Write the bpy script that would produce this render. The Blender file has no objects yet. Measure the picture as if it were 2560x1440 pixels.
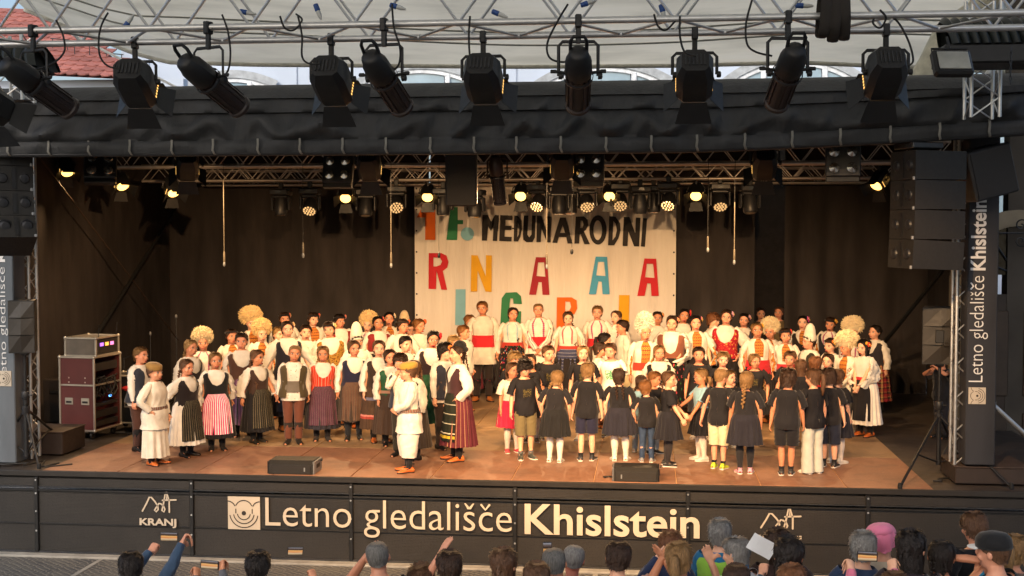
import bpy, math, random
import numpy as np
from mathutils import Vector, Matrix, Quaternion
rnd = random.Random(7)
PI = math.pi
sc = bpy.context.scene
col = sc.collection
# ------------------------------------------------------------------ camera
F = 3130.0                                   # focal length in photo pixels (photo 2560 wide)
CAM = np.array([0.0, 0.0, 3.06])
_p, _y = math.atan(142 / F), math.atan(340 / F)
FW = np.array([-math.sin(_y) * math.cos(_p), math.cos(_y) * math.cos(_p), -math.sin(_p)])
RT = np.array([math.cos(_y), math.sin(_y), 0.0])
UP = np.cross(RT, FW)
cd = bpy.data.cameras.new('camera'); cam = bpy.data.objects.new('camera', cd); col.objects.link(cam)
cd.sensor_width = 36; cd.lens = F / 2560 * 36; cd.clip_start = .05; cd.clip_end = 500
cam.matrix_world = Matrix(((RT[0], UP[0], -FW[0], CAM[0]), (RT[1], UP[1], -FW[1], CAM[1]), (RT[2], UP[2], -FW[2], CAM[2]), (0, 0, 0, 1)))
sc.camera = cam
# ------------------------------------------------------------------ world, sun, exposure
SUN_EL, SUN_AZ = math.radians(38), math.radians(200)
w = bpy.data.worlds.new('World'); sc.world = w; w.use_nodes = True
nt = w.node_tree; nt.nodes.clear()
sky = nt.nodes.new('ShaderNodeTexSky'); sky.sky_type = 'NISHITA'; sky.sun_disc = False
sky.sun_elevation = SUN_EL; sky.sun_rotation = SUN_AZ; sky.air_density = 1.0; sky.dust_density = 3.5; sky.ozone_density = 1.0
bg = nt.nodes.new('ShaderNodeBackground'); bg.inputs[1].default_value = .15
wo = nt.nodes.new('ShaderNodeOutputWorld')
nt.links.new(sky.outputs[0], bg.inputs[0]); nt.links.new(bg.outputs[0], wo.inputs[0])
sl = bpy.data.lights.new('sun', 'SUN'); sl.energy = 1.2; sl.angle = math.radians(18); sl.color = (1, .96, .9)
so = bpy.data.objects.new('sun', sl); col.objects.link(so)
_sd = Vector((math.sin(SUN_AZ) * math.cos(SUN_EL), math.cos(SUN_AZ) * math.cos(SUN_EL), math.sin(SUN_EL)))
so.rotation_euler = _sd.to_track_quat('Z', 'Y').to_euler(); so.location = (0, 0, 30)
vs = sc.view_settings
vs.view_transform = 'Standard'; vs.look = 'None'; vs.exposure = .4; vs.gamma = 1.0; vs.use_curve_mapping = False
sc.cycles.use_denoising = True; sc.cycles.use_adaptive_sampling = True; sc.cycles.adaptive_threshold = .03
sc.cycles.max_bounces = 6; sc.cycles.diffuse_bounces = 3; sc.cycles.glossy_bounces = 2; sc.cycles.transmission_bounces = 4
sc.cycles.caustics_reflective = False; sc.cycles.caustics_refractive = False
sc.cycles.sample_clamp_indirect = 4.0
WARM = (1.0, .60, .28)

def ray(px, py): return FW * F + RT * (px - 1280) + UP * (720 - py)
def onz(px, py, z=0.0):
    d = ray(px, py); return CAM + d * ((z - CAM[2]) / d[2])
def ony(px, py, Y):
    d = ray(px, py); return CAM + d * (Y / d[1])

# ------------------------------------------------------------------ helpers
def lin(h):
    h = h.lstrip('#'); r = []
    for i in (0, 2, 4):
        c = int(h[i:i + 2], 16) / 255
        r.append(c / 12.92 if c <= .04045 else ((c + .055) / 1.055) ** 2.4)
    return (*r, 1.0)

_mats = {}
class N:
    """tiny node-graph builder"""
    def __init__(s, name):
        s.m = bpy.data.materials.new(name); s.m.use_nodes = True; s.t = s.m.node_tree; s.t.nodes.clear()
        s.out = s.n('OutputMaterial'); s.b = s.n('BsdfPrincipled'); s.l(s.b.outputs[0], s.out.inputs[0])
    def n(s, k, **kw):
        x = s.t.nodes.new('ShaderNode' + k)
        for a, v in kw.items(): setattr(x, a, v)
        return x
    def l(s, a, b): s.t.links.new(a, b)
    def val(s, sock, v):
        if isinstance(v, bpy.types.NodeSocket): s.l(v, sock)
        else: sock.default_value = v
    def math(s, op, a, b=0.0, c=0.0):
        x = s.n('Math', operation=op); s.val(x.inputs[0], a); s.val(x.inputs[1], b); s.val(x.inputs[2], c); return x.outputs[0]
    def mix(s, f, a, b, mode='MIX'):
        x = s.n('Mix', data_type='RGBA', blend_type=mode); s.val(x.inputs[0], f); s.val(x.inputs[6], a); s.val(x.inputs[7], b); return x.outputs[2]
    def noise(s, scale, detail=3.0, vec=None, rough=.55):
        x = s.n('TexNoise'); x.inputs['Scale'].default_value = scale; x.inputs['Detail'].default_value = detail; x.inputs['Roughness'].default_value = rough
        if vec is not None: s.l(vec, x.inputs['Vector'])
        return x.outputs[0]
    def ramp(s, f, stops, interp='LINEAR'):
        x = s.n('ValToRGB'); x.color_ramp.interpolation = interp; e = x.color_ramp.elements
        while len(e) < len(stops): e.new(.5)
        for i, (p, c) in enumerate(stops): e[i].position = p; e[i].color = c
        s.val(x.inputs[0], f); return x.outputs[0]
    def co(s, which='Object'): return s.n('TexCoord').outputs[which]
    def uv(s):
        x = s.n('SeparateXYZ'); s.l(s.co('UV'), x.inputs[0]); return x.outputs[0], x.outputs[1]
    def bump(s, h, strength=.3, dist=.01):
        x = s.n('Bump'); x.inputs['Strength'].default_value = strength; x.inputs['Distance'].default_value = dist
        s.l(h, x.inputs['Height']); s.l(x.outputs[0], s.b.inputs['Normal'])
    def fin(s, color=None, rough=.6, metal=0.0, spec=.4, **kw):
        if color is not None: s.val(s.b.inputs['Base Color'], color)
        s.val(s.b.inputs['Roughness'], rough); s.val(s.b.inputs['Metallic'], metal); s.b.inputs['Specular IOR Level'].default_value = spec
        for k, v in kw.items(): s.val(s.b.inputs[k], v)
        return s.m

def mat(name, hexc=None, rough=.6, metal=0.0, var=.25, nscale=6.0, bump=.15, bscale=60.0, spec=.4, emit=None, estr=0.0):
    """plain procedural material: colour with soft mottling, fine relief"""
    if name in _mats: return _mats[name]
    g = N(name); c = lin(hexc); o = g.co('Object')
    dark = tuple(x * (1 - var) for x in c[:3]) + (1,); lt = tuple(min(1, x * (1 + var * .6)) for x in c[:3]) + (1,)
    colr = g.ramp(g.noise(nscale, 4, o), [(.3, dark), (.7, lt)])
    if bump: g.bump(g.noise(bscale, 3, o), bump, .004)
    kw = {}
    if emit: kw = {'Emission Color': lin(emit), 'Emission Strength': estr}
    r2 = g.math('ADD', g.math('MULTIPLY', g.noise(nscale * 2.3, 2, o), .25), rough - .12)
    _mats[name] = g.fin(colr, r2, metal, spec, **kw)
    if emit: _mats[name].cycles.emission_sampling = 'NONE'
    return _mats[name]

class MB:
    """mesh buffer: verts, faces, per-vertex uv, per-face material index"""
    def __init__(s): s.v = []; s.f = []; s.u = []; s.mi = []
    def add(s, v, f, uv=None, m=0):
        o = len(s.v); s.v.extend(map(tuple, v)); s.f.extend(tuple(i + o for i in q) for q in f)
        s.u.extend(map(tuple, uv) if uv is not None else [(0.0, 0.0)] * len(v)); s.mi.extend([m] * len(f)); return s
    def box(s, c, d, R=None, ch=.0, m=0):
        c = np.array(c, float); h = np.array(d, float) / 2
        if ch <= 0:
            v = np.array([(x, y, z) for x in (-1, 1) for y in (-1, 1) for z in (-1, 1)]) * h
            f = [(0, 1, 3, 2), (4, 6, 7, 5), (0, 4, 5, 1), (2, 3, 7, 6), (0, 2, 6, 4), (1, 5, 7, 3)]
        else:
            ch = min(ch, h.min() * .9); v = []; idx = {}
            for sx in (-1, 1):
                for sy in (-1, 1):
                    for sz in (-1, 1):
                        for a in range(3):
                            p = h - ch; p[a] = h[a]; idx[sx, sy, sz, a] = len(v); v.append(p * (sx, sy, sz))
            f = []
            for a in range(3):
                b, e = (a + 1) % 3, (a + 2) % 3
                for sg in (-1, 1):
                    q = []
                    for sb, se in ((-1, -1), (1, -1), (1, 1), (-1, 1)):
                        k = [0, 0, 0]; k[a] = sg; k[b] = sb; k[e] = se; q.append(idx[(*k, a)])
                    f.append(tuple(q if sg > 0 else q[::-1]))
                for sb in (-1, 1):
                    for se in (-1, 1):
                        k0 = [0, 0, 0]; k0[a] = -1; k0[b] = sb; k0[e] = se; k1 = list(k0); k1[a] = 1
                        q = (idx[(*k0, b)], idx[(*k1, b)], idx[(*k1, e)], idx[(*k0, e)])
                        f.append(q if sb * se < 0 else q[::-1])
            for sx in (-1, 1):
                for sy in (-1, 1):
                    for sz in (-1, 1):
                        q = tuple(idx[sx, sy, sz, a] for a in range(3)); f.append(q if sx * sy * sz > 0 else q[::-1])
            v = np.array(v)
        if R is not None: v = v @ np.array(R).T
        uv = [((p[0] / max(h[0], 1e-6) + 1) / 2, (p[2] / max(h[2], 1e-6) + 1) / 2) for p in v]
        return s.add(v + c, f, uv, m)
    def grid(s, P, closed=False, m=0, uv=None, flip=False, cap=False):
        """P: (n,k,3) grid of points; closed: wraps in k"""
        P = np.asarray(P, float); n, k = P.shape[:2]
        if closed: P = np.concatenate([P, P[:, :1]], 1); k += 1
        o = len(s.v)
        U = [(j / (k - 1), i / (n - 1)) for i in range(n) for j in range(k)] if uv is None else [tuple(x) for x in np.asarray(uv).reshape(-1, 2)]
        f = [(i * k + j, i * k + j + 1, (i + 1) * k + j + 1, (i + 1) * k + j) for i in range(n - 1) for j in range(k - 1)]
        if flip: f = [q[::-1] for q in f]
        s.add(P.reshape(-1, 3), f, U, m)
        if cap:
            for i, rev in ((0, True), (n - 1, False)):
                q = [o + i * k + j for j in range(k - 1)]
                if rev != flip: q = q[::-1]
                s.f.append(tuple(q)); s.mi.append(m)
        return s
    def tube(s, pts, r, sides=8, m=0, cap=True, sq=None):
        """tube along pts; r scalar or list; sq: (a,b) factors across"""
        pts = np.asarray(pts, float); n = len(pts); r = np.full(n, r) if np.isscalar(r) else np.asarray(r, float)
        T = np.gradient(pts, axis=0) if n > 2 else np.repeat((pts[1] - pts[0])[None], 2, 0)
        T /= np.linalg.norm(T, axis=1)[:, None] + 1e-12
        a = np.array([0, 0, 1.0]) if abs(T[0][2]) < .9 else np.array([0, 1.0, 0])
        X = np.cross(a, T[0]); X /= np.linalg.norm(X); P = []
        th = np.arange(sides) * 2 * PI / sides; e = sq or (1, 1)
        for i in range(n):
            X = X - T[i] * (X @ T[i]); X /= np.linalg.norm(X); Y = np.cross(T[i], X)
            P.append(pts[i] + r[i] * (np.cos(th)[:, None] * X * e[0] + np.sin(th)[:, None] * Y * e[1]))
        return s.grid(P, True, m, cap=cap)
    def cyl(s, a, b, r, sides=12, m=0, r2=None, cap=True): return s.tube([a, b], [r, r if r2 is None else r2], sides, m, cap)
    def lathe(s, prof, sides=16, c=(0, 0, 0), axis='Z', m=0, cap=True, R=None):
        th = np.arange(sides) * 2 * PI / sides; P = []
        for r, z in prof:
            P.append(np.stack([r * np.cos(th), r * np.sin(th), np.full(sides, z)], 1))
        P = np.array(P)
        if axis == 'Y': P = P[..., [0, 2, 1]] * (1, 1, -1)
        if axis == 'X': P = P[..., [2, 1, 0]] * (1, 1, -1)
        if R is not None: P = P @ np.array(R).T
        return s.grid(P + np.array(c), True, m, cap=cap)
    def ell(s, c, r, n=8, k=12, m=0, R=None):
        ph = np.linspace(-PI / 2, PI / 2, n); pr = [(math.cos(p) + 1e-4, math.sin(p)) for p in ph]
        th = np.arange(k) * 2 * PI / k
        P = np.array([np.stack([a * np.cos(th), a * np.sin(th), np.full(k, b)], 1) for a, b in pr]) * np.array(r)
        if R is not None: P = P @ np.array(R).T
        return s.grid(P + np.array(c), True, m)
    def prism(s, poly, y0, y1, m=0):
        """poly in (x,z); extruded along y"""
        n = len(poly); v = [(x, y0, z) for x, z in poly] + [(x, y1, z) for x, z in poly]
        f = [tuple(range(n)), tuple(range(2 * n - 1, n - 1, -1))] + [(i, n + i, n + (i + 1) % n, (i + 1) % n) for i in range(n)]
        return s.add(v, f, None, m)
    def mesh(s, name, mats, smooth=True):
        me = bpy.data.meshes.new(name); me.from_pydata(s.v, [], s.f)
        for x in (mats if isinstance(mats, (list, tuple)) else [mats]): me.materials.append(x)
        if any(s.mi): me.polygons.foreach_set('material_index', s.mi)
        ul = me.uv_layers.new(name='UVMap'); li = np.empty(len(me.loops), np.int32); me.loops.foreach_get('vertex_index', li)
        ul.data.foreach_set('uv', np.asarray(s.u, np.float32)[li].ravel())
        if smooth: me.polygons.foreach_set('use_smooth', [True] * len(me.polygons)); me.set_sharp_from_angle(angle=math.radians(smooth if smooth is not True else 42))
        me.update(); return me
    def build(s, name, mats, parent=None, smooth=True, loc=None, rot=None, color=None):
        return link(name, s.mesh(name, mats, smooth), parent, loc, rot, color)

def link(name, data, parent=None, loc=None, rot=None, color=None):
    o = bpy.data.objects.new(name, data); col.objects.link(o)
    if parent is not None: o.parent = parent
    if loc is not None: o.location = Vector(loc)
    if rot is not None: o.rotation_euler = rot
    if color is not None: o.color = color
    return o
def tag(o, label=None, cat=None, group=None, kind=None):
    if label: o['label'] = label
    if cat: o['category'] = cat
    if group: o['group'] = group
    if kind: o['kind'] = kind
    return o
def empty(name, loc=(0, 0, 0), label=None, cat=None, group=None, rot=None):
    o = link(name, None, None, loc, rot); o.empty_display_size = .1
    return tag(o, label, cat, group)
def copy_tree(o, parent=None):
    c = o.copy(); col.objects.link(c); c.parent = parent
    for ch in o.children: copy_tree(ch, c)
    return c
def Rz(a): return np.array(Matrix.Rotation(a, 3, 'Z'))
def Rx(a): return np.array(Matrix.Rotation(a, 3, 'X'))
def Ry(a): return np.array(Matrix.Rotation(a, 3, 'Y'))
def text_mesh(txt, size=1.0, bold=0.0, extrude=.002, spacing=1.0):
    c = bpy.data.curves.new('t', 'FONT'); c.body = txt; c.size = size; c.offset = bold; c.extrude = extrude; c.space_character = spacing; c.resolution_u = 4
    o = bpy.data.objects.new('t', c); col.objects.link(o); bpy.context.view_layer.update()
    me = bpy.data.meshes.new_from_object(o.evaluated_get(bpy.context.evaluated_depsgraph_get()))
    bpy.data.objects.remove(o); bpy.data.curves.remove(c); return me
def loops_mesh(name, loops, extrude=.002):
    """filled 2D outline(s) with holes -> mesh in XY plane"""
    c = bpy.data.curves.new('t', 'CURVE'); c.dimensions = '2D'; c.fill_mode = 'BOTH'; c.extrude = extrude
    for lp in loops:
        sp = c.splines.new('POLY'); sp.points.add(len(lp) - 1); sp.use_cyclic_u = True
        for p, q in zip(sp.points, lp): p.co = (q[0], q[1], 0, 1)
    o = bpy.data.objects.new('t', c); col.objects.link(o); bpy.context.view_layer.update()
    me = bpy.data.meshes.new_from_object(o.evaluated_get(bpy.context.evaluated_depsgraph_get())); me.name = name
    bpy.data.objects.remove(o); bpy.data.curves.remove(c); return me
def fit_mesh(me, x0, x1, z0, z1, Y, mt, parent, name, keep=None):
    """place an XY-plane mesh upright (facing -Y) so that its bounds fill x0..x1, z0..z1"""
    v = np.empty(len(me.vertices) * 3); me.vertices.foreach_get('co', v); v = v.reshape(-1, 3)
    lo, hi = v.min(0), v.max(0); X = x0 + (v[:, 0] - lo[0]) / (hi[0] - lo[0]) * (x1 - x0); Z = z0 + (v[:, 1] - lo[1]) / (hi[1] - lo[1]) * (z1 - z0)
    me.vertices.foreach_set('co', np.stack([X, Y - v[:, 2], Z], 1).ravel()); me.materials.clear(); me.materials.append(mt); me.update()
    return link(name, me, parent)
def rs(seed): return random.Random(seed)
# ------------------------------------------------------------------ materials of the setting
def m_deck():
    g = N('deck_board'); o = g.co('Object'); oi = g.n('ObjectInfo')
    n = g.noise(2.2, 5, o); n2 = g.noise(14, 4, o)
    c = g.mix(g.math('MULTIPLY', n, .55), oi.outputs['Color'], (.045, .026, .018, 1))
    c = g.mix(g.ramp(n2, [(.52, (0, 0, 0, 1)), (.75, (.35, .35, .35, 1))]), c, (.40, .27, .19, 1))
    c = g.mix(g.ramp(g.noise(1.1, 6, g.n('NewGeometry').outputs['Position'], .7), [(.5, (0, 0, 0, 1)), (.62, (.4, .4, .4, 1))]), c, (.07, .045, .032, 1))
    mp = g.n('Mapping'); mp.inputs['Rotation'].default_value = (0, 0, .6); mp.inputs['Scale'].default_value = (1, 14, 1); g.l(g.n('NewGeometry').outputs['Position'], mp.inputs[0])
    c = g.mix(g.ramp(g.noise(2.4, 4, mp.outputs[0]), [(.62, (0, 0, 0, 1)), (.72, (.3, .3, .3, 1))]), c, (.42, .3, .22, 1))
    g.bump(g.noise(90, 2, o), .12, .003)
    return g.fin(c, g.math('ADD', g.math('MULTIPLY', n2, .3), .38), 0, .35)
def m_mesh_panel():
    g = N('perforated_black_mesh'); o = g.co('Object'); v = g.n('TexVoronoi'); v.inputs['Scale'].default_value = 55; v.inputs['Randomness'].default_value = .25
    g.l(o, v.inputs['Vector']); k = g.noise(1.3, 4, o)
    c = g.mix(g.math('LESS_THAN', v.outputs['Distance'], .33), g.ramp(k, [(.3, lin('1d1b1a')), (.7, lin('292624'))]), (.006, .006, .006, 1))
    g.bump(v.outputs['Distance'], .5, .004); return g.fin(c, .55, 0, .4)
def m_fabric_dark(name, hexc, folds=3.0, rough=.85, spec=.2, bump=.25):
    g = N(name); o = g.co('Object'); mp = g.n('Mapping'); mp.inputs['Scale'].default_value = (folds, folds, .25 * folds); g.l(o, mp.inputs[0])
    n = g.noise(1.6, 4, mp.outputs[0]); c = lin(hexc)
    cc = g.ramp(n, [(.25, tuple(x * .6 for x in c[:3]) + (1,)), (.75, tuple(x * 1.35 for x in c[:3]) + (1,))])
    g.bump(g.noise(7, 5, mp.outputs[0]), bump, .02); return g.fin(cc, rough, 0, spec)
def m_ground():
    g = N('cobbled_ground'); o = g.co('Object'); mp = g.n('Mapping'); mp.inputs['Rotation'].default_value = (0, 0, .7); g.l(o, mp.inputs[0])
    v = g.n('TexVoronoi'); v.feature = 'DISTANCE_TO_EDGE'; v.inputs['Scale'].default_value = 13; v.inputs['Randomness'].default_value = .35; g.l(mp.outputs[0], v.inputs['Vector'])
    n = g.noise(3, 4, o)
    c = g.mix(g.ramp(v.outputs['Distance'], [(.03, (1, 1, 1, 1)), (.12, (0, 0, 0, 1))]), g.ramp(n, [(.3, lin('3a3b40')), (.7, lin('55534f'))]), lin('7a756c'))
    g.bump(v.outputs['Distance'], .6, .02); return g.fin(c, .6, 0, .45)
def m_membrane():
    g = N('tent_membrane'); o = g.co('Object'); mp = g.n('Mapping'); mp.inputs['Scale'].default_value = (.5, 1.6, 1.6); g.l(o, mp.inputs[0])
    n = g.noise(.8, 5, mp.outputs[0]); c = g.ramp(n, [(.3, lin('cfc9b4')), (.55, lin('e9e2cc')), (.8, lin('f0ead8'))])
    d = g.n('BsdfDiffuse'); t = g.n('BsdfTranslucent'); mx = g.n('MixShader'); mx.inputs[0].default_value = .55
    g.l(c, d.inputs[0]); g.l(c, t.inputs[0]); g.l(d.outputs[0], mx.inputs[1]); g.l(t.outputs[0], mx.inputs[2]); g.l(mx.outputs[0], g.out.inputs[0]); return g.m
def m_alu(name='aluminium', c='b9bbbd', rough=.38):
    return mat(name, c, rough, .85, .12, 8, .05, 120)
def m_obj(name, rough, var=.2, nsc=9.0, bump=.2, bsc=25.0, spec=.25, sheen=0.0, sss=0.0, stretch=None, bd=.01):
    g = N(name); o = g.co('Object'); oi = g.n('ObjectInfo').outputs['Color']
    if stretch: mp = g.n('Mapping'); mp.inputs['Scale'].default_value = stretch; g.l(o, mp.inputs[0]); o = mp.outputs[0]
    n = g.noise(nsc, 4, o); f = g.ramp(n, [(.25, (1 - var,) * 3 + (1,)), (.75, (1 + var * .3,) * 3 + (1,))])
    c = g.mix(1.0, oi, f, 'MULTIPLY'); g.bump(g.noise(bsc, 4, o), bump, bd); kw = {}
    if sheen: kw['Sheen Weight'] = sheen
    m = g.fin(c, rough, 0, spec, **kw)
    if sss: g.b.inputs['Subsurface Weight'].default_value = sss; g.b.inputs['Subsurface Radius'].default_value = (.012, .005, .003); g.b.inputs['Subsurface Scale'].default_value = 1.0
    return m
M_DECK = m_deck(); M_PANEL = m_mesh_panel(); M_CURT = m_fabric_dark('stage_curtain', '363130', 2.0); M_TARP = m_fabric_dark('black_tarpaulin', '2a2b2d', 2.5, .62, .35, .5)
M_ALU = m_alu(); M_BLACK = mat('black_powdercoat', '111113', .5, 0, .3, 9, .1, 200); M_BLK2 = mat('black_plastic', '1d1d20', .45, 0, .2, 9, .08)
M_STEEL = mat('dark_steel', '3c3d40', .4, .7); M_ROOF = mat('roof_sheet', '141415', .8); M_EDGE = mat('stage_edge_trim', '201d1b', .5)
M_LETTER = mat('cream_vinyl', 'b3a898', .6, 0, .06, 3, .03); M_GREY = mat('grey_metal', '8b8d90', .45, .5); M_RUBBER = mat('black_rubber', '121213', .7)
M_CABLE = mat('cable_rubber', '1a1a1b', .6); M_WHITE = mat('white_paint', 'dcdfe2', .6, 0, .08); M_STRAP = mat('grey_webbing', '77756f', .8)
# ------------------------------------------------------------------ ground
FRONT = 15.15; GZ = -1.06
MB().grid([[(-60, -20, GZ), (60, -20, GZ)], [(-60, 70, GZ), (60, 70, GZ)]], flip=False).build('ground', m_ground(), smooth=False)['kind'] = 'structure'
gr = bpy.data.objects['ground']
for a, b in (((183, 1440), (265, 1392)), ((880, 1440), (938, 1394)), ((1488, 1440), (1492, 1416))):
    A, B = onz(*a, GZ), onz(*b, GZ); d = (B - A); A = A - d * 3; n = np.array([-d[1], d[0], 0]); n = n / np.linalg.norm(n) * .03
    MB().add([A - n, A + n, B + n, B - n] + np.array([0, 0, .005]), [(0, 3, 2, 1)]).build('paving_line', mat('pale_paving', '8d8a84', .7), gr, False)
kb = MB().box((-2, 15.02, GZ + .012), (14, .22, .03), ch=.006).build('paving_kerb', mat('pale_paving', '8d8a84', .7), gr, 30)
# ------------------------------------------------------------------ stage floor
SX0, SX1 = -7.7, 3.38
sf = MB().box((-2.2, 20.2, -.07), (15.6, 10.0, .10)).build('stage_floor', mat('stage_plywood_dark', '3a332e', .6, 0, .4, 2), smooth=False); sf['kind'] = 'structure'
nx = 11; pw = (SX1 - SX0) / nx
pm = MB().box((0, 0, -.006), (pw - .010, 2.03, .025), ch=.004).mesh('deck_panel', M_DECK, 30)
rows = [(16.19, '946a52'), (18.23, 'a0825f'), (20.27, 'a38664'), (22.31, '9c7f60')]
sm = MB().box((-2.16, 19.25, -.015), (SX1 - SX0, 8.2, .022)).build('seam_bed', mat('pale_seam_tape', 'c79a70', .7), sf, False)
for y, hc in rows:
    for i in range(nx):
        c = np.array(lin(hc)) * rnd.uniform(.9, 1.08); c[3] = 1
        link('deck_panel', pm, sf, (SX0 + pw * (i + .5), y, 0), None, tuple(c))
MB().box((-2.2, FRONT - .02, -.03), (15.6, .05, .075), ch=.01).build('edge_trim', M_EDGE, sf, 30)
# ------------------------------------------------------------------ stage fascia with lettering
YF = 15.08
fa = empty('stage_fascia', (-2, YF, GZ), 'black mesh fascia along the stage front with cream lettering', 'stage front')
fa_l = (2, -YF, -GZ)
def FB(name, mb, m, smooth=30): o = mb.build(name, m, fa, smooth); o.location = fa_l; return o
posts = [-9.9] + [float(ony(x, 1215, YF)[0]) for x in (92, 480, 878, 1288, 1720, 2170)] + [5.6]
ZR = -.20
for a, b in zip(posts, posts[1:]):
    FB('upper_panel', MB().box(((a + b) / 2, YF + .01, (ZR - .07) / 2), (b - a - .05, .02, -ZR - .07 - .02)), M_PANEL)
    FB('lower_panel', MB().box(((a + b) / 2, YF + .01, (ZR + GZ) / 2), (b - a - .05, .02, ZR - GZ - .06)), M_PANEL)
    FB('rail', MB().box(((a + b) / 2, YF - .005, ZR + .012), (b - a - .03, .045, .016), ch=.003), M_STEEL)
    FB('rail', MB().box(((a + b) / 2, YF - .005, ZR - .03), (b - a - .03, .045, .024), ch=.004), M_BLACK)
    FB('bottom_rail', MB().box(((a + b) / 2, YF - .005, GZ + .03), (b - a - .03, .05, .035), ch=.006), M_STEEL)
    FB('middle_rail', MB().box(((a + b) / 2, YF - .002, (ZR + GZ) / 2 - .03), (b - a - .05, .03, .018), ch=.004), M_BLACK)
for p in posts[1:-1]:
    FB('post', MB().box((p, YF - .008, (GZ - .06) / 2), (.05, .05, -GZ - .07), ch=.006), M_BLACK)
    for k in (-.1, -.27, -.5, -.75):
        FB('bolt', MB().lathe([(.012, 0), (.012, .006), (.004, .009)], 8, (p + .0, YF - .034, k), 'Y'), M_ALU)
def fz(px, py): return float(ony(px, py, YF - .012)[2]), float(ony(px, py, YF - .012)[0])
def put_text(txt, a, b, z0, z1, bold, name='lettering', Y=YF - .036, parent=fa, m=None, off=fa_l):
    o = fit_mesh(text_mesh(txt, 1, bold), a, b, z0, z1, Y, m or M_LETTER, parent, name)
    if off is not None: o.location = off
    return o
x0 = fz(665, 1300)[1]; x1 = fz(1280, 1300)[1]
zb, zt, zd = fz(665, 1314)[0], fz(665, 1244)[0], fz(930, 1343)[0]
put_text('Letno gledališce', x0, x1, zd, zt + .005, -.006)
x0 = fz(1312, 1300)[1]; x1 = fz(1749, 1300)[1]
put_text('Khislstein', x0, x1, fz(1312, 1333)[0] - .008, fz(1312, 1258)[0], .018)
def stroke_mesh(paths, wd, ex=.002):
    """flat ribbon strokes in XY"""
    mb = MB()
    for p in paths:
        p = np.asarray(p, float); t = np.gradient(p, axis=0); t /= np.linalg.norm(t, axis=1)[:, None] + 1e-9; n = np.stack([-t[:, 1], t[:, 0]], 1) * wd / 2
        z = np.full((len(p), 1), ex)
        mb.grid(np.stack([np.hstack([p + n, z]), np.hstack([p - n, z])], 1))
        for e in (p[0], p[-1]):
            th = np.arange(8) * PI / 4; mb.add([(e[0] + math.cos(a) * wd / 2, e[1] + math.sin(a) * wd / 2, ex + .0004) for a in th], [tuple(range(8))])
    return mb
def to_wall(mb, x0, z0, s, Y, m, parent, name, off=None, smooth=False):
    mb.v = [(x0 + v[0] * s, Y - v[2], z0 + v[1] * s) for v in mb.v]; o = mb.build(name, m, parent, smooth)
    if off is not None: o.location = off
    return o
def arc(cx, cy, r, a0, a1, n=16): return [(cx + r * math.cos(a), cy + r * math.sin(a)) for a in np.linspace(math.radians(a0), math.radians(a1), n)]
def theatre_logo(x0, z0, s, Y, parent, off, dark, rot=None):
    """square emblem: three arches over a dotted bowl of arcs"""
    def T(mb):
        if rot: mb.v = [(1 - v[1], v[0], v[2]) for v in mb.v]
        return mb
    to_wall(T(MB().box((.5, .5, -.003), (1, 1, .012))), x0, z0, s, Y, M_LETTER, parent, 'emblem', off)
    P = [arc(.5, .62, .27, 25, 155), arc(.0, .62, .24, 25, 88, 8), arc(1., .62, .24, 92, 155, 8), [(.25, .62), (.25, .5)], [(.76, .62), (.76, .5)]]
    P += [arc(.5, .5, r, 190, 350) for r in (.2, .32, .44)]
    to_wall(T(stroke_mesh(P, .03, .008)), x0, z0, s, Y, dark, parent, 'emblem_line', off)
    to_wall(T(MB().add([(.5 + .07 * math.cos(a), .5 + .07 * math.sin(a), .008) for a in np.arange(12) * PI / 6], [tuple(range(12))])), x0, z0, s, Y, dark, parent, 'emblem_dot', off)
(za_, xa_), (zb_, xb_) = fz(1204, 1261), fz(1224, 1268)
to_wall(stroke_mesh([[(0, 0), (.5, -.62), (1, 0)]], .26, .004), xa_, za_, xb_ - xa_, YF - .036, M_LETTER, fa, 'lettering', fa_l)
M_INK = mat('dark_print', '2b2624', .7)
zl, xl = fz(571, 1322); s = fz(651, 1322)[1] - xl
theatre_logo(xl, zl, s, YF - .02, fa, fa_l, M_INK)
def kranj(px0, pyt, pyb, px1):
    (zb, xa), (zt, xb) = fz(px0, pyb), fz(px1, pyt); W = xb - xa; Ht = zt - zb
    K = [[(0, 0), (.13, .42), (.21, .72), (.27, .72), (.38, .5), (.46, .28), (.47, .1), (.41, -.02), (.36, .06), (.42, .22), (.5, .42), (.55, .4), (.63, .3), (.67, .12), (.64, -.02), (.58, .06), (.61, .25), (.64, .5), (.69, 1.0), (.73, .6)], [(.6, .58), (1.0, .62)], [(.72, 1.0), (.80, .55), (.80, -.02)]]
    mb = stroke_mesh([[(x * .36 / .36, y * .55 + .45) for x, y in k] for k in K], .045, .006)
    mb.v = [(v[0] * W, v[1] * Ht, v[2]) for v in mb.v]
    to_wall(mb, xa, zb, 1, YF - .012, M_LETTER, fa, 'crest', fa_l)
    o = put_text('KRANJ', xa - W * .07, xb + W * .02, zb - .0, zb + Ht * .26, .03, 'town_name')
kranj(357, 1231, 1317, 440); kranj(1902, 1272, 1359, 2002)
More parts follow.
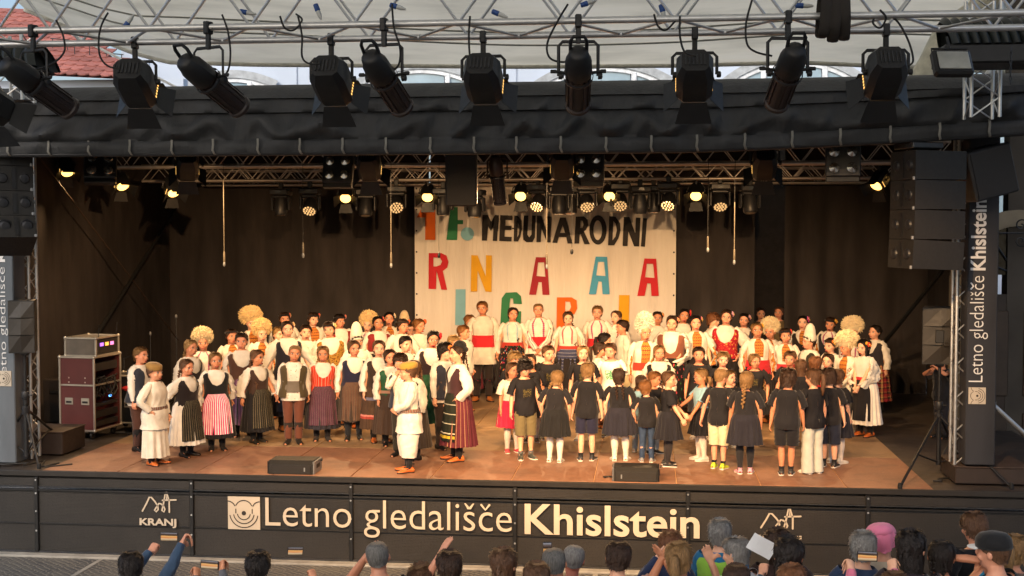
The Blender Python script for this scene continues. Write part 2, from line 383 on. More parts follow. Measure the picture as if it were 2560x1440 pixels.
# ------------------------------------------------------------------ front tarpaulin of the roof
def sn(x, z, s): return np.sin(x * 1.7 * s + 1.3) * .5 + np.sin(x * 3.1 * s + z * 2.3 * s + .7) * .3 + np.sin(x * 5.9 * s - z * 3.7 * s + 2.1) * .2
YT = 14.6
rc = empty('roof_tarpaulin', (-2, YT, 4.0), 'black wrinkled tarpaulin wrapped round the front edge of the stage roof', 'tarpaulin')
off = (2, -YT, -4.0)
xs = np.linspace(-9.6, 5.2, 420)
rise = np.clip((xs - .3) / 3.9, 0, 1.4) ** 1.4 * .17
prof = [(0, 0.0, 0), (.0, .05, .2), (0.0, .13, .3), (.03, .15, .4), (.03, .18, .8), (.03, .22, 1.2), (.035, .27, 1.5), (.04, .33, 1.4), (.05, .39, 1.0), (.06, .445, .5), (.07, .47, .3), (.025, .478, .3), (.045, .52, .6), (.055, .56, .6), (.075, .62, .35), (.085, .64, .25), (.05, .648, .2), (.15, .72, .4), (.24, .79, .12), (.5, .86, .1), (2.0, .98, .1)]
PP = []
for dy, dz, wk in prof:
    xx = xs + dz * .9
    fold = np.abs(np.sin((xs + dz * 1.4) * 2.9 + np.sin(xs * 1.3) * 2)) ** 5 * .07 + np.abs(np.sin((xs - dz * 1.5) * 3.7 + 2 * np.sin(xs * .9 + 1))) ** 7 * .07 + np.abs(np.sin((xs - dz * .5) * 6.3 + 3 * np.sin(xs * .5))) ** 9 * .035 + sn(xs, dz * 4, 1.1) * .03
    top = np.clip((xs + 9.6) / 12, 0, 1) * -.0 + (rise * (.2 if dz > .6 else 1))
    PP.append(np.stack([xs, YT + dy + .02 - fold * wk, 4.0 + dz + top * (1 - dz * .3) + .008 * sn(xs, dz, 2.0) * (dz < .15)], 1))
o = MB().grid(PP).build('tarp', M_TARP, rc, 75); o.location = off
strap_px = [20, 122, 222, 325, 430, 533, 645, 750, 857, 965, 1076, 1185, 1291, 1402, 1515, 1628, 1742, 1862, 1980, 2100, 2225, 2348, 2472]
for px in strap_px:
    X = float(ony(px, 360, YT)[0]); k = max(0, min(1.4, (X - .3) / 3.9)) ** 1.4 * .17
    p = [(X, YT - .012, 4.165 + k), (X + .004, YT - .018, 4.1 + k), (X - .004, YT - .02, 4.03 + k), (X + .012, YT + .005, 3.985 + k), (X + .02, YT + .04, 3.975 + k)]
    o = MB().tube(p, .014, 6, sq=(1, .3)).build('strap', M_STRAP, rc); o.location = off
pp = np.stack([xs[::20], np.full(21, YT + .05), 3.99 + rise[::20]], 1)
o = MB().tube(pp, .03, 8).build('hem_pipe', M_BLACK, rc); o.location = off
# ------------------------------------------------------------------ roof, side and back curtains
rfs = MB().box((-2.2, 20.2, 4.74), (14.9, 10.6, .08)).build('stage_roof', M_ROOF, smooth=False); rfs['kind'] = 'structure'
def curtain(name, a, b, z0, z1, label, amp=.05, n=None, seed=0, freq=9.0):
    a = np.array(a, float); b = np.array(b, float); L = np.linalg.norm(b - a); n = n or int(L * 26); d = (b - a) / L; nn = np.array([d[1], -d[0]])
    t = np.linspace(0, L, n); zz = np.linspace(z0, z1, 24); P = []
    for z in zz:
        h = (z - z0) / (z1 - z0)
        fo = amp * ((.25 + .75 * (1 - h)) * np.sin(t * freq + 1.2 * np.sin(t * .8 + seed) + .3 * np.sin(z + t)) + .7 * np.sin(t * freq * .37 + seed + .25 * z)) * (.35 + .65 * np.clip(np.sin(t * .7 + seed), 0, 1))
        q = a + d * t[:, None] + nn * fo[:, None]
        P.append(np.hstack([q, np.full((n, 1), z)]))
    e = empty(name, (a[0], a[1], z0), label, 'curtain')
    o = MB().grid(P).build('drape', M_CURT, e, 80); o.location = (-a[0], -a[1], -z0)
    o = MB().tube([(a[0], a[1], z1), (b[0], b[1], z1)], .025, 8).build('rail', M_BLACK, e); o.location = (-a[0], -a[1], -z0)
    return e
XR0 = float(ony(1885, 800, 24.45)[0]); XR1 = float(ony(1958, 800, 24.45)[0])
curtain('back_curtain', (-9.6, 24.45), (-4.3, 24.45), -.02, 4.68, 'dark brown back curtain left of the white banner', .06, seed=1)
curtain('back_curtain', (-4.3, 24.6), (.9, 24.6), -.02, 4.68, 'dark back curtain hanging behind the white banner', .03, seed=3)
curtain('back_curtain', (.5, 24.42), (XR0, 24.45), -.02, 4.68, 'narrow dark curtain just right of the banner', .04, seed=2)
curtain('back_curtain', (XR1, 24.4), (5.25, 24.3), -.02, 4.68, 'dark folded back curtain behind the fur hats at right', .10, seed=1.4, freq=11)
curtain('side_curtain', (-9.6, 15.9), (-9.6, 24.45), -.02, 4.68, 'dark side curtain behind the flight cases at left', .03, seed=5, freq=4)
curtain('side_curtain', (5.25, 24.3), (4.95, 18.6), -.02, 4.68, 'dark side curtain behind the right speaker stand', .05, seed=6, freq=5)
MB().box((1.5, 27.0, 2.3), (9, .1, 5.4)).build('backstage_wall', mat('backstage_wall', '2a2522', .9), smooth=False)['kind'] = 'structure'
MB().box((1.5, 26.0, -.07), (9, 2.6, .1)).build('backstage_floor', mat('stage_plywood_dark', '3a332e', .6, 0, .4, 2), smooth=False)['kind'] = 'structure'
# ------------------------------------------------------------------ white banner with letters
YB = 24.2
def bp(px, py): p = ony(px, py, YB); return float(p[0]), float(p[2])
(bx0, bz1), (bx1, _) = bp(1036, 465), bp(1691, 455); bz0 = .03
bn = empty('banner', ((bx0 + bx1) / 2, YB, 0), 'white cloth banner with coloured cut-out letters on the back wall', 'banner')
bo = (-(bx0 + bx1) / 2, -YB, 0)
def m_banner():
    g = N('banner_cloth'); o = g.co('Object'); mp = g.n('Mapping'); mp.inputs['Scale'].default_value = (3, 1, .3); g.l(o, mp.inputs[0])
    g.bump(g.noise(3, 4, mp.outputs[0]), .7, .05); return g.fin(g.ramp(g.noise(1.5, 4, mp.outputs[0]), [(.3, lin('d6ccc2')), (.7, lin('e4dcd2'))]), .8, 0, .2)
tx = np.linspace(bx0, bx1, 160); P = []
for z in np.linspace(bz0, bz1, 40):
    h = 1 - (z - bz0) / (bz1 - bz0); P.append(np.stack([tx, YB + .012 * (.3 + h) * np.sin(tx * 9 + np.sin(tx * 2.3 + z)) + .006 * np.sin(tx * 23 + z * .6) * h + .012, np.full(160, z) - .03 * np.sin((tx - bx0) * 3.1) * (h < .03)], 1))
o = MB().grid(P).build('cloth', m_banner(), bn, 80); o.location = bo
for i in range(10):
    for x in (bx0 + .04, bx1 - .04):
        o = MB().lathe([(.018, 0), (.018, .004), (.008, .004)], 10, (x, YB - .012, bz0 + .15 + i * (bz1 - bz0 - .2) / 9), 'Y').build('grommet', M_STEEL, bn); o.location = bo
LC = {k: mat('letter_' + k, v, .8, 0, .08, 4, .1) for k, v in dict(orange='d9641a', green='2f7a50', sky='7fb3c4', black='2c2828', red='c3232f', gold='d9a11b', maroon='9c2431', blue='4a9cc4', pale='8fc0cf', plum='8e2230').items()}
def blk(poly, mcol, name='letter', dz=0.0):
    """letter from pixel-outline loops on the banner plane"""
    loops = [[bp(*q) for q in lp] for lp in poly]
    me = loops_mesh(name, loops, .002); v = np.empty(len(me.vertices) * 3); me.vertices.foreach_get('co', v); v = v.reshape(-1, 3)
    me.vertices.foreach_set('co', np.stack([v[:, 0] + bo[0], YB - .028 - v[:, 2] + bo[1] - dz, v[:, 1]], 1).ravel()); me.materials.clear(); me.materials.append(LC[mcol]); me.update()
    return link(name, me, bn)
def S(x, y, s=1855 / 670): return (1030 + x / s, 460 + y / s)
def Q(lp): return [S(*p) for p in lp]
blk([Q([(35, 232), (62, 178), (163, 178), (163, 386), (93, 386), (93, 232)])], 'orange')
blk([Q([(240, 386), (270, 160), (318, 160), (318, 250), (355, 250), (355, 278), (318, 278), (314, 388)])], 'green')
blk([Q([(385 + 46 * math.cos(a), 345 + 46 * math.sin(a)) for a in np.arange(20) * PI / 10])], 'sky', 'full_stop')
G = 'black'
blk([Q([(485, 392), (490, 214), (525, 214), (550, 262), (575, 214), (602, 216), (590, 394), (560, 394), (566, 290), (547, 325), (528, 290), (520, 392)])], G)
blk([Q([(605, 394), (612, 216), (695, 218), (695, 250), (648, 248), (646, 288), (690, 289), (690, 318), (644, 318), (642, 364), (692, 366), (690, 397)])], G)
blk([Q([(705, 396), (708, 218), (735, 222), (758, 255), (762, 310), (752, 365), (735, 398)]), Q([(730, 368), (732, 262), (742, 285), (744, 320), (740, 350)])], G)
blk([Q([(694, 303), (722, 303), (722, 312), (694, 312)])], G, dz=.003)
blk([Q([(768, 345), (776, 218), (806, 218), (800, 350), (812, 370), (828, 350), (832, 218), (857, 220), (852, 370), (835, 402), (795, 403), (772, 385)])], G)
blk([Q([(862, 402), (866, 220), (898, 222), (930, 320), (936, 222), (965, 226), (960, 404), (935, 404), (898, 310), (892, 402)])], G)
blk([Q([(972, 406), (1025, 232), (1065, 232), (1112, 412), (1078, 412), (1068, 368), (1018, 366), (1006, 408)]), Q([(1026, 338), (1060, 338), (1043, 285)])], G)
blk([Q([(1124, 412), (1134, 226), (1190, 224), (1216, 248), (1220, 285), (1204, 318), (1190, 326), (1232, 416), (1194, 416), (1162, 335), (1158, 412)]), Q([(1164, 305), (1168, 252), (1182, 256), (1188, 282), (1180, 302)])], G)
def oval(cx, cy, rx, ry, n=24): return [(cx + rx * math.cos(a), cy + ry * math.sin(a)) for a in np.arange(n) * 2 * PI / n]
blk([Q(oval(1288, 318, 60, 102)), Q(oval(1286, 320, 30, 68))], G)
blk([Q([(1357, 424), (1366, 222), (1410, 228), (1440, 270), (1444, 320), (1430, 375), (1400, 424)]), Q([(1388, 390), (1394, 256), (1410, 275), (1418, 320), (1408, 365)])], G)
blk([Q([(1458, 428), (1466, 226), (1505, 228), (1545, 340), (1550, 232), (1582, 234), (1572, 432), (1538, 432), (1498, 330), (1492, 430)])], G)
blk([Q([(1584, 432), (1600, 236), (1628, 238), (1612, 434)])], G)
def letA(l, r, t, b, c):
    w = r - l; h = b - t
    blk([Q([(l, b), (l + w * .33, t), (r - w * .12, t + 2), (r, b), (r - w * .34, b), (r - w * .38, b - h * .33), (l + w * .46, b - h * .34), (l + w * .34, b)]), Q([(l + w * .36, t + h * .5), (l + w * .44, t + h * .14), (r - w * .26, t + h * .14), (r - w * .2, t + h * .52)])], c)
blk([Q([(116, 725), (118, 478), (205, 478), (240, 495), (254, 540), (246, 578), (215, 602), (245, 732), (205, 730), (172, 602), (168, 727)]), Q([(170, 570), (150, 570), (150, 508), (195, 510), (210, 535), (200, 560)])], 'red')
blk([Q([(408, 744), (412, 492), (455, 494), (512, 640), (514, 492), (554, 494), (552, 746), (510, 745), (456, 600), (452, 744)])], 'gold')
letA(812, 952, 506, 766, 'maroon'); letA(1225, 1368, 502, 762, 'blue'); letA(1560, 1708, 515, 774, 'red')
blk([Q([(300, 975), (304, 728), (372, 728), (370, 975)])], 'sky')
blk([Q([(612, 985), (622, 790), (650, 752), (725, 748), (755, 775), (762, 830), (704, 828), (700, 790), (682, 790), (676, 830), (672, 980)])], 'green')
blk([Q([(700, 880), (758, 880), (752, 985), (690, 985)])], 'green')
blk([Q([(1000, 1030), (1004, 784), (1105, 784), (1140, 805), (1144, 860), (1125, 900), (1060, 915), (1056, 1030)]), Q([(1060, 880), (1062, 812), (1095, 815), (1102, 850), (1090, 875)])], 'orange')
blk([Q([(1428, 1010), (1434, 768), (1506, 768), (1500, 1010)])], 'gold')
blk([Q(oval(603, 1350, 34, 38))], 'plum', 'ball')
blk([Q([(612, 1440), (612, 1385), (640, 1375), (645, 1440)])], 'red', 'ball')
blk([Q([(405, 1440), (412, 1250), (440, 1250), (445, 1440)])], 'pale', 'streamer')
# ------------------------------------------------------------------ trusses
def cyl_between(a, b, r, sides=8): return MB().cyl(a, b, r, sides)
_brace_cache = {}
def brace(a, b, r, m, parent, name='brace'):
    a = Vector(a); b = Vector(b); d = b - a; L = round(d.length, 3); key = (L, r, m.name)
    if key not in _brace_cache: _brace_cache[key] = MB().cyl((0, 0, 0), (0, 0, L), r, 6).mesh('brace', m)
    o = link(name, _brace_cache[key], parent, a); o.rotation_euler = d.to_track_quat('Z', 'Y').to_euler(); return o
def truss(A, B, sz, hgt, label, pitch, r=.025, rb=.011, m=None, parts=True, name='lighting_truss', back=None, group=None):
    """box truss: A,B ends of the near bottom chord (world); sz depth (+Y), hgt height; back: z shift of far bottom chord"""
    m = m or M_ALU; A = np.array(A, float); B = np.array(B, float); e = empty(name, A, label, 'truss', group)
    dy = np.array([0, sz, back or 0.0]); dz = np.array([0, 0, hgt]); L = np.linalg.norm(B - A); n = max(2, round(L / pitch)); D = (B - A)
    for o_ in (0 * dy, dy, dz, dy + dz): MB().cyl(o_, D + o_, r, 10).build('chord', m, e)
    segs = []
    for i in range(n):
        t0, t1 = i / n, (i + 1) / n
        for p, q in ((0 * dy, dz), (dy, dy + dz), (0 * dy, dy), (dz, dz + dy)):
            a, b = (p, q) if i % 2 == 0 else (q, p); segs.append((D * t0 + a, D * t1 + b))
    if parts:
        for a, b in segs: brace(a, b, rb, m, e)
    else:
        mb = MB()
        for a, b in segs: mb.cyl(a, b, rb, 5, cap=False)
        mb.build('lattice', m, e)
    return e
NA, NB = ony(-120, 45, 9.6), ony(2680, 34, 9.6); NA[2] = NB[2] = 4.66
bk = float(ony(1280, 90, 10.15)[2]) - 4.66
ft = truss(NA, NB, .55, .55, 'silver lighting truss across the top of the picture above the stage front', .42, .027, .012, back=bk)
M_WTR = m_alu('dull_truss', 'a9a097', .5)
truss((-8.7, 19.0, 4.07), (4.4, 19.0, 4.07), .3, .3, 'inner stage truss nearest the tarpaulin hem, mostly hidden', .24, .025, .009, M_WTR, False)
truss((-8.75, 21.0, 3.93), (4.3, 21.0, 3.93), .3, .27, 'middle inner stage truss carrying the moving heads', .24, .026, .009, M_WTR, False)
truss((-8.4, 23.0, 3.93), (4.0, 23.0, 3.93), .3, .27, 'rear inner stage truss just in front of the banner', .24, .026, .009, M_WTR, False)
def tower(x, y, z0, z1, label, w=.22):
    e = empty('truss_tower', (x, y, z0), label, 'truss'); h = z1 - z0
    cs = [(-w / 2, -w / 2), (w / 2, -w / 2), (w / 2, w / 2), (-w / 2, w / 2)]
    for a in cs: MB().cyl((*a, 0), (*a, h), .022, 8).build('chord', M_ALU, e)
    mb = MB(); n = int(h / .2)
    for i in range(n):
        for k in range(4):
            a, b = cs[k], cs[(k + 1) % 4]
            if i % 2: a, b = b, a
            mb.cyl((*a, i * h / n), (*b, (i + 1) * h / n), .009, 5, cap=False)
    mb.build('lattice', M_ALU, e); return e
xl = float(ony(66, 900, 16.05)[0]); xr = float(ony(2408, 900, 15.75)[0])
tower(xl, 16.05, .0, 4.9, 'silver truss tower at the left edge of the stage'); tower(xr, 15.75, .22, 4.9, 'silver truss tower beside the right dark pillar banner')
# plinth boxes under the towers
def plinth(c, d, label):
    e = empty('plinth', (c[0], c[1], 0), label, 'plinth')
    MB().box((0, 0, d[2] / 2), d, ch=.012).build('body', mat('brown_painted_board', '2c221e', .6), e, 30)
    MB().box((0, 0, d[2] + .008), (d[0] + .02, d[1] + .02, .018), ch=.005).build('lid', mat('plinth_top', '3a2e28', .6), e, 30); return e
plinth((float(ony(2464, 1160, 15.85)[0]), 15.95, 0), (.86, .8, .2), 'low brown plinth under the right tower and pillar banner')
plinth((float(ony(60, 1120, 16.1)[0]), 16.6, 0), (.95, .7, .3), 'low brown plinth behind the left speaker stand')
# pillar banners
M_PIL = m_fabric_dark('pillar_banner_cloth', '2a2b30', 1.5, .7, .3, .2); M_PTXT = mat('white_print', 'cfcfd0', .6, 0, .05, 3, .02)
def pillar_banner(px0, px1, Y, pyb, txt_rng, label, logo, zb, m):
    X0, X1 = float(ony(px0, 900, Y)[0]), float(ony(px1, 900, Y)[0]); zt = 4.7; e = empty('pillar_banner', ((X0 + X1) / 2, Y, zb), label, 'banner')
    of = (-(X0 + X1) / 2, -Y, -zb)
    o = MB().box(((X0 + X1) / 2, Y + .16, (zb + zt) / 2), (X1 - X0, .32, zt - zb), ch=.012).build('sleeve', m, e, 30); o.location = of
    def vt(t, z0, z1, xx0, xx1, bold):
        me = text_mesh(t, 1, bold); v = np.empty(len(me.vertices) * 3); me.vertices.foreach_get('co', v); v = v.reshape(-1, 3)
        v[:, :2] = np.stack([-v[:, 1], v[:, 0]], 1); me.vertices.foreach_set('co', v.ravel())
        me2 = me; o = fit_mesh(me2, xx0, xx1, z0, z1, Y - .006, M_PTXT, e, 'lettering'); o.location = of
    z = lambda py: float(ony((px0 + px1) / 2, py, Y)[2]); xx = lambda px: float(ony(px, 800, Y)[0])
    a, b = txt_rng
    vt('Letno gledališce', z(955), z(690 if logo == 'R' else 668), xx(a), xx(b), -.012)
    vt('Khislstein', z(676 if logo == 'R' else 655), z(500 if logo == 'R' else 470), xx(a), xx(b - (b - a) * .18), .022)
    zl = z(955) + .905 * (z(690 if logo == 'R' else 668) - z(955)); wx = xx(b) - xx(a); st_ = .035
    mb = stroke_mesh([[(xx(a) + wx * .04, zl - st_), (xx(a) + wx * .17, zl), (xx(a) + wx * .04, zl + st_)]], .018, .004)
    mb.v = [(v[0], Y - .006 - v[2], v[1]) for v in mb.v]; o = mb.build('lettering', M_PTXT, e, False); o.location = of
    s = xx(b) - xx(a) if logo == 'R' else .2
    theatre_logo(xx(a) if logo == 'R' else xx(-10), z(1010 if logo == 'R' else 965), .2, Y - .008, e, of, M_INK, True)
pillar_banner(2416, 2492, 15.5, 1120, (2424, 2470), 'dark pillar banner with white vertical lettering at the right of the stage', 'R', .24, M_PIL)
pillar_banner(-45, 36, 15.5, 1120, (-2, 20), 'grey blue pillar banner with white vertical lettering at the left edge', 'L', .02, m_fabric_dark('pillar_banner_blue', '5a6067', 1.5, .7, .3, .2))
# ------------------------------------------------------------------ stage lamps
M_LENS = mat('warm_lit_lens', 'ffe6b8', .3, emit='ffbe62', estr=3.2, bump=0)
M_GLOW = mat('warm_lamp_glow', 'ffe0a8', .4, emit='ffc060', estr=1.6, bump=0); M_DIM = mat('dim_glass_lens', '9c9488', .15, .3, .2)
def aim(e, d):
    """pan/tilt angles for beam direction d"""
    pan = math.atan2(-d[0], d[1]); el = math.atan2(-d[2], math.hypot(d[0], d[1])); return pan, el
def clamp(e, m=M_BLACK):
    MB().box((0, 0, .015), (.05, .075, .10), ch=.008).box((0, 0, -.09), (.042, .03, .13), ch=.006).cyl((-.04, 0, .01), (.05, 0, .01), .008, 6).build('clamp', m, e, 30)
def yoke(e, w, h, m, z0=-.14):
    p = [(-w / 2, 0, z0 - h), (-w / 2, 0, z0 - .03), (-w / 2 + .03, 0, z0), (w / 2 - .03, 0, z0), (w / 2, 0, z0 - .03), (w / 2, 0, z0 - h)]
    MB().tube(p, .013, 6, sq=(1.0, .5)).build('yoke', m, e)
    for sx in (-1, 1): MB().lathe([(.025, 0), (.025, .03), (.012, .035)], 10, (sx * (w / 2), 0, z0 - h), 'X').build('pivot_knob', m, e)
    return z0 - h
def slots(mb, w, l, n=5):
    for i in range(n): mb.box((0, 0, 0), (.01, .01, .01))
def spot(e, loc, d, power, size=60, blend=.6, rad=.022, colr=WARM):
    l = bpy.data.lights.new('lamp', 'SPOT'); l.energy = power; l.spot_size = math.radians(size); l.spot_blend = blend; l.shadow_soft_size = rad; l.color = colr
    o = link('lamp', l, e, loc); o.rotation_euler = Vector(d).to_track_quat('-Z', 'Y').to_euler(); return o
def Rt(el):   # local: +Z = beam axis -> root frame (0,cos,-sin)
    return Rx(-(PI / 2 + el)) @ np.eye(3)
def fresnel(pos, d, label, power=0, k=1.0, lit=True, group=None, doors=True, m=None, size=60, drop=.17, lens=None, tf=.5, bf=.5):
    d = np.array(d, float) / np.linalg.norm(d); pan, el = aim(None, d); m = m or M_BLACK
    e = empty('fresnel_lamp', pos, label, 'stage lamp', group, (0, 0, pan)); e.scale = (k, k, k)
    clamp(e, m); zp = yoke(e, .35, drop, m); R = Rt(el); piv = np.array([0, 0, zp])
    W, Hh, L = .29, .27, .40; ch = .085
    def sec(w, h, c): return [(-w + c, -h), (w - c, -h), (w, -h + c), (w, h - c), (w - c, h), (-w + c, h), (-w, h - c), (-w, -h + c)]
    mb = MB(); P = []
    for z, q in ((-L / 2, .55), (-L / 2 + .004, .74), (-L / 2 + .10, 1.0), (L / 2 - .03, 1.0), (L / 2, .93)):
        P.append([(x * 1, y, z) for x, y in sec(W / 2 * q, Hh / 2 * q, ch * .6 * q)])
    P = np.array(P) @ R.T + piv; mb.grid(P, True, cap=False)
    q = P[0]; mb.add(q, [tuple(range(7, -1, -1))]); mb.build('housing', m, e, 30)
    mb = MB()
    for i in range(5):
        for sx in (-1, 1): mb.box(R @ np.array([sx * W * .5, (i - 2) * .028, L / 2 - .07]) + piv, (.006, .012, .02), R)
    if lit: mb.build('vent_slot', M_GLOW, e, False)
    mb = MB()
    for i in range(6): mb.box(R @ np.array([(i - 2.5) * .03, 0, -L / 2 - .002]) + piv, (.012, .10, .012), R)
    mb.box(R @ np.array([.0, -.085, -L / 2 + .02]) + piv, (.10, .03, .03), R).build('cooling_fin', M_STEEL, e, False)
    MB().lathe([(.0001, L / 2 - .012), (.07, L / 2 - .014), (.115, L / 2 - .03)], 18, piv, R=R, cap=False).build('lens', (lens or M_LENS) if lit else M_DIM, e)
    if doors:
        for a, wd, ln, fl in ((0, .26, .19, bf), (PI / 2, .24, .16, .75), (PI, .40 if tf < 0 else .26, .19, tf), (-PI / 2, .24, .16, .75)):
            h0 = np.array([0, Hh / 2 * .95, L / 2 + .004]); h1 = h0 + np.array([0, math.sin(fl) * ln, math.cos(fl) * ln])
            v = [h0 + (-wd / 2 * .8, 0, 0), h0 + (wd / 2 * .8, 0, 0), h1 + (wd / 2 * 1.15, 0, 0), h1 + (-wd / 2 * 1.15, 0, 0)]
            v = np.array(v + [p + np.array([0, .004, .0]) for p in v]) @ Rz(a).T @ R.T + piv
            MB().add(v, [(0, 1, 2, 3), (7, 6, 5, 4), (0, 4, 5, 1), (1, 5, 6, 2), (2, 6, 7, 3), (3, 7, 4, 0)]).build('barn_door', m, e, False)
    if power: spot(e, R @ np.array([0, 0, L / 2 + .02]) + piv, R @ np.array([0, 0, 1.0]), power, size)
    return e
def profile_lamp(pos, d, label, power=0, k=1.0, m=None, group=None, size=26):
    d = np.array(d, float) / np.linalg.norm(d); pan, el = aim(None, d); m = m or M_BLACK
    e = empty('profile_lamp', pos, label, 'stage lamp', group, (0, 0, pan)); e.scale = (k, k, k)
    clamp(e, m); zp = yoke(e, .30, .26, m); R = Rt(el); piv = np.array([0, 0, zp])
    MB().lathe([(.001, -.31), (.05, -.31), (.075, -.29), (.085, -.24), (.10, -.2), (.105, -.05), (.095, -.03)], 16, piv, R=R, cap=False).build('lamp_housing', m, e)
    mb = MB().lathe([(.09, -.03), (.088, .36), (.10, .37), (.10, .40), (.085, .40)], 16, piv, R=R, cap=False)
    for i in range(12):
        a = i * PI / 6; mb.box(R @ np.array([.092 * math.cos(a), .092 * math.sin(a), .16]) + piv, (.014, .014, .36), R @ Rz(a))
    mb.build('lens_tube', mat('warm_lit_black', '2a2120', .45), e, 30)  # black tube, with the brown of the warm light painted into its colour
    MB().lathe([(.001, .385), (.084, .38)], 16, piv, R=R, cap=False).build('lens', M_DIM, e)
    mb = MB()
    for sx in (-1, 1): mb.cyl(R @ np.array([sx * .09, -.02, -.01]) + piv, R @ np.array([sx * .18, -.03, -.02]) + piv, .012, 8)
    for sx in (-1, 1): mb.box(R @ np.array([sx * .19, -.03, -.02]) + piv, (.045, .03, .02), R, .005)
    mb.build('shutter_knob', m, e, 30)
    p = [(-.06, -.03, -.27), (-.06, -.06, -.36), (-.04, -.07, -.40), (.04, -.07, -.40), (.06, -.06, -.36), (.06, -.03, -.27)]
    MB().tube(np.array(p) @ R.T + piv, .014, 8).build('handle', m, e)
    MB().lathe([(.112, -.02), (.116, -.015), (.116, .01), (.112, .015)], 16, piv, R=R, cap=False).build('focus_ring', M_STEEL, e)
    if power: spot(e, R @ np.array([0, 0, .42]) + piv, R @ np.array([0, 0, 1.0]), power, size, .5, .05)
    return e
KEY = 1250
def tdir(p, X, Y=17.6, Z=.6): return np.array([X, Y, Z]) - p
front_f = [(337, -6.6, 'leftmost front fresnel with open barn doors above the tarpaulin'), (828, -4.4, 'second front fresnel from the left below the silver truss'), (1208, -2.4, 'middle front fresnel hanging square to the stage'), (1737, -.4, 'fourth front fresnel, right of the picture centre'), (2215, 1.6, 'rightmost front fresnel tilted towards the stage centre')]
for (px, xt, lb), lat in zip(front_f, (-.6, .3, .2, 0, -.3)):
    p = ony(px, 90, 10.15); p[2] = 4.66 + bk - .02
    fresnel(p, tdir(p, p[0] + lat), lb, KEY, 1.0, group='front fresnels', size=68, tf=-.4)
front_p = [(82, 3.4, 'leftmost front profile spot, steeply tilted, over the ribbed cover'), (520, 3.4, 'second front profile spot with strong tilt to the right'), (960, 1.6, 'third front profile spot with a slight tilt to the right'), (1446, -.5, 'fourth front profile spot pointing straight down the stage'), (1970, -1.0, 'rightmost front profile spot left of the black cable bundle')]
for px, lat, lb in front_p:
    p = ony(px, 45, 9.6); p[2] = 4.66 - .02
    profile_lamp(p, tdir(p, p[0] + lat, 17.4, .5), lb, 180, 1.0, group='front profile spots', size=34)
p = ony(-45, 120, 9.9); fresnel(p, tdir(p, -2.), 'barn doored lamp cut off by the left edge', 0, 1.0, False, drop=.3)
# big dark fresnels under the front of the stage roof
for px, py, lb, xt in ((468, 352, 'big dark fresnel under the roof left of the microphone cable', -8.2), (922, 350, 'big dark fresnel under the roof with a hanging lower door', -4.2), (1405, 345, 'big dark fresnel under the roof beside the middle floodlight block', -1.5), (1912, 345, 'big dark fresnel under the roof at the right end of the truss', 1.6)):
    p = ony(px, py, 16.6); fresnel(p, np.array([xt - p[0], 5.0, -3.2]), lb, 620, 1.05, group='roof fresnels', size=80)
p = ony(1243, 372, 16.9); profile_lamp(p, (.2, .8, -2.4), 'single profile spot under the roof in front of the banner', 0, .95, mat('brown_enamel', '4a3a33', .4))
# lit back lamps on the inner trusses
back = [(165, 385, 'lit lamp with barn doors at the far left of the stage roof', 1.5, 17.5), (300, 420, 'lit lamp under the left floodlight block', 2.2, 17.5), (428, 436, 'lit lamp half hidden behind the big left fresnel', 2, 17.5), (865, 455, 'lit lamp between two moving heads left of the banner', .6, 17.0), (1070, 452, 'lit lamp over the orange figure one', .3, 17), (1303, 450, 'brightest lit lamp over the middle of the banner', 0, 16.6), (1525, 450, 'lit lamp over the right part of the banner', -.2, 16.6), (1741, 448, 'lit lamp just right of the banner', -.4, 17), (2200, 415, 'lit lamp with pale open door at the right end', -2, 17.5), (2262, 395, 'lit lamp tucked against the right speaker column', -2.4, 17.5)]
for px, py, lb, dx, ty in back:
    Y = 19.6 if px < 450 or px > 2100 else 21.2
    p = ony(px, py, Y); fresnel(p, (dx, ty - Y, -2.9), lb, 0 if px in (300, 2262) else 240, .80, group='lit back lamps', size=85, drop=.12, bf=1.0)
# moving heads
def moving_head(pos, label, rotz, tilt, wash, k=1.0, group=None):
    e = empty('moving_head_lamp', pos, label, 'moving head', group, (0, 0, rotz)); e.scale = (k, k, k)
    MB().box((0, 0, .05), (.08, .06, .12), ch=.01).build('clamp', M_BLACK, e, 30)
    MB().box((0, 0, -.06), (.36, .26, .11), ch=.02).build('base', M_BLK2, e, 30)
    MB().box((0, -.132, -.06), (.10, .006, .05)).build('display', mat('dark_display', '3a4048', .2), e, False)
    MB().box((0, 0, -.145), (.30, .14, .06), ch=.02).build('yoke_bridge', M_BLK2, e, 30)
    for s in (-1, 1): MB().box((s * .165, 0, -.27), (.045, .12, .26), ch=.018).build('yoke_arm', M_BLK2, e, 30)
    R = Rx(tilt); c = np.array([0, 0, -.33])
    pr = [(.06, -.19), (.09, -.18), (.115, -.08), (.125, .05), (.12, .13), (.105, .16)] if not wash else [(.07, -.15), (.10, -.13), (.125, -.02), (.135, .09), (.13, .11)]
    MB().lathe(pr, 18, c, R=R).build('head', M_BLK2, e)
    if wash:
        mb = MB(); q = [(0, 0)] + [(.05 * math.cos(a), .05 * math.sin(a)) for a in np.arange(6) * PI / 3] + [(.098 * math.cos(a), .098 * math.sin(a)) for a in np.arange(12) * PI / 6]
        for x, y in q: mb.ell(R @ np.array([x, y, .112]) + c, (.022, .022, .022), 4, 8)
        mb.build('lens_cluster', mat('led_lens', 'd8c39a', .15, .2, .1, emit='ffcf90', estr=.35, bump=0), e)
    else:
        MB().lathe([(.0001, .165), (.08, .162)], 14, c, R=R, cap=False).build('lens', M_DIM, e)
    return e
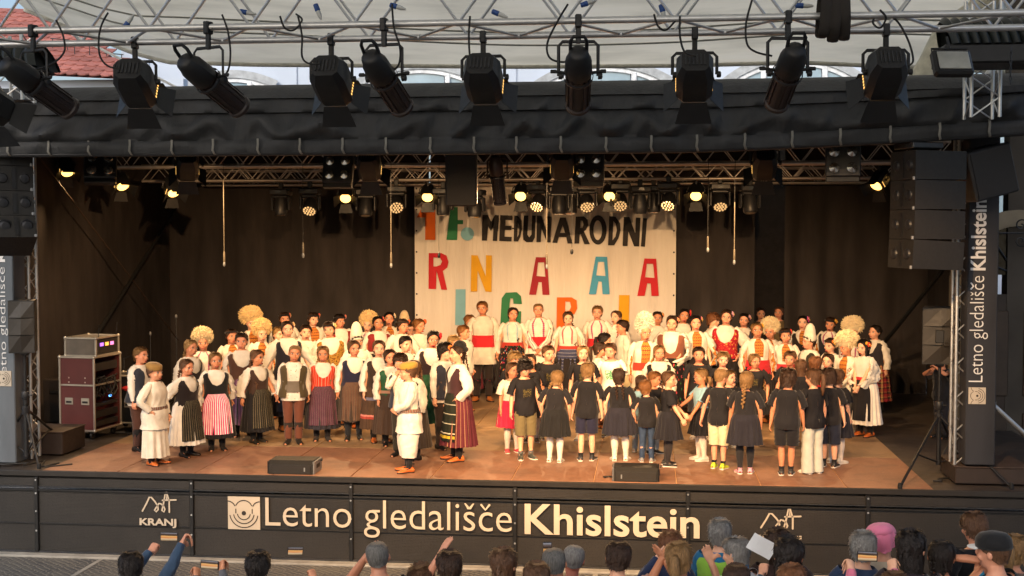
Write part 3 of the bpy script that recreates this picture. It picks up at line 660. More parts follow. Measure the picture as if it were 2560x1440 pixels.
mh = [(703, 480, 0, 'spot head far left of the banner, hanging dark'), (775, 478, 1, 'wash head with lit lens cluster left of the short microphone'), (914, 480, 0, 'spot head behind the lower door of the big fresnel'), (990, 472, 1, 'wash head lit beside the left edge of the banner'), (1108, 478, 0, 'spot head between the figures one and four'), (1187, 482, 0, 'spot head behind the hanging speaker box'), (1345, 468, 1, 'wash head right of the brightest lit lamp'), (1397, 474, 0, 'left of the two spot heads over the middle letters'), (1425, 474, 0, 'right of the two spot heads over the middle letters'), (1467, 468, 1, 'wash head over the letter R of the headline'), (1551, 466, 1, 'wash head over the letter D of the headline'), (1600, 472, 0, 'spot head over the letter N of the headline'), (1634, 470, 0, 'spot head over the last letter of the headline'), (1672, 464, 1, 'wash head at the right edge of the banner'), (1800, 466, 1, 'wash head over the dark curtain right of the banner'), (1875, 470, 0, 'spot head farthest right on the inner truss')]
for i, (px, py, ws, lb) in enumerate(mh):
    p = ony(px, py - 8, 20.9 if i % 2 else 21.15)
    moving_head(p, lb, rnd.uniform(-.3, .3), (PI - .15 + rnd.uniform(-.2, .2)) if not ws else PI / 2 + .75 + rnd.uniform(-.15, .15), ws, .95, 'moving heads on the inner truss')
# four-lamp floodlight blocks
def blinder(px, py, Y, label, tilt, lit, rz=0):
    e = empty('blinder_lamp', ony(px, py, Y), label, 'stage lamp', 'four lamp blocks', (tilt, 0, rz))
    MB().box((0, .08, 0), (.42, .14, .40), ch=.015).build('housing', M_BLK2, e, 30)
    MB().box((0, .08, -.23), (.40, .10, .07), ch=.01).build('bracket', M_BLACK, e, 30)
    for x in (-.105, .105):
        for z in (-.095, .1):
            MB().lathe([(.088, 0), (.092, .02), (.075, .02), (.06, -.02), (.0001, -.045)], 18, (x, .0, z), 'Y', cap=False).build('reflector', mat('reflector_chrome', 'c9c9c4', .18, .9, .1), e)
            MB().ell((x, .0, z), (.028, .02, .028), 6, 10).build('bulb', mat('frosted_bulb', 'd9d4cc', .3, emit='ffe8c8', estr=.5 if lit else .15, bump=0), e)
    return e
blinder(250, 410, 16.2, 'four lamp block hanging at the upper left of the stage', -.5, 0, .35); blinder(843, 420, 16.9, 'four lamp block left of the hanging speaker box', -.25, 1)
blinder(1471, 416, 16.9, 'four lamp block over the middle of the stage', -.2, 1); blinder(2108, 400, 15.6, 'four lamp block at the right end of the stage roof', -.05, 0, -.1)
# hanging speaker box
e = empty('hanging_speaker', ony(1153, 450, 16.4), 'dark box speaker hanging from the roof left of the profile spot', 'speaker', None, (.12, 0, .12))
MB().box((0, .15, 0), (.42, .34, .70), ch=.02).build('cabinet', M_BLK2, e, 30); MB().box((0, -.025, 0), (.38, .012, .66), ch=.004).build('grille', mat('speaker_grille', '1f1c1a', .7, 0, .3, 90, .6, 300), e, 30)
# hanging microphones
M_MIC = mat('pale_mic_body', '5f574a', .35, .3)
mics = [(558, 395, 662, 'long white rod microphone hanging at the left of the stage', 1), (757, 500, 640, 'short pale microphone hanging over the fur hats', 0), (977, 465, 665, 'white rod microphone hanging just left of the banner', 1), (1097, 470, 645, 'small dark microphone hanging over the red letter R', 2), (1367, 470, 668, 'pale microphone hanging over the dark red letter A', 1), (1430, 480, 636, 'small dark microphone hanging right of the dark red letter A', 2), (1770, 520, 626, 'short pale microphone hanging right of the banner', 0), (1837, 455, 657, 'white rod microphone hanging farthest right', 1)]
for px, a, b, lb, kind in mics:
    Y = 18.0; top = ony(px, a, Y); bot = ony(px, b, Y); e = empty('hanging_microphone', top, lb, 'microphone', 'hanging microphones'); L = top[2] - bot[2]
    tp = 4.3 - top[2]
    MB().tube([(0, 0, tp), (.005, 0, tp / 2), (0, 0, 0)], .004, 5).build('cable', M_CABLE, e)
    if kind == 1: MB().cyl((0, 0, -L * .25 if px > 600 else -L * .2), (0, 0, -L + .16), .007, 6).build('rod', M_MIC, e)
    MB().cyl((0, 0, 0), (0, 0, -L + .1), .003, 5).build('lead', M_CABLE if kind else M_CABLE, e)
    if kind == 2: MB().lathe([(.012, .05), (.02, .03), (.022, -.01), (.008, -.03)], 10, (0, 0, -L + .03)).build('capsule', M_BLACK, e)
    else:
        MB().lathe([(.008, .2), (.015, .18), (.017, .05), (.013, .03)], 10, (0, 0, -L)).build('body', M_MIC, e)
        MB().lathe([(.016, .04), (.021, .01), (.016, -.02), (.004, -.03)], 10, (0, 0, -L)).build('capsule', M_GREY, e)
# cables and connectors on the front truss
def cable(pts, r, label, name='cable', m=None, cat='cable', group='cables on the truss'):
    pts = np.array(pts, float); n = len(pts); t = np.linspace(0, n - 1, n * 6)
    def cr(i, u):
        p0, p1, p2, p3 = (pts[max(0, min(n - 1, k))] for k in (i - 1, i, i + 1, i + 2))
        return .5 * (2 * p1 + (p2 - p0) * u + (2 * p0 - 5 * p1 + 4 * p2 - p3) * u * u + (3 * p1 - p0 - 3 * p2 + p3) * u ** 3)
    q = [cr(min(int(x), n - 2), x - min(int(x), n - 2)) for x in t]
    e = MB().tube(q, r, 6).build(name, m or M_CABLE); return tag(e, label, cat, group)
cabs = [([(270, 32), (255, 60), (247, 95), (250, 140), (270, 165), (300, 172)], 'loop of black cable beside the leftmost front fresnel'), ([(140, 50), (158, 90), (160, 130), (130, 160), (90, 172), (55, 160)], 'black cable curling down to the leftmost profile spot'), ([(555, 36), (570, 80), (576, 140), (565, 185), (530, 195)], 'black cable hanging right of the second profile spot'), ([(745, 40), (755, 90), (755, 140), (770, 158), (800, 160)], 'black cable drooping to the second front fresnel'), ([(980, 10), (985, 70), (1000, 120), (995, 165), (960, 190)], 'black cable drooping beside the third profile spot'), ([(1175, 40), (1172, 90), (1175, 150)], 'straight black cable above the middle fresnel'), ([(1420, 10), (1390, 60), (1368, 110), (1375, 145), (1410, 155), (1450, 140)], 'black cable looping left of the fourth profile spot'), ([(1880, 0), (1865, 60), (1868, 110), (1890, 130), (1930, 140)], 'black cable looping left of the rightmost profile spot'), ([(2200, 25), (2215, 45), (2200, 70), (2182, 55), (2200, 32), (2240, 50), (2270, 100), (2283, 150), (2270, 165)], 'black cable coiled above the rightmost fresnel'), ([(1700, 40), (1700, 90), (1712, 130), (1740, 140)], 'black cable by the fourth front fresnel'), ([(700, 40), (712, 70), (735, 75), (755, 50), (740, 35)], 'small black cable loop between second lamps'), ([(1635, 35), (1645, 65), (1665, 75), (1690, 50)], 'small black cable loop left of the fourth fresnel')]
for pts, lb in cabs: cable([ony(x, y, 9.5 + .03 * i) for i, (x, y) in enumerate(pts)], .008, lb)
M_BLUE = mat('blue_plug', '2a4a86', .45); M_PGREY = mat('grey_plug', 'b4b6b4', .5)
for px, py, a, lb in ((316, 62, -.9, 'blue plug hanging on the truss left of the first fresnel'), (792, 20, 1.2, 'blue and grey plug near the second front fresnel'), (610, 30, .2, 'blue plug lying on the truss chord'), (985, 15, .3, 'blue plug beside the third profile clamp'), (1240, 32, .4, 'blue plug above the middle fresnel'), (1462, 10, -.3, 'blue plug above the fourth profile clamp'), (2000, 14, 0.05, 'blue plug right of the last profile clamp'), (1655, 22, 1.3, 'grey plug hanging left of the fourth fresnel')):
    e = empty('power_plug', ony(px, py, 9.75), lb, 'plug', 'power plugs', (0, a, 0))
    MB().lathe([(.012, -.035), (.02, -.03), (.022, .02), (.018, .025)], 12, axis='X').build('socket', M_BLUE, e)
    MB().lathe([(.018, .025), (.018, .06), (.007, .1)], 12, axis='X').build('grip', M_PGREY, e)
# black sling bundle
e = empty('sling_bundle', ony(2090, 40, 9.5), 'bundle of black lifting slings wrapped round the truss', 'slings')
for i, (x, dz) in enumerate(((-.075, 0), (.0, -.015), (.07, .01))):
    p = [(x + .012 * math.sin(t * 1.0 + i), .13 * math.cos(t) + .1, dz + .18 * math.sin(t) + .03 + .02 * math.sin(3 * t + i)) for t in np.linspace(0, 2 * PI, 24)]
    MB().tube(p, .042, 8, sq=(1, .3)).build('sling', mat('black_sling', '26221f', .9), e)
# floodlight and chain at right
e = empty('floodlight', ony(2385, 150, 10.6), 'black square floodlight hanging at the upper right', 'floodlight', None, (-.5, 0, .15))
MB().box((0, .05, 0), (.32, .09, .24), ch=.02).build('housing', M_BLACK, e, 30); MB().box((0, .0, 0), (.26, .012, .17), ch=.004).build('glass', mat('flood_glass', '9a9c98', .12, .2, .2), e, 30)
MB().tube([(-.15, .05, 0), (-.15, .04, .14), (.15, .04, .14), (.15, .05, 0)], .01, 6).cyl((0, .04, .14), (0, .04, .26), .012, 6).build('bracket', M_BLACK, e)
def chain(px, y0, y1, Y, label):
    a, b = ony(px, y0, Y), ony(px, y1, Y); e = empty('chain', b, label, 'chain'); L = a[2] - b[2]; n = int(L / .035); th = np.linspace(0, 2 * PI, 9)
    for i in range(n):
        q = [((.009 * math.cos(t)) if i % 2 else 0, 0 if i % 2 else .009 * math.cos(t), i * .035 + .024 * math.sin(t)) for t in th]; MB().tube(q, .004, 4, cap=False).build('chain_link', M_STEEL, e)
chain(2526, 110, 205, 11.5, 'thin steel chain hanging at the upper right'); chain(52, 140, 190, 13, 'thin steel chain hanging at the upper left')
# ------------------------------------------------------------------ tent membrane over the square
def sm_(x): return x * x * (3 - 2 * x)
P = []; nx_, ny_ = 90, 40
for j in range(ny_):
    v = j / (ny_ - 1); row = []
    for i in range(nx_):
        u = i / (nx_ - 1); px = 60 + u * 2700
        edge = 27.5 - 2.2 * math.sin(u * PI) * 0
        yb = np.interp(px, [60, 330, 420, 640, 900, 1300, 1700, 2000, 2300, 2800], [20, 128, 152, 158, 160, 163, 160, 152, 165, 190])
        b = ony(px, yb, edge); Y = edge - v * 31; z = b[2] + (9.8 - b[2]) * (1 - (1 - v) ** 2.2) + .12 * math.sin(u * 9 + v * 5) * (v > 0) + .10 * math.sin(v * 22 + u * 4) * min(1, v * 6)  # sheet lengthened out of view over the audience to keep the sun off
        row.append((b[0] * max(.25, Y / edge) ** .45 if b[0] > 0 else b[0] * max(.25, Y / edge) ** .3, Y, z))
    P.append(row)
tm = empty('tent_membrane', (0, 27.5, 7), 'pale grey tensioned tent membrane above the stage roof', 'tent roof')
o = MB().grid(P).build('sheet', m_membrane(), tm, 80); o.location = (0, -27.5, -7)
pts = np.array([np.array(p) + (0, .02, -.03) for p in P[0]])
o = MB().tube(pts, .05, 8).build('edge_rope', mat('membrane_hem', 'b9b9b2', .7), tm); o.location = (0, -27.5, -7)
for a, b in ((5, 10), (11, 17)):
    o = MB().tube(np.array(P[a // 5 + 1]) - (0, 0, .03), .02, 6).build('seam', mat('membrane_seam', '8d8f8a', .7), tm); o.location = (0, -27.5, -7)
o = MB().tube([ony(130, 60, 26), ony(440, 218, 26)], .03, 6).build('guy_rope', M_WHITE, tm); o.location = (0, -27.5, -7)
# right support mast with folded membrane
e = empty('tent_mast', ony(2310, 200, 24), 'white tent mast with folded membrane at the upper right', 'mast')
q = [ony(x, y, 24) - ony(2310, 200, 24) for x, y in ((2300, 215), (2325, 160), (2370, 90), (2450, 20), (2520, -60))]
MB().tube(q, [.28, .22, .3, .22, .3], 12).build('folded_cloth', mat('membrane_fold', 'c6c4b6', .8), e); MB().tube([q[0] + (.5, .2, -.6), q[2] + (1.4, .2, 0)], .06, 10).build('pole', M_WHITE, e)
# ------------------------------------------------------------------ pale house with arched windows behind the stage
YH = 33.0
M_PLAST = mat('daylight_tinted_plaster', 'c2cede', .8, 0, .06, .6, .1, 20); M_FRAME = mat('white_window_frame', 'e3e8ec', .5); M_GLASS = mat('window_glass', '8fa9b8', .08, 0, .25, .8, 0, spec=.8)  # white wall plaster with the blue cast of daylight put into its colour
hs = empty('arcade_house', (0, YH, GZ), 'pale house with a row of arched windows behind the stage roof', 'house')
def HB(name, mb, m, par=hs, sm=30, off=True):
    o = mb.build(name, m, par, sm)
    if off: o.location = (0, -YH, -GZ)
    return o
xa, xb = float(ony(300, 200, YH)[0]), float(ony(2900, 200, YH)[0]); za = float(ony(1200, 130, YH)[2])
HB('wall', MB().box(((xa + xb) / 2, YH + .3, (GZ + za + 3) / 2), (xb - xa, .4, za + 3 - GZ)), M_PLAST)
for px, top, hw in ((578, 190, 118), (1050, 168, 168), (1512, 164, 172), (1985, 150, 175), (2470, 130, 180)):
    c = ony(px, 218, YH); w_ = hw * YH / F; rise = (218 - top) * YH / F; R_ = (w_ * w_ + rise * rise) / (2 * rise); cz = c[2] + rise - R_; a0 = math.asin(min(1, w_ / R_))
    win = empty('arched_window'); win.parent = hs
    th = np.linspace(-a0, a0, 29)
    def arcs(r): return [(c[0] + r * math.sin(t), cz + r * math.cos(t)) for t in th]
    ring = []
    for (x0, z0), (x1, z1) in zip(arcs(R_ + .16), arcs(R_ - .05)): ring.append([(x0, YH + .02, z0), (x0, YH - .06, z0), (x1, YH - .06, z1), (x1, YH + .06, z1)])
    HB('arch_frame', MB().grid(ring), mat('grey_stone_trim', 'aeb4b8', .7), win)
    ring = [[(x0, YH + .04, z0), (x0, YH - .02, z0), (x1, YH - .02, z1), (x1, YH + .04, z1)] for (x0, z0), (x1, z1) in zip(arcs(R_ - .05), arcs(R_ - .16))]
    HB('frame', MB().grid(ring), M_FRAME, win)
    xs_ = [-.98, -.42, .42, .98]
    for l, r in zip(xs_, xs_[1:]):
        pane = [(c[0] + l * w_ + .02, GZ + 4), (c[0] + r * w_ - .02, GZ + 4)] + [(x, z) for x, z in arcs(R_ - .12)[::-1] if c[0] + l * w_ < x < c[0] + r * w_]
        if len(pane) > 4: HB('pane', MB().prism(pane, YH + .03, YH + .05), M_GLASS, win, False)
    for l in xs_[1:3]:
        zt_ = cz + math.sqrt(max(0, (R_ - .1) ** 2 - (l * w_) ** 2)); HB('mullion', MB().box((c[0] + l * w_, YH, (GZ + 4 + zt_) / 2), (.14, .10, zt_ - GZ - 4), ch=.02), M_FRAME, win)
for px in (370, 740, 1290, 1755, 2235): HB('downpipe', MB().box((float(ony(px, 200, YH)[0]), YH + .08, za - 3), (.02, .03, 8)), mat('wall_joint', 'a9b5c6', .8))
# ------------------------------------------------------------------ red tiled roof at the left
YR = 30.0
rh = empty('tiled_roof_house', (-12, YR, GZ), 'house with red scalloped tile roof at the upper left', 'house')
A, B = ony(-60, 175, YR), ony(345, 195, YR); C_, D_ = ony(-60, 20, YR + 3.5), ony(170, 40, YR + 3.5)
A, B, C_, D_ = (np.array(x) for x in (A, B, C_, D_)); B[2] = A[2] - .25; 
n_ = np.cross(B - A, C_ - A); n_ /= np.linalg.norm(n_)
o = MB().add([A - n_ * .06, B - n_ * .06, D_ - n_ * .06, C_ - n_ * .06], [(0, 1, 2, 3)]).build('roof_deck', mat('roof_batten', '6a3a34', .8), rh, False); o.location = (12, -YR, -GZ)
tw, nr, nc = .30, 15, 20
th = np.linspace(PI, 2 * PI, 7); ux = (B - A) / np.linalg.norm(B - A); uy = (C_ - A) / np.linalg.norm(C_ - A); sl = np.linalg.norm(C_ - A) / nr
tl = [(x, .0) for x in (-tw / 2, tw / 2)]
tv = [(-tw / 2 * .97, sl * 1.15, 0), (tw / 2 * .97, sl * 1.15, 0), (tw / 2 * .97, 0.05, .02)] + [(tw / 2 * .97 * math.cos(t - PI) * 1, .05 + .09 * math.sin(t - 0) , .022) for t in th[::-1]][1:-1] + [(-tw / 2 * .97, .05, .02)]
Mx = Matrix(np.stack([ux, uy, np.cross(ux, uy)], 1).tolist())
tv2 = tv + [(x, y, z - .03) for x, y, z in tv]; k = len(tv)
tmb = MB().add(tv2, [tuple(range(k)), tuple(range(2 * k - 1, k - 1, -1))] + [(i, k + i, k + (i + 1) % k, (i + 1) % k) for i in range(k)])
M_TILE = m_obj('clay_tile', .7, .35, 3, .2, 30, .3); tme = tmb.mesh('roof_tile', M_TILE, False)
for r in range(nr):
    L_ = np.linalg.norm((B - A) * (1 - r / nr) + (D_ - C_) * (r / nr)); m_ = min(nc, int(L_ / tw))
    for c in range(m_):
        p = A + uy * sl * r + ux * (tw * (c + (.5 if r % 2 else 0) + .3)) + n_ * .01
        if np.cross(ux, uy)[2] < 0: pass
        o = link('roof_tile', tme, rh, p + np.array([12, -YR, -GZ])); o.rotation_euler = Mx.to_euler(); cc = np.array(lin('a86c62')) * rnd.uniform(.75, 1.2); cc[3] = 1; o.color = tuple(cc)
o = MB().box(((A + B) / 2 + (-.0, .6, -2.6)), (6.2, .3, 5)).build('wall', M_PLAST, rh, False); o.location = (12, -YR, -GZ)
for px in (150, 205, 285): 
    q0 = ony(px, np.interp(px, [130, 345], [100, 158]), YR + 1.0); o = MB().tube([q0 + (-.25, 0, .1), q0 + (.25, 0, .05)], .015, 5).cyl(q0 + (-.2, 0, .1), q0 + (-.2, 0, -.15), .012, 5).cyl(q0 + (.2, 0, .05), q0 + (.2, 0, -.2), .012, 5).build('snow_guard', M_STEEL, rh); o.location = (12, -YR, -GZ)
# ------------------------------------------------------------------ ribbed black covers (bellows) by the roof corners
def ribs(px0, px1, py0, py1, Y, n, label, flat):
    a, b = ony(px0, py1, Y), ony(px1, py1, Y); hgt = (py1 - py0) * Y / F; e = empty('ribbed_cover', a, label, 'cover'); wd = (b[0] - a[0]) / n
    for i in range(n):
        th = np.linspace(0, PI, 13); g = []
        for k_, sc_ in ((0, .82), (.3, .97), (.5, 1), (.7, .97), (1, .82)):
            g.append([(i * wd + wd * k_ + hgt * .25 * (1 - math.sin(t)), -math.cos(t) * hgt * 1.1 * sc_, math.sin(t) * hgt * sc_) for t in th])
        MB().grid(g).build('rib', mat('black_rubberised', '1b2020', .45), e)
    MB().box((wd * n / 2, 0, -.1 if flat else -.02), (wd * n, hgt * 2.0, .2 if flat else .04), ch=.02).build('base', M_BLACK, e, 30); return e
ribs(-60, 105, 100, 175, 13.5, 6, 'ribbed black cover at the upper left corner', False); ribs(2345, 2640, 48, 120, 13.5, 12, 'ribbed black cover at the upper right corner', True)
tower(float(ony(2462, 170, 14.2)[0]), 14.3, 4.3, 5.6, 'short silver truss post under the right ribbed cover', .3); tower(float(ony(30, 190, 14.2)[0]), 14.3, 4.6, 5.4, 'short silver truss post under the left ribbed cover', .3)
# ------------------------------------------------------------------ old house with portal at the right
YP = 19.5
ph = empty('portal_house', (float(ony(2530, 900, YP)[0]), YP, GZ), 'shaded old house with arched portal right of the stage', 'house'); po = (-ph.location[0], -YP, -GZ)
def PB(name, mb, m, par=ph, sm=30):
    o = mb.build(name, m, par, sm); o.location = po; return o
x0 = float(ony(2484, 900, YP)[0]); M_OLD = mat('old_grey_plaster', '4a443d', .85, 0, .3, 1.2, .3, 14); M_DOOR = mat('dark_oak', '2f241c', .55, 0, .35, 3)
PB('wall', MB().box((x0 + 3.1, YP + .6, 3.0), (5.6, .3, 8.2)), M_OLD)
cx = float(ony(2505, 640, YP)[0]) + .35; zt = float(ony(2505, 565, YP)[2]); th = np.linspace(0, PI, 17); rr = .75
g = [[(cx - r * math.cos(t), YP + y, zt - rr + r * math.sin(t)) for r, y in ((rr + .25, .46), (rr + .25, .38), (rr, .38), (rr, .6))] for t in th]
PB('arch_stone', MB().grid(g), mat('sandstone', '8a7f6c', .8, 0, .25, 2))
dz = zt - rr
for s_ in (-1, 1): PB('jamb', MB().box((cx + s_ * (rr + .125), YP + .44, (dz + GZ) / 2), (.25, .14, dz - GZ), ch=.015), mat('sandstone', '8a7f6c', .8, 0, .25, 2))
d1 = PB('door', MB().box((cx, YP + .49, (dz - .3 + GZ) / 2), (rr * 2, .06, dz - .3 - GZ)), M_DOOR)
for s_ in (-1, 1):
    for a_, b_ in ((.05, .42), (.5, .92)):
        h_ = dz - .3 - GZ; o = MB().box((cx + s_ * rr * .5, YP + .445, GZ + h_ * (a_ + b_) / 2), (rr * .7, .03, h_ * (b_ - a_)), ch=.012).build('door_panel', mat('dark_oak_panel', '3a2c21', .5, 0, .35, 3), d1, 30)
PB('fanlight', MB().add([(cx, YP + .5, zt - rr)] + [(cx - rr * math.cos(t), YP + .5, zt - rr + rr * math.sin(t)) for t in th], [(0, i + 1, i + 2) for i in range(16)]), mat('dark_glass', '15130f', .15), sm=False)
for t in th[2:-2:3]: PB('fanlight_bar', MB().cyl((cx, YP + .47, zt - rr), (cx - rr * math.cos(t), YP + .47, zt - rr + rr * math.sin(t)), .015, 6), M_STEEL)
bz = float(ony(2530, 583, YP)[2]); bx = float(ony(2490, 583, YP)[0])
br = empty('iron_bracket', (bx, YP + .2, bz), 'curly wrought iron bracket over the portal at right', 'bracket')
MB().cyl((0, 0, 0), (1.0, 0, 0), .014, 6).build('bar', M_STEEL, br)
for cx_, cz_, s_ in ((.42, .12, 1), (.42, -.12, -1), (.7, .1, 1)): MB().tube([(cx_ + .1 * (1 - t / 9) * math.cos(t), 0, cz_ + .1 * (1 - t / 9) * math.sin(t) * s_) for t in np.linspace(0, 8, 34)], .011, 5).build('scroll', M_STEEL, br)
# ------------------------------------------------------------------ loudspeakers
M_CAB = mat('speaker_paint', '1b1917', .6, 0, .2, 12, .25, 160); M_GRL = mat('speaker_grille', '2b2724', .7, 0, .3, 90, .6, 300)
def line_array(px, py, Y, n, yaw, label, curve, hgt=.35, dep=.62, wid=.5):
    p = ony(px, py, Y); e = empty('line_array', p, label, 'speaker column', None, (0, 0, yaw)); z = 0.0; ang = 0.0; y = 0.0
    MB().box((0, dep * .3, .06), (wid * .8, dep * .6, .07), ch=.01).cyl((0, dep * .3, .09), (0, dep * .3, .6), .012, 6).build('fly_frame', M_STEEL, e, 30)
    for i in range(n):
        R = Rx(-ang); c = np.array([0, y, z]); bx_ = MB(); s2 = .42
        v = np.array([(-wid / 2, 0, 0), (wid / 2, 0, 0), (wid / 2, dep, -.004), (-wid / 2, dep, -.004), (-wid / 2, 0, -hgt), (wid / 2, 0, -hgt), (wid / 2, dep, -hgt + .004), (-wid / 2, dep, -hgt + .004)]) * (1, 1, .98) @ R.T + c
        m = MB().add(v, [(0, 3, 2, 1), (4, 5, 6, 7), (0, 1, 5, 4), (1, 2, 6, 5), (2, 3, 7, 6), (3, 0, 4, 7)]).build('cabinet', M_CAB, e, False)
        for sx in (-.13, .13): MB().lathe([(.085, .012), (.09, .02), (.075, .02), (.05, -.015), (.0001, -.02)], 16, R @ np.array([sx, -.004, -hgt / 2]) + c, 'Y', cap=False).build('woofer', M_BLK2, m)
        MB().box(R @ np.array([0, -.006, -hgt / 2]) + c, (.05, .012, hgt * .8), R).build('horn_slot', M_BLACK, m, False)
        MB().box(R @ np.array([wid / 2 - .02, -.01, -hgt + .02]) + c, (.03, .02, .04), R, .004).build('rigging_pin', M_GREY, m, 30)
        q = R @ np.array([0, 0, -hgt]); y += q[1]; z += q[2]; ang += curve * (i + .3)
    return e
line_array(2258, 378, 14.75, 4, math.radians(-68), 'four cabinet line array at the right, seen from its flat side', .012, .335, .66)
line_array(32, 352, 14.8, 4, math.radians(38), 'curved line array at the left edge with its woofers showing', .13, .31, .5, .46)
e = empty('tilted_speaker', ony(2482, 430, 14.9), 'black tilted speaker cabinet right of the line array', 'speaker', None, (0, math.radians(-14), .3))
MB().box((0, .2, 0), (.56, .45, .58), ch=.02).build('cabinet', M_BLK2, e, 30); MB().box((0, -.03, 0), (.5, .012, .52)).build('grille', M_GRL, e, False); MB().box((.285, .2, 0), (.012, .08, .56)).build('edge_bracket', M_GREY, e, False)
def stand_speaker(px, pytop, pybot, px0, px1, pyfoot, feet_px, label, slabel, yaw, faceted):
    f0 = onz((px0 + px1) / 2, pyfoot); X, Y = float(f0[0]), float(f0[1]); zt = float(ony(px, pytop, Y)[2]); zb = float(ony(px, pybot, Y)[2]); W = (px1 - px0) * Y / F
    s = empty('speaker_stand', (X, Y, 0), slabel, 'stand')
    MB().cyl((0, 0, .12), (0, 0, zb * .62), .03, 12).build('lower_pole', M_BLACK, s); MB().cyl((0, 0, zb * .6), (0, 0, zb + .05), .02, 12).build('upper_pole', M_BLACK, s)
    MB().lathe([(.045, -.05), (.05, -.04), (.05, .04), (.045, .05)], 12, (0, 0, zb * .62)).cyl((0, 0, zb * .62), (.09, 0, zb * .62), .012, 8).build('collar', M_BLK2, s)
    MB().lathe([(.045, -.05), (.05, -.03), (.05, .05), (.04, .06)], 12, (0, 0, .72)).build('leg_hub', M_BLK2, s)
    MB().lathe([(.035, 0), (.035, .06)], 10, (0, 0, .12)).build('brace_hub', M_BLK2, s)
    for fp in feet_px:
        q = onz(*fp) - (X, Y, 0); q = np.array([q[0], q[1], .02]); top = np.array([0, 0, .72]); mid = top * .45 + q * .55
        lg = MB().tube([top + q * .04, q], .017, 8, sq=(1, 1)).build('leg', M_BLACK, s)
        MB().lathe([(.026, 0), (.03, .03), (.02, .07)], 10, q - (0, 0, .018)).build('rubber_foot', M_RUBBER, lg); MB().tube([(0, 0, .15), mid], .011, 6).build('brace', M_BLACK, s)
    b = empty('loudspeaker', (X, Y, zb), label, 'speaker', None, (0, 0, yaw)); H_ = zt - zb; pr = [(-W / 2, -.16), (W / 2, -.16), (W / 2 - .05, .22), (-W / 2 + .05, .22)]
    v = [(x, y, 0.0) for x, y in pr] + [(x, y, H_) for x, y in pr]
    MB().add(v, [(3, 2, 1, 0), (4, 5, 6, 7), (0, 1, 5, 4), (1, 2, 6, 5), (2, 3, 7, 6), (3, 0, 4, 7)]).build('cabinet', M_CAB, b, False)
    w2 = W / 2 * .96
    for a_, b_, dy in ((.02, .33, (.0, .05)), (.35, .66, (.045, .03)), (.68, .98, (.05, .0))):
        z0, z1 = H_ * a_, H_ * b_; v = [(-w2, -.165, z0), (0, -.165 - dy[0], z0), (w2, -.165, z0), (w2, -.165, z1), (0, -.165 - dy[1], z1), (-w2, -.165, z1)]
        MB().add(v + [(x, -.16, z) for x, y, z in v], [(0, 1, 4, 5), (1, 2, 3, 4), (0, 6, 7, 1), (1, 7, 8, 2), (3, 9, 10, 4), (4, 10, 11, 5), (2, 8, 9, 3), (5, 11, 6, 0)]).build('front_panel', mat('brown_speaker_paint', '2a2622', .55, 0, .2, 8), b, False)
    if faceted:
        MB().box((-.02, -.2, H_ * .5), (.1, .03, .16), ch=.006).build('horn_recess', M_BLACK, b, 30); MB().box((.09, -.19, H_ * .36), (.14, .05, .05), Rz(.3), ch=.006).build('horn_lip', mat('brown_speaker_paint', '2a2622', .55), b, 30)
    MB().box((0, .01, -.02), (.1, .1, .04), ch=.01).build('pole_cup', M_BLK2, b, 30)
stand_speaker(2345, 768, 908, 2302, 2388, 1185, ((2250, 1222), (2528, 1222), (2400, 1150)), 'faceted brown black loudspeaker on the right tripod stand', 'black tripod speaker stand at the front right of the stage', -.15, True)
stand_speaker(66, 750, 880, 34, 100, 1163, ((-15, 1150), (98, 1172), (168, 1112)), 'faceted loudspeaker on the left tripod stand', 'black tripod speaker stand at the front left of the stage', .25, False)
def wedge(px0, px1, pyt, pyb, side, label):
    a = onz(px0, pyb); b = onz(px1, pyb); W = b[0] - a[0]; e = empty('wedge_monitor', (a + b) / 2, label, 'speaker'); D = .40
    prf = [(0, 0), (0, .135), (.05, .175), (D, .165), (D, 0)]
    v = [(-W / 2, y, z) for y, z in prf] + [(W / 2, y, z) for y, z in prf]; n = 5
    MB().add(v, [tuple(range(n - 1, -1, -1)), tuple(range(n, 2 * n))] + [(i, (i + 1) % n, n + (i + 1) % n, n + i) for i in range(n)]).build('cabinet', M_CAB, e, False)
    MB().box((0, -.006, .068), (W * .94, .012, .115), ch=.004).build('grille', M_GRL, e, 30); MB().box((W * .33 * side, -.016, .07), (.016, .006, .05)).build('badge', M_GREY, e, False)
    for s_ in (-1, 1):
        ep = MB().box((s_ * (W / 2 + .012), D / 2, .085), (.02, D * .95, .165), ch=.01).build('end_panel', M_GREY if s_ == side else M_BLK2, e, 30); MB().box((s_ * (W / 2 + .024), D * .5, .09), (.01, .14, .05), ch=.004).build('handle_recess', M_BLACK, ep, 30)
        MB().lathe([(.018, 0), (.018, .02)], 10, (s_ * (W / 2 + .03), D * .78, .14), 'X').build('knob', M_BLK2, ep)
    return e
wedge(670, 782, 1146, 1187, 1, 'black wedge monitor at the stage edge left of centre'); wedge(1535, 1644, 1160, 1206, -1, 'black wedge monitor at the stage edge in front of the children')
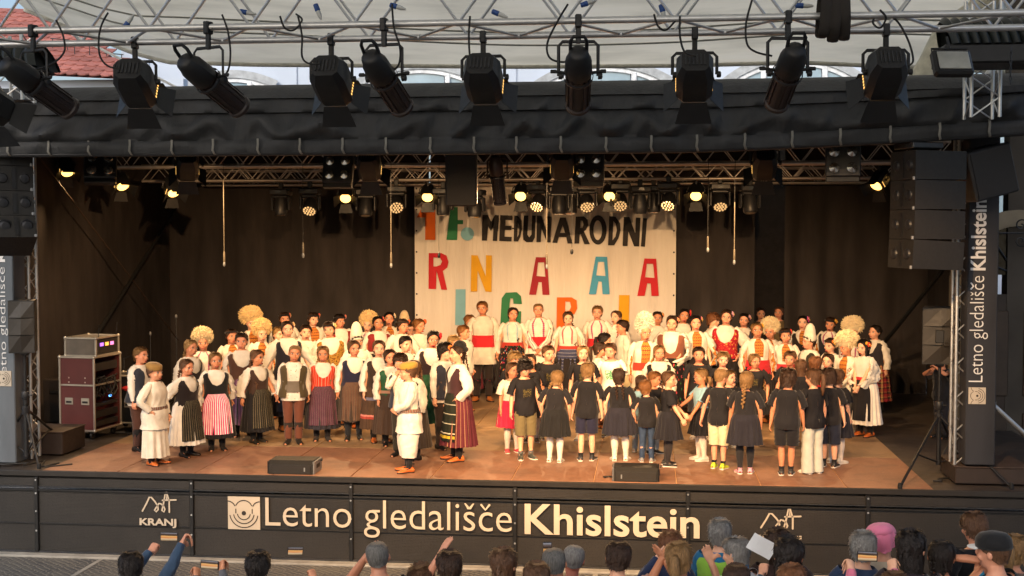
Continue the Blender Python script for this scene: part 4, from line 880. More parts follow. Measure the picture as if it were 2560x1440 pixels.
# ------------------------------------------------------------------ flight cases at the left
M_MAROON = mat('maroon_laminate', '4a2222', .45, 0, .15, 3); M_EXT = mat('case_aluminium', 'b5b0a6', .35, .8, .1)
def flight_case(name, loc, rz, d, label, open_side, wheels=True, m=M_MAROON, split=None):
    W, D, H_ = d; e = empty(name, loc, label, 'flight case', None, (0, 0, rz)); z0 = .13 if wheels else 0
    th = .02
    MB().box((0, -D / 2 + th / 2, z0 + H_ / 2), (W - .01, th, H_ - .01)).build('side_panel', m, e, False); MB().box((0, D / 2 - th / 2, z0 + H_ / 2), (W - .01, th, H_ - .01)).build('side_panel', m, e, False)
    MB().box((-W / 2 + th / 2, 0, z0 + H_ / 2), (th, D - .045, H_ - .01)).build('back_panel', m, e, False); MB().box((0, 0, z0 + H_ - th / 2), (W - .01, D - .045, th)).build('top_panel', m, e, False); MB().box((0, 0, z0 + th / 2), (W - .01, D - .045, th)).build('bottom_panel', m, e, False)
    for x in (-1, 1):
        for y in (-1, 1): MB().box((x * W / 2, y * D / 2, z0 + H_ / 2), (.03, .03, H_), ch=.006).build('edge_profile', M_EXT, e, 30)
        for zz in [0, H_] + ([H_ * split] if split else []): MB().box((x * W / 2, 0, z0 + zz), (.028, D - .03, .028), ch=.005).build('edge_profile', M_EXT, e, 30)
    for y in (-1, 1):
        for zz in [0, H_] + ([H_ * split] if split else []): MB().box((0, y * D / 2, z0 + zz), (W - .03, .028, .028), ch=.005).build('edge_profile', M_EXT, e, 30)
    for x in (-1, 1):
        for y in (-1, 1):
            for zz in (0, H_): MB().ell((x * W / 2, y * D / 2, z0 + zz), (.028, .028, .028), 6, 8).build('corner_ball', M_EXT, e)
            if wheels:
                c = MB().box((x * (W / 2 - .08), y * (D / 2 - .08), .105), (.06, .06, .05), ch=.008).build('castor', M_GREY, e, 30); MB().lathe([(.02, -.018), (.05, -.016), (.05, .016), (.02, .018)], 14, (x * (W / 2 - .08), y * (D / 2 - .08) - .01, .052), 'X').build('wheel', M_RUBBER, c)
    if wheels:
        for x in (-.13, .13):
            h_ = MB().box((x * W / .55, -D / 2 - .004, z0 + H_ * .40), (.13, .012, .10), ch=.004).build('handle_dish', M_EXT, e, 30); MB().box((x * W / .55, -D / 2 - .012, z0 + H_ * .39), (.09, .01, .03), ch=.004).build('grip', M_BLACK, h_, 30)
            for zz in (.72, .66): MB().lathe([(.012, 0), (.01, .005)], 8, (x * W / .55, -D / 2 - .001, z0 + H_ * zz), 'Y').build('rivet', M_EXT, e)
    return e, z0
base = onz(192, 1100); X0, Y0 = base[0] + .03, base[1] + .42
fc, z0 = flight_case('flight_case', (X0, Y0, 0), -.12, (.56, .72, 1.08), 'tall maroon flight case with open rack side at the left', 1, True, split=.62)
M_RACK = mat('rack_unit', '2a2726', .45, .3)
for i, (zz, hh) in enumerate(((1.06, .12), (.50, .05), (.36, .1), (.22, .08))): MB().box((.24, 0, zz), (.06, .6, hh), ch=.006).build('rack_unit', M_RACK, fc, 30)
for k in range(7): 
    R = rs(k + 40); MB().tube([(.26 + R.uniform(-.03, .05), -.25 + .5 * t + R.uniform(-.05, .05), .78 + .14 * math.sin(t * 7 + k) - .05 * k / 7) for t in np.linspace(0, 1, 10)], .012, 6).build('patch_cable', M_CABLE, fc)
MB().box((.275, .08, .60), (.012, .05, .025)).build('blue_light', mat('blue_led', '6ab8ff', .3, emit='5aa8ff', estr=6, bump=0), fc, False)
fc2, z0 = flight_case('amplifier_case', (X0 + .02, Y0 + .03, 1.225), -.12, (.5, .62, .26), 'small grey amplifier case on top of the tall flight case', 1, False, mat('grey_laminate', '55504a', .5))
MB().box((.245, 0, .13), (.02, .54, .2), ch=.005).build('front_plate', M_RACK, fc2, 30)
for i, c in enumerate(('b070ff', 'ffb050', 'ff80c0')): MB().box((.257, -.16 + i * .14, .16), (.006, .09, .05)).build('meter', mat('meter_' + c, c, .3, emit=c, estr=1.2, bump=0), fc2, False)
for y in (-.24, .24): MB().cyl((.25, y, .24), (.27, y * 1.05, .46), .005, 5).build('aerial', M_STEEL, fc2)
b2 = onz(312, 1078); fc3, z0 = flight_case('rack_case', (b2[0] - .02, b2[1] + .25, 0), -.12, (.5, .5, .72), 'low open rack case right of the tall flight case', 1, True, M_BLACK)
for i in range(5): MB().box((.22, 0, .2 + i * .125), (.05, .44, .10), ch=.005).build('rack_unit', M_RACK, fc3, 30)
for i in range(4): MB().lathe([(.014, 0), (.012, .012)], 8, (.25, .14, .21 + i * .125), 'X').build('knob', mat('orange_knob', 'c8502a', .4), fc3)
tag(MB().ell((b2[0] + .12, b2[1] + .0, .66), (.16, .07, .05), 8, 12).build('red_cloth', mat('red_cloth', 'b82a2c', .8, 0, .3, 12)), 'red cloth lying on the low rack case', 'cloth')
# second low case, dark, beside the tower
e = empty('dark_case', onz(120, 1065) + (0, .5, 0), 'dark box standing behind the left truss tower', 'box'); MB().box((0, 0, .35), (.62, .4, .7), ch=.015).build('body', mat('dark_box', '241f1e', .6), e, 30); MB().box((0, -.21, .5), (.2, .02, .05), ch=.005).build('handle', M_STEEL, e, 30)
# microphone stands
def mic_stand(px, pyt, fy, label, boom):
    b = onz(px, fy); e = empty('microphone_stand', b, label, 'microphone stand', 'microphone stands'); zt = float(ony(px, pyt, b[1])[2])
    MB().cyl((0, 0, .05), (0, 0, zt), .010, 8).build('pole', M_STEEL, e)
    for a in (0.4, 2.5, 4.6): MB().cyl((0, 0, .12), (.26 * math.cos(a), .26 * math.sin(a), .01), .008, 6).build('leg', M_BLACK, e)
    if boom: MB().cyl((-.3, 0, zt - .12), (.35, 0, zt + .12), .008, 6).build('boom', M_BLACK, e)
    MB().ell((.36 if boom else 0, 0, zt + (.13 if boom else .03)), (.025, .025, .04), 6, 10).build('microphone', M_GREY, e)
mic_stand(443, 795, 1010, 'thin microphone stand by the back curtain at left', False); mic_stand(378, 838, 1005, 'thin microphone stand farther left by the curtain', False); mic_stand(312, 895, 1040, 'boom microphone stand behind the low rack case', True)
# braces and ropes on the side curtains
for a, b, r, lb in (((100, 395, 18.5), (445, 850, 23.5), .012, 'thin brown diagonal wire at the left of the stage'), ((440, 520, 23.8), (240, 840, 19.8), .03, 'dark diagonal brace pole at the left of the stage'), ((2385, 640, 20.5), (2180, 895, 23.9), .035, 'dark diagonal brace pole at the right of the stage')):
    A_, B_ = ony(*a), ony(*b); tag(MB().cyl(A_, B_, r, 8).build('brace_pole', M_RUBBER if r > .02 else mat('brown_wire', '3a2c24', .6)), lb, 'brace')
e = empty('scaffold_brace', ony(2480, 1010, 15.6), 'silver scaffold pole slanting down at the right edge', 'pole'); q = onz(2600, 1150, .0) - ony(2480, 1010, 15.6); q[1] = .3
MB().cyl((0, 0, 0), q, .03, 10).build('pole', M_ALU, e); MB().box((0, 0, 0), (.08, .08, .08), ch=.01).build('coupler', M_GREY, e, 30)
tag(MB().box(onz(2550, 1205) + (.12, .1, .06), (.34, .3, .12), ch=.02).build('pole_foot', mat('blue_grey_foot', '5f7680', .5), None, 30), 'blue grey pole foot at the right stage corner', 'foot')
# loose cables on the stage floor
for k, (c, w_, lb) in enumerate((((60, 1160), 1.1, 'tangle of black cable at the front left corner'), ((2440, 1205), .9, 'tangle of black cable under the right speaker stand'), ((330, 1085), .6, 'black cable lying in front of the flight cases'), ((1535, 1196), .25, 'short black cable behind the right wedge monitor'))):
    R = rs(k + 3); b = onz(*c); pts = [b + np.array([w_ * (t - .5) * 1.0 + R.uniform(-.15, .15) * w_, R.uniform(-.22, .22) * w_ + (.1 if k == 1 else 0), .014]) for t in np.linspace(0, 1, 14)]; cable(pts, .012, lb, group='cables on the stage floor')
# ------------------------------------------------------------------ people: rest skeleton (1.75 m, arms held 45 degrees out, facing -Y)
A45 = np.array([math.sin(PI / 4), 0, -math.cos(PI / 4)])
J = dict(pelvis=(0, 0, .95), spine=(0, 0, 1.08), chest=(0, 0, 1.27), neck=(0, .012, 1.46), head=(0, .0, 1.545), top=(0, 0, 1.75))
for s, q in (('L', 1), ('R', -1)):
    sh = np.array([.165 * q, .012, 1.405]); d = A45 * (q, 1, 1)
    J.update({'sh' + s: sh, 'el' + s: sh + d * .285, 'wr' + s: sh + d * .53, 'fi' + s: sh + d * .70, 'hip' + s: (.09 * q, 0, .92), 'kn' + s: (.095 * q, -.008, .49), 'an' + s: (.098 * q, .02, .085), 'toe' + s: (.11 * q, -.15, .025)})
J = {k: np.array(v, float) for k, v in J.items()}
BONES = [('pelvis', 'pelvis', 'spine', .15), ('spine', 'spine', 'chest', .14), ('chest', 'chest', 'neck', .15), ('neck', 'neck', 'head', .055), ('head', 'head', 'top', .09)]
for s in 'LR':
    BONES += [('ua' + s, 'sh' + s, 'el' + s, .05), ('fa' + s, 'el' + s, 'wr' + s, .04), ('ha' + s, 'wr' + s, 'fi' + s, .035), ('th' + s, 'hip' + s, 'kn' + s, .08), ('sk' + s, 'kn' + s, 'an' + s, .055), ('ft' + s, 'an' + s, 'toe' + s, .04)]
BN = [b[0] for b in BONES]; BI = {n: i for i, n in enumerate(BN)}
def weights(V, only=None):
    V = np.asarray(V, float); W = np.zeros((len(V), len(BONES)))
    for i, (n, a, b, r) in enumerate(BONES):
        if only and n not in only: continue
        A, B = J[a], J[b]; d = B - A; t = np.clip(((V - A) @ d) / (d @ d), 0, 1); D = np.linalg.norm(V - (A + t[:, None] * d), axis=1)
        W[:, i] = 1 / (D / r + .04) ** 5
    return W / W.sum(1, keepdims=True)
TZ = [.78, .84, .90, .96, 1.04, 1.11, 1.2, 1.29, 1.345, 1.385, 1.415, 1.44, 1.465, 1.50]
TA = [.135, .158, .168, .166, .150, .139, .148, .160, .168, .168, .150, .112, .072, .054]
TB = [.100, .112, .120, .116, .102, .096, .103, .110, .108, .098, .086, .072, .060, .053]
TO = [.01, .012, .015, .01, .004, .0, -.004, -.008, -.002, .006, .012, .014, .014, .014]
def torso(z): return np.interp(z, TZ, TA), np.interp(z, TZ, TB), np.interp(z, TZ, TO)
def tring(z, ease=0.0, k=28, z_arr=None, fl=1.0):
    th = np.linspace(-PI, PI, k + 1)[:-1]; z = np.full(k, z) if z_arr is None else z_arr
    a, b, o = torso(z); e = 2 / 2.35; sx, cx = np.sin(th), np.cos(th)
    return np.stack([(a * fl + ease) * np.sign(sx) * np.abs(sx) ** e, o - (b * fl + ease) * np.sign(cx) * np.abs(cx) ** e, z], 1)
def limb(pts, rad, n=14, k=14):
    pts = np.array(pts, float); t = np.linspace(0, 1, len(pts)); tt = np.linspace(0, 1, n)
    P = np.stack([np.interp(tt, t, pts[:, i]) for i in range(3)], 1); return P, np.interp(tt, np.linspace(0, 1, len(rad)), rad)
HEADZ = [(1.522, .018, -.075, -.025), (1.53, .034, -.090, -.01), (1.545, .046, -.096, .02), (1.57, .055, -.098, .05), (1.60, .063, -.097, .072), (1.625, .069, -.096, .086), (1.648, .073, -.091, .093), (1.67, .0755, -.096, .096), (1.70, .0745, -.093, .093), (1.722, .066, -.08, .082), (1.738, .052, -.06, .064), (1.747, .034, -.035, .04), (1.75, .01, -.01, .012)]
def head_ring(i, k=20, sc=1.0):
    z, a, f, b = HEADZ[i]; th = np.linspace(-PI, PI, k + 1)[:-1]; c = (f + b) / 2; h = (b - f) / 2
    return np.stack([a * sc * np.sin(th), c - h * sc * np.cos(th), np.full(k, z)], 1)
def raw_body(curl):
    m = MB()
    m.grid([tring(z) for z in np.linspace(.79, 1.5, 22)], True, cap=True)
    m.tube([(0, .012, 1.42), (0, .01, 1.5), (0, -.005, 1.56)], [.062, .052, .054], 14)
    m.grid([head_ring(i) for i in range(len(HEADZ))], True, cap=True)
    m.tube([(0, -.090, 1.645), (0, -.104, 1.625), (0, -.113, 1.607), (0, -.095, 1.598)], [.008, .011, .0145, .010], 8)
    m.ell((0, -.093, 1.574), (.026, .014, .012), 6, 10); m.ell((0, -.083, 1.54), (.026, .018, .016), 6, 10)
    for q, s in ((1, 'L'), (-1, 'R')):
        m.ell((.031 * q, -.086, 1.648), (.013, .010, .010), 6, 8); m.ell((.033 * q, -.086, 1.666), (.02, .014, .007), 6, 8)
        m.ell((.045 * q, -.068, 1.605), (.024, .024, .026), 6, 8)
        m.ell((.077 * q, .008, 1.632), (.010, .018, .030), 6, 10)
        d = A45 * (q, 1, 1); sh = J['sh' + s]
        m.tube([sh - d * .03, sh + d * .02, sh + d * .1, sh + d * .2, sh + d * .285, sh + d * .33, sh + d * .45, sh + d * .53, sh + d * .555], [.045, .054, .048, .043, .037, .040, .032, .025, .026], 14)
        n = np.array([-q * .7071, 0, -.7071]); w0 = J['wr' + s]
        P = [(0, .024, .021), (.03, .032, .020), (.06, .040, .018), (.09, .043, .016), (.105, .040, .012)]; th = np.arange(14) * 2 * PI / 14
        m.grid([w0 + d * t + np.cos(th)[:, None] * np.array([0, 1, 0]) * a + np.sin(th)[:, None] * n * b for t, a, b in P], True, cap=True)
        for y, ln in ((-.033, .072), (-.011, .082), (.011, .075), (.032, .058)):
            p = [w0 + d * .085 + np.array([0, y, 0])]; ang = curl * .35; dirs = d
            for fr in (.18, .42, .32, .26):
                dirs = d * math.cos(ang) + n * math.sin(ang); p.append(p[-1] + dirs * ln * fr); ang += curl
            m.tube(p, [.0095, .0095, .0088, .0082, .0055], 8)
        p = [w0 + d * .025 + np.array([0, -.022, 0]), w0 + d * .055 + np.array([0, -.048, 0]) + n * .01, w0 + d * .085 + np.array([0, -.062, 0]) + n * .016, w0 + d * .108 + np.array([0, -.066, 0]) + n * .022]
        m.tube(p, [.016, .013, .011, .007], 8)
        h, kn, an = J['hip' + s], J['kn' + s], J['an' + s]
        m.tube([h + (0, .01, .03), h * .75 + kn * .25 + (.0, 0, 0), h * .35 + kn * .65, kn, kn * .85 + an * .15 + (0, .006, 0), kn * .62 + an * .38 + (0, .016, 0), kn * .25 + an * .75 + (0, .004, 0), an + (0, 0, .01), an - (0, 0, .03)], [.085, .082, .064, .052, .05, .054, .038, .034, .034], 16)
        th = np.arange(14) * 2 * PI / 14; F_ = [(.065, .022, .03, .028), (.05, .032, .055, .05), (.0, .034, .06, .056), (-.05, .038, .045, .042), (-.10, .043, .030, .030), (-.15, .038, .022, .024), (-.175, .02, .014, .02)]
        m.grid([np.stack([an[0] + q * .1 * max(0, -y) * .5 + a * np.cos(th), np.full(14, an[1] + y), c + b * .95 * np.sin(th)], 1) for y, a, b, c in F_], True, cap=True)
    return m
def make_template(curl, faces):
    o = raw_body(curl).build('tmp', M_BLACK); md = o.modifiers.new('r', 'REMESH'); md.mode = 'VOXEL'; md.voxel_size = .0062
    sm = o.modifiers.new('s', 'SMOOTH'); sm.iterations = 3; sm.factor = .5
    bpy.context.view_layer.update(); dg = bpy.context.evaluated_depsgraph_get()
    me = bpy.data.meshes.new_from_object(o.evaluated_get(dg)); o.modifiers.clear(); old = o.data; o.data = me; bpy.data.meshes.remove(old)
    n = len(me.vertices); co = np.empty(n * 3); me.vertices.foreach_get('co', co); co = co.reshape(-1, 3)
    vg = o.vertex_groups.new(name='keep'); W = weights(co); kp = W[:, BI['head']] + W[:, BI['haL']] + W[:, BI['haR']]
    hi = np.where(kp > .6)[0]; vg.add([int(i) for i in np.where(kp <= .6)[0]], 1.0, 'REPLACE'); vg.add([int(i) for i in hi], .12, 'REPLACE')
    dm = o.modifiers.new('d', 'DECIMATE'); dm.ratio = faces / (len(me.polygons) * 2); dm.vertex_group = 'keep'; dm.vertex_group_factor = 1.0
    bpy.context.view_layer.update(); dg = bpy.context.evaluated_depsgraph_get(); m2 = bpy.data.meshes.new_from_object(o.evaluated_get(dg))
    co = np.empty(len(m2.vertices) * 3); m2.vertices.foreach_get('co', co); f = [tuple(p.vertices) for p in m2.polygons]
    bpy.data.objects.remove(o); bpy.data.meshes.remove(me); bpy.data.meshes.remove(m2); co = co.reshape(-1, 3)
    return dict(v=co, f=f, uv=None, w=weights(co), mi=None)
T_RELAX = make_template(.42, 6500); T_OPEN = make_template(.10, 9000); T_GRIP = make_template(.8, 9000)
# ------------------------------------------------------------------ pose
def minrot(a, b): return np.array(Vector(a).rotation_difference(Vector(b)).to_matrix())
class Pose:
    def __init__(s, h, arms=None, head=(0, 0, 0), feet=None, lean=0.0, side=0.0, twist=0.0, fat=1.0, hand_tw=(0, 0)):
        c = max(0.0, min(1.25, (1.75 - h) / .55)); k = h / 1.75; kh = k * (1.08 + .32 * c); kb = (h - .205 * kh) / 1.512; s.k = kb; s.kh = kh; s.h = h
        ra = kb * (1 + .05 * c) * fat
        Q = {n: np.eye(3) for n in BN}; H = {}; S = {n: (ra, kb) for n in BN}; S['head'] = (kh, kh)
        up = Ry(side) @ Rx(lean)       # torso bend
        p = {k_: v * kb for k_, v in J.items()}
        tors = lambda q, R: p['pelvis'] + R @ (q - p['pelvis'])
        R1 = up @ Rz(twist * .5); R2 = up @ Rz(twist)
        Q['spine'] = R1; Q['chest'] = R2; Q['neck'] = R2
        nk = tors(p['neck'], R2); hd = nk + R2 @ (p['head'] - p['neck']) * .61; Q['head'] = R2 @ Rz(head[0]) @ Rx(head[1]) @ Ry(head[2])
        H = dict(pelvis=p['pelvis'], spine=tors(p['spine'], R1), chest=tors(p['chest'], R2), neck=nk, head=hd); s.headm = None
        arms = arms or {}
        for i, sd in enumerate('LR'):
            q = 1 if sd == 'L' else -1; sh = tors(p['sh' + sd], R2); l1, l2 = .285 * kb, .245 * kb
            t = arms.get(sd, (.24, -.02, .80)); tgt = np.array(t[:3]) * (q, 1, 1) * kb if not isinstance(t, dict) else np.array(t['w'])
            pole = np.array(t[3:6]) * (q, 1, 1) if (not isinstance(t, dict) and len(t) >= 6) else (np.array([.5 * q, .8, -.3]) if not isinstance(t, dict) or not t.get('up') else np.array([.55 * q, .25, -1.0]))
            d = tgt - sh; L = np.linalg.norm(d); Lm = (l1 + l2) * .995
            if L > Lm: d *= Lm / L; L = Lm
            L = max(L, abs(l1 - l2) + .05 * kb); dn = d / np.linalg.norm(d); ca = (l1 * l1 + L * L - l2 * l2) / (2 * l1 * L); sa = math.sqrt(max(0, 1 - ca * ca))
            pl = pole - dn * (pole @ dn); pl /= np.linalg.norm(pl) + 1e-9; el = sh + l1 * (dn * ca + pl * sa); wr = sh + dn * L
            u1 = (el - sh) / l1; u2 = (wr - el) / l2; r0 = A45 * (q, 1, 1); q1 = minrot(R2 @ r0, u1) @ R2; q2 = minrot(u1, u2) @ q1
            tw = hand_tw[i]
            if tw: q2h = np.array(Matrix.Rotation(tw, 3, Vector(u2))) @ q2
            else: q2h = q2
            Q['ua' + sd] = q1; Q['fa' + sd] = q2 if not tw else np.array(Matrix.Rotation(tw * .5, 3, Vector(u2))) @ q2; Q['ha' + sd] = q2h
            H['ua' + sd] = sh; H['fa' + sd] = el; H['ha' + sd] = wr; S['ua' + sd] = S['fa' + sd] = (ra, kb); S['ha' + sd] = (kb * (1 + .06 * c),) * 2
            f = (feet or {}).get(sd, (.10, .0, 0.0, 0.0)); an = np.array([f[0] * q, .02 + f[1], .085 + f[2]]) * kb; hp = p['hip' + sd]; l1, l2 = .43 * kb, .405 * kb
            d = an - hp; L = min(np.linalg.norm(d), (l1 + l2) * .999); dn = d / np.linalg.norm(d); ca = min(1, (l1 * l1 + L * L - l2 * l2) / (2 * l1 * L)); sa = math.sqrt(max(0, 1 - ca * ca))
            pl = np.array([.1 * q, -1, 0]); pl = pl - dn * (pl @ dn); pl /= np.linalg.norm(pl); kn = hp + l1 * (dn * ca + pl * sa); an = hp + dn * L
            Q['th' + sd] = minrot(J['kn' + sd] - J['hip' + sd], kn - hp); Q['sk' + sd] = minrot(J['an' + sd] - J['kn' + sd], an - kn); Q['ft' + sd] = Rz(f[3] * q) @ Rx(f[4] if len(f) > 4 else 0)
            H['th' + sd] = hp; H['sk' + sd] = kn; H['ft' + sd] = an
        s.M = np.zeros((len(BN), 3, 3)); s.h0 = np.zeros((len(BN), 3)); s.h1 = np.zeros((len(BN), 3)); s.wr = {x: H['ha' + x] for x in 'LR'}; s.Q = Q
        for i, (n, a, b, r) in enumerate(BONES):
            ax = J[b] - J[a]; ax /= np.linalg.norm(ax); sr, sl = S[n]
            if n == 'head': Sm = np.diag((kh * 1.05, kh * 1.03, kh))
            elif n[:2] in ('ft', 'pe', 'sp', 'ch', 'ne'): Sm = np.diag((sr, sr, kb)) if n[:2] != 'ft' else np.eye(3) * kb * 1.04
            else: Sm = np.eye(3) * sr + np.outer(ax, ax) * (sl - sr)
            s.M[i] = Q[n] @ Sm; s.h0[i] = J[a]; s.h1[i] = H[n]
        if True:
            for x in 'LR':
                i = BI['ft' + x]; s.M[i] = Q['ft' + x] @ (np.eye(3) * kb)
    def apply(s, V, W):
        out = np.zeros_like(V)
        for i in range(len(BN)):
            w = W[:, i]; k = w > 1e-4
            if k.any(): out[k] += w[k, None] * ((V[k] - s.h0[i]) @ s.M[i].T + s.h1[i])
        return out
def g_mesh(name, T, pose, mats, smooth=80):
    V = pose.apply(T['v'], T['w']); me = bpy.data.meshes.new(name); me.from_pydata(V.tolist(), [], T['f'])
    for x in (mats if isinstance(mats, (list, tuple)) else [mats]): me.materials.append(x)
    if T.get('mi'): me.polygons.foreach_set('material_index', T['mi'])
    if T['uv'] is not None:
        ul = me.uv_layers.new(name='UVMap'); li = np.empty(len(me.loops), np.int32); me.loops.foreach_get('vertex_index', li); ul.data.foreach_set('uv', np.asarray(T['uv'], np.float32)[li].ravel())
    me.polygons.foreach_set('use_smooth', [True] * len(me.polygons))
    if smooth and smooth < 79: me.set_sharp_from_angle(angle=math.radians(smooth))
    me.update(); return me
# ------------------------------------------------------------------ garments in rest pose
_gc = {}
def garment(key, fn, only=None):
    if key not in _gc:
        m = fn(); v = np.array(m.v)
        _gc[key] = dict(v=v, f=m.f, uv=np.array(m.u), w=weights(v, only) if not callable(only) else only(v), mi=m.mi if any(m.mi) else None)
    return _gc[key]
TOR = ('pelvis', 'spine', 'chest', 'neck'); LEGS = tuple(a + s for a in ('th', 'sk', 'ft') for s in 'LR')
def fold(th, z, a, n=9, ph=0): return a * (np.sin(n * th + ph + 3 * np.sin(z * 9)) * .6 + np.sin(2.3 * n * th - ph * 2 + z * 23) * .4)
def g_torso(m, z0, z1, ease, top=None, gap=0.0, wr=.004, k=40, flare=0.0, rows=18, blouse=0.0):
    th = np.linspace(-PI + 0, PI, k + 1)
    if gap: th = np.linspace(gap, 2 * PI - gap, k + 1) - 0; th = np.where(th > PI, th - 2 * PI, th); th = np.concatenate([th[th > 0] * 1, th[th <= 0]]) if False else th
    P = []; uvs = []
    for v in np.linspace(0, 1, rows):
        zt = np.full(len(th), z1) if top is None else top(np.abs(th)); z = z0 + v * (zt - z0); a, b, o = torso(z); e = 2 / 2.35; sx, cx = np.sin(th), np.cos(th)
        ex = ease + flare * np.clip((1.0 - z) / .3, 0, 3) + fold(th, z, wr * np.clip((1.42 - z) * 6, 0, 1)) + blouse * np.exp(-((z - z0 - .08) / .06) ** 2)
        P.append(np.stack([(a + ex) * np.sign(sx) * np.abs(sx) ** e, o - (b + ex) * np.sign(cx) * np.abs(cx) ** e, z], 1)); uvs += [(((t + PI) / (2 * PI)), v) for t in th]
    m.grid(P, uv=uvs); return m
def g_sleeve(m, t1, rad, wr=.06, t0=-.05, us=1.0, droop=0.0):
    """t along arm: 0 shoulder .. .53 wrist"""
    for q, s in ((1, 'L'), (-1, 'R')):
        d = A45 * (q, 1, 1); sh = J['sh' + s]; n = 16; tt = np.linspace(t0, t1, n); rr = np.interp(np.linspace(0, 1, n), np.linspace(0, 1, len(rad)), rad)
        X = np.array([0, 1.0, 0]); Y = np.cross(d, X); th = np.linspace(0, 2 * PI, 19); P = []; uvs = []
        for i, (t, r) in enumerate(zip(tt, rr)):
            r2 = r * (1 + wr * np.sin(6 * th + i * .9) * np.sin(i * .7 + 1) + wr * .6 * np.sin(3 * th + i * 2.1)) if i > 1 else r
            P.append(sh + d * t + (np.cos(th) * r2)[:, None] * X + (np.sin(th) * r2)[:, None] * Y + np.array([0, 0, -1]) * droop * math.sin(PI * i / (n - 1))); uvs += [(us * a / (2 * PI), i / (n - 1)) for a in th]
        m.grid(P, uv=uvs, flip=(q > 0))
    return m
SLV = lambda v: weights(v, TOR + tuple(a + s for a in ('ua', 'fa', 'ha') for s in 'LR'))
def f_tshirt(): m = MB(); g_torso(m, .80, 1.475, .026, wr=.008, flare=.014, top=lambda t: 1.462 + .015 * np.cos(t) * -1); return g_sleeve(m, .25, [.055, .073, .077, .080, .084], .05, us=.3)
def f_blouse(): m = MB(); g_torso(m, .93, 1.48, .020, wr=.009, blouse=.015); return g_sleeve(m, .535, [.048, .066, .078, .085, .085, .082, .078, .07, .062], .10, droop=.012)
def f_puff(): m = MB(); g_torso(m, .95, 1.48, .022, wr=.010, blouse=.02); return g_sleeve(m, .54, [.05, .075, .095, .108, .112, .108, .10, .092, .085], .12, droop=.03)
def f_shirt(): m = MB(); g_torso(m, .80, 1.485, .024, wr=.008, flare=.02); return g_sleeve(m, .535, [.05, .064, .066, .062, .058, .054, .05, .042, .036], .09)
def f_tunic(): m = MB(); g_torso(m, .66, 1.485, .026, wr=.010, flare=.055); return g_sleeve(m, .535, [.05, .066, .072, .072, .07, .066, .062, .056, .05], .10)
def f_vest(): return g_torso(MB(), .95, 1.44, .046, top=lambda t: np.interp(t, [0, .35, .75, 1.15, 1.57, 2.0, 2.5, PI], [1.20, 1.24, 1.43, 1.425, 1.30, 1.425, 1.43, 1.40]), wr=.003, flare=.02)
def f_vest_open():
    m = MB(); k = 40; P = []; uvs = []; th = np.linspace(.42, 2 * PI - .42, k + 1)
    ta = np.where(th > PI, 2 * PI - th, th); zt = np.interp(ta, [0, .42, .75, 1.15, 1.57, 2.0, 2.5, PI], [1.36, 1.38, 1.44, 1.43, 1.30, 1.43, 1.44, 1.42])
    for v in np.linspace(0, 1, 16):
        z = .86 + v * (zt - .86); a, b, o = torso(z); sx, cx = np.sin(th), np.cos(th); e = 2 / 2.35; ex = .048 + .025 * np.clip((1.0 - z) / .2, 0, 2) + fold(th, z, .004)
        P.append(np.stack([-(a + ex) * np.sign(sx) * np.abs(sx) ** e, o - (b + ex) * np.sign(cx) * np.abs(cx) ** e, z], 1)); uvs += [(t / (2 * PI), v) for t in th]
    return m.grid(P, uv=uvs, flip=True)
def f_bolero():
    return g_torso(MB(), 1.10, 1.44, .044, top=lambda t: np.interp(t, [0, .3, .6, 1.15, 1.57, 2.0, 2.5, PI], [1.12, 1.16, 1.43, 1.43, 1.30, 1.43, 1.44, 1.42]), wr=.003)
def f_sash(): return g_torso(MB(), .975, 1.11, .045, wr=.004, rows=7)
def f_widesash(): return g_torso(MB(), .955, 1.16, .046, wr=.005, rows=8)
def f_belt(): return g_torso(MB(), 1.0, 1.055, .050, wr=.002, rows=4)
def f_skirt(z1, r1, pl=22, amp=.012, z0=1.06):
    def f():
        m = MB(); th = np.linspace(-PI, PI, 89); P = []; uvs = []
        for v in np.linspace(0, 1, 14):
            z = z1 + v * (z0 - z1); q = 1 - v; a, b, o = torso(max(z, .93)); e = .040
            ra = np.interp(q, [0, .15, .4, 1], [a + e, a + e + .02, a * .4 + r1 * .6 + .01, r1]); rb = np.interp(q, [0, .15, .4, 1], [b + e, b + e + .025, b * .4 + r1 * .5, r1 * .86])
            mod = amp * q * np.sin(pl * th) + amp * .6 * q * np.sin(7 * th + 1 + 2 * q)
            P.append(np.stack([(ra + mod) * np.sin(th), o - (rb + mod) * np.cos(th), np.full(89, z) + .006 * np.sin(5 * th) * q], 1)); uvs += [((t + PI) / (2 * PI), v) for t in th]
        return m.grid(P, uv=uvs)
    return f
def f_apron(z1, r1, ang=.95, z0=1.05, e=.056, amp=.008, back=False):
    def f():
        m = MB(); th = np.linspace(-ang, ang, 45); P = []; uvs = []; n = 14
        for v in np.linspace(0, 1, n):
            z = z1 + v * (z0 - z1); q = 1 - v; a, b, o = torso(max(z, .93)); w = np.interp(q, [0, .2, 1], [.75, 1, 1.0])
            ra = np.interp(q, [0, .15, .4, 1], [a + e, a + e + .02, a * .4 + r1 * .6 + .026, r1 + .016]); rb = np.interp(q, [0, .15, .4, 1], [b + e, b + e + .025, b * .4 + r1 * .5 + .018, r1 * .86 + .016])
            mod = amp * q * np.sin(14 * th) ; tt = th * w + (PI if back else 0)
            P.append(np.stack([(ra + mod) * np.sin(tt), o - (rb + mod) * np.cos(tt), np.full(45, z)], 1)); uvs += [((t / ang + 1) / 2, v) for t in th]
        return m.grid(P, uv=uvs)
    return f
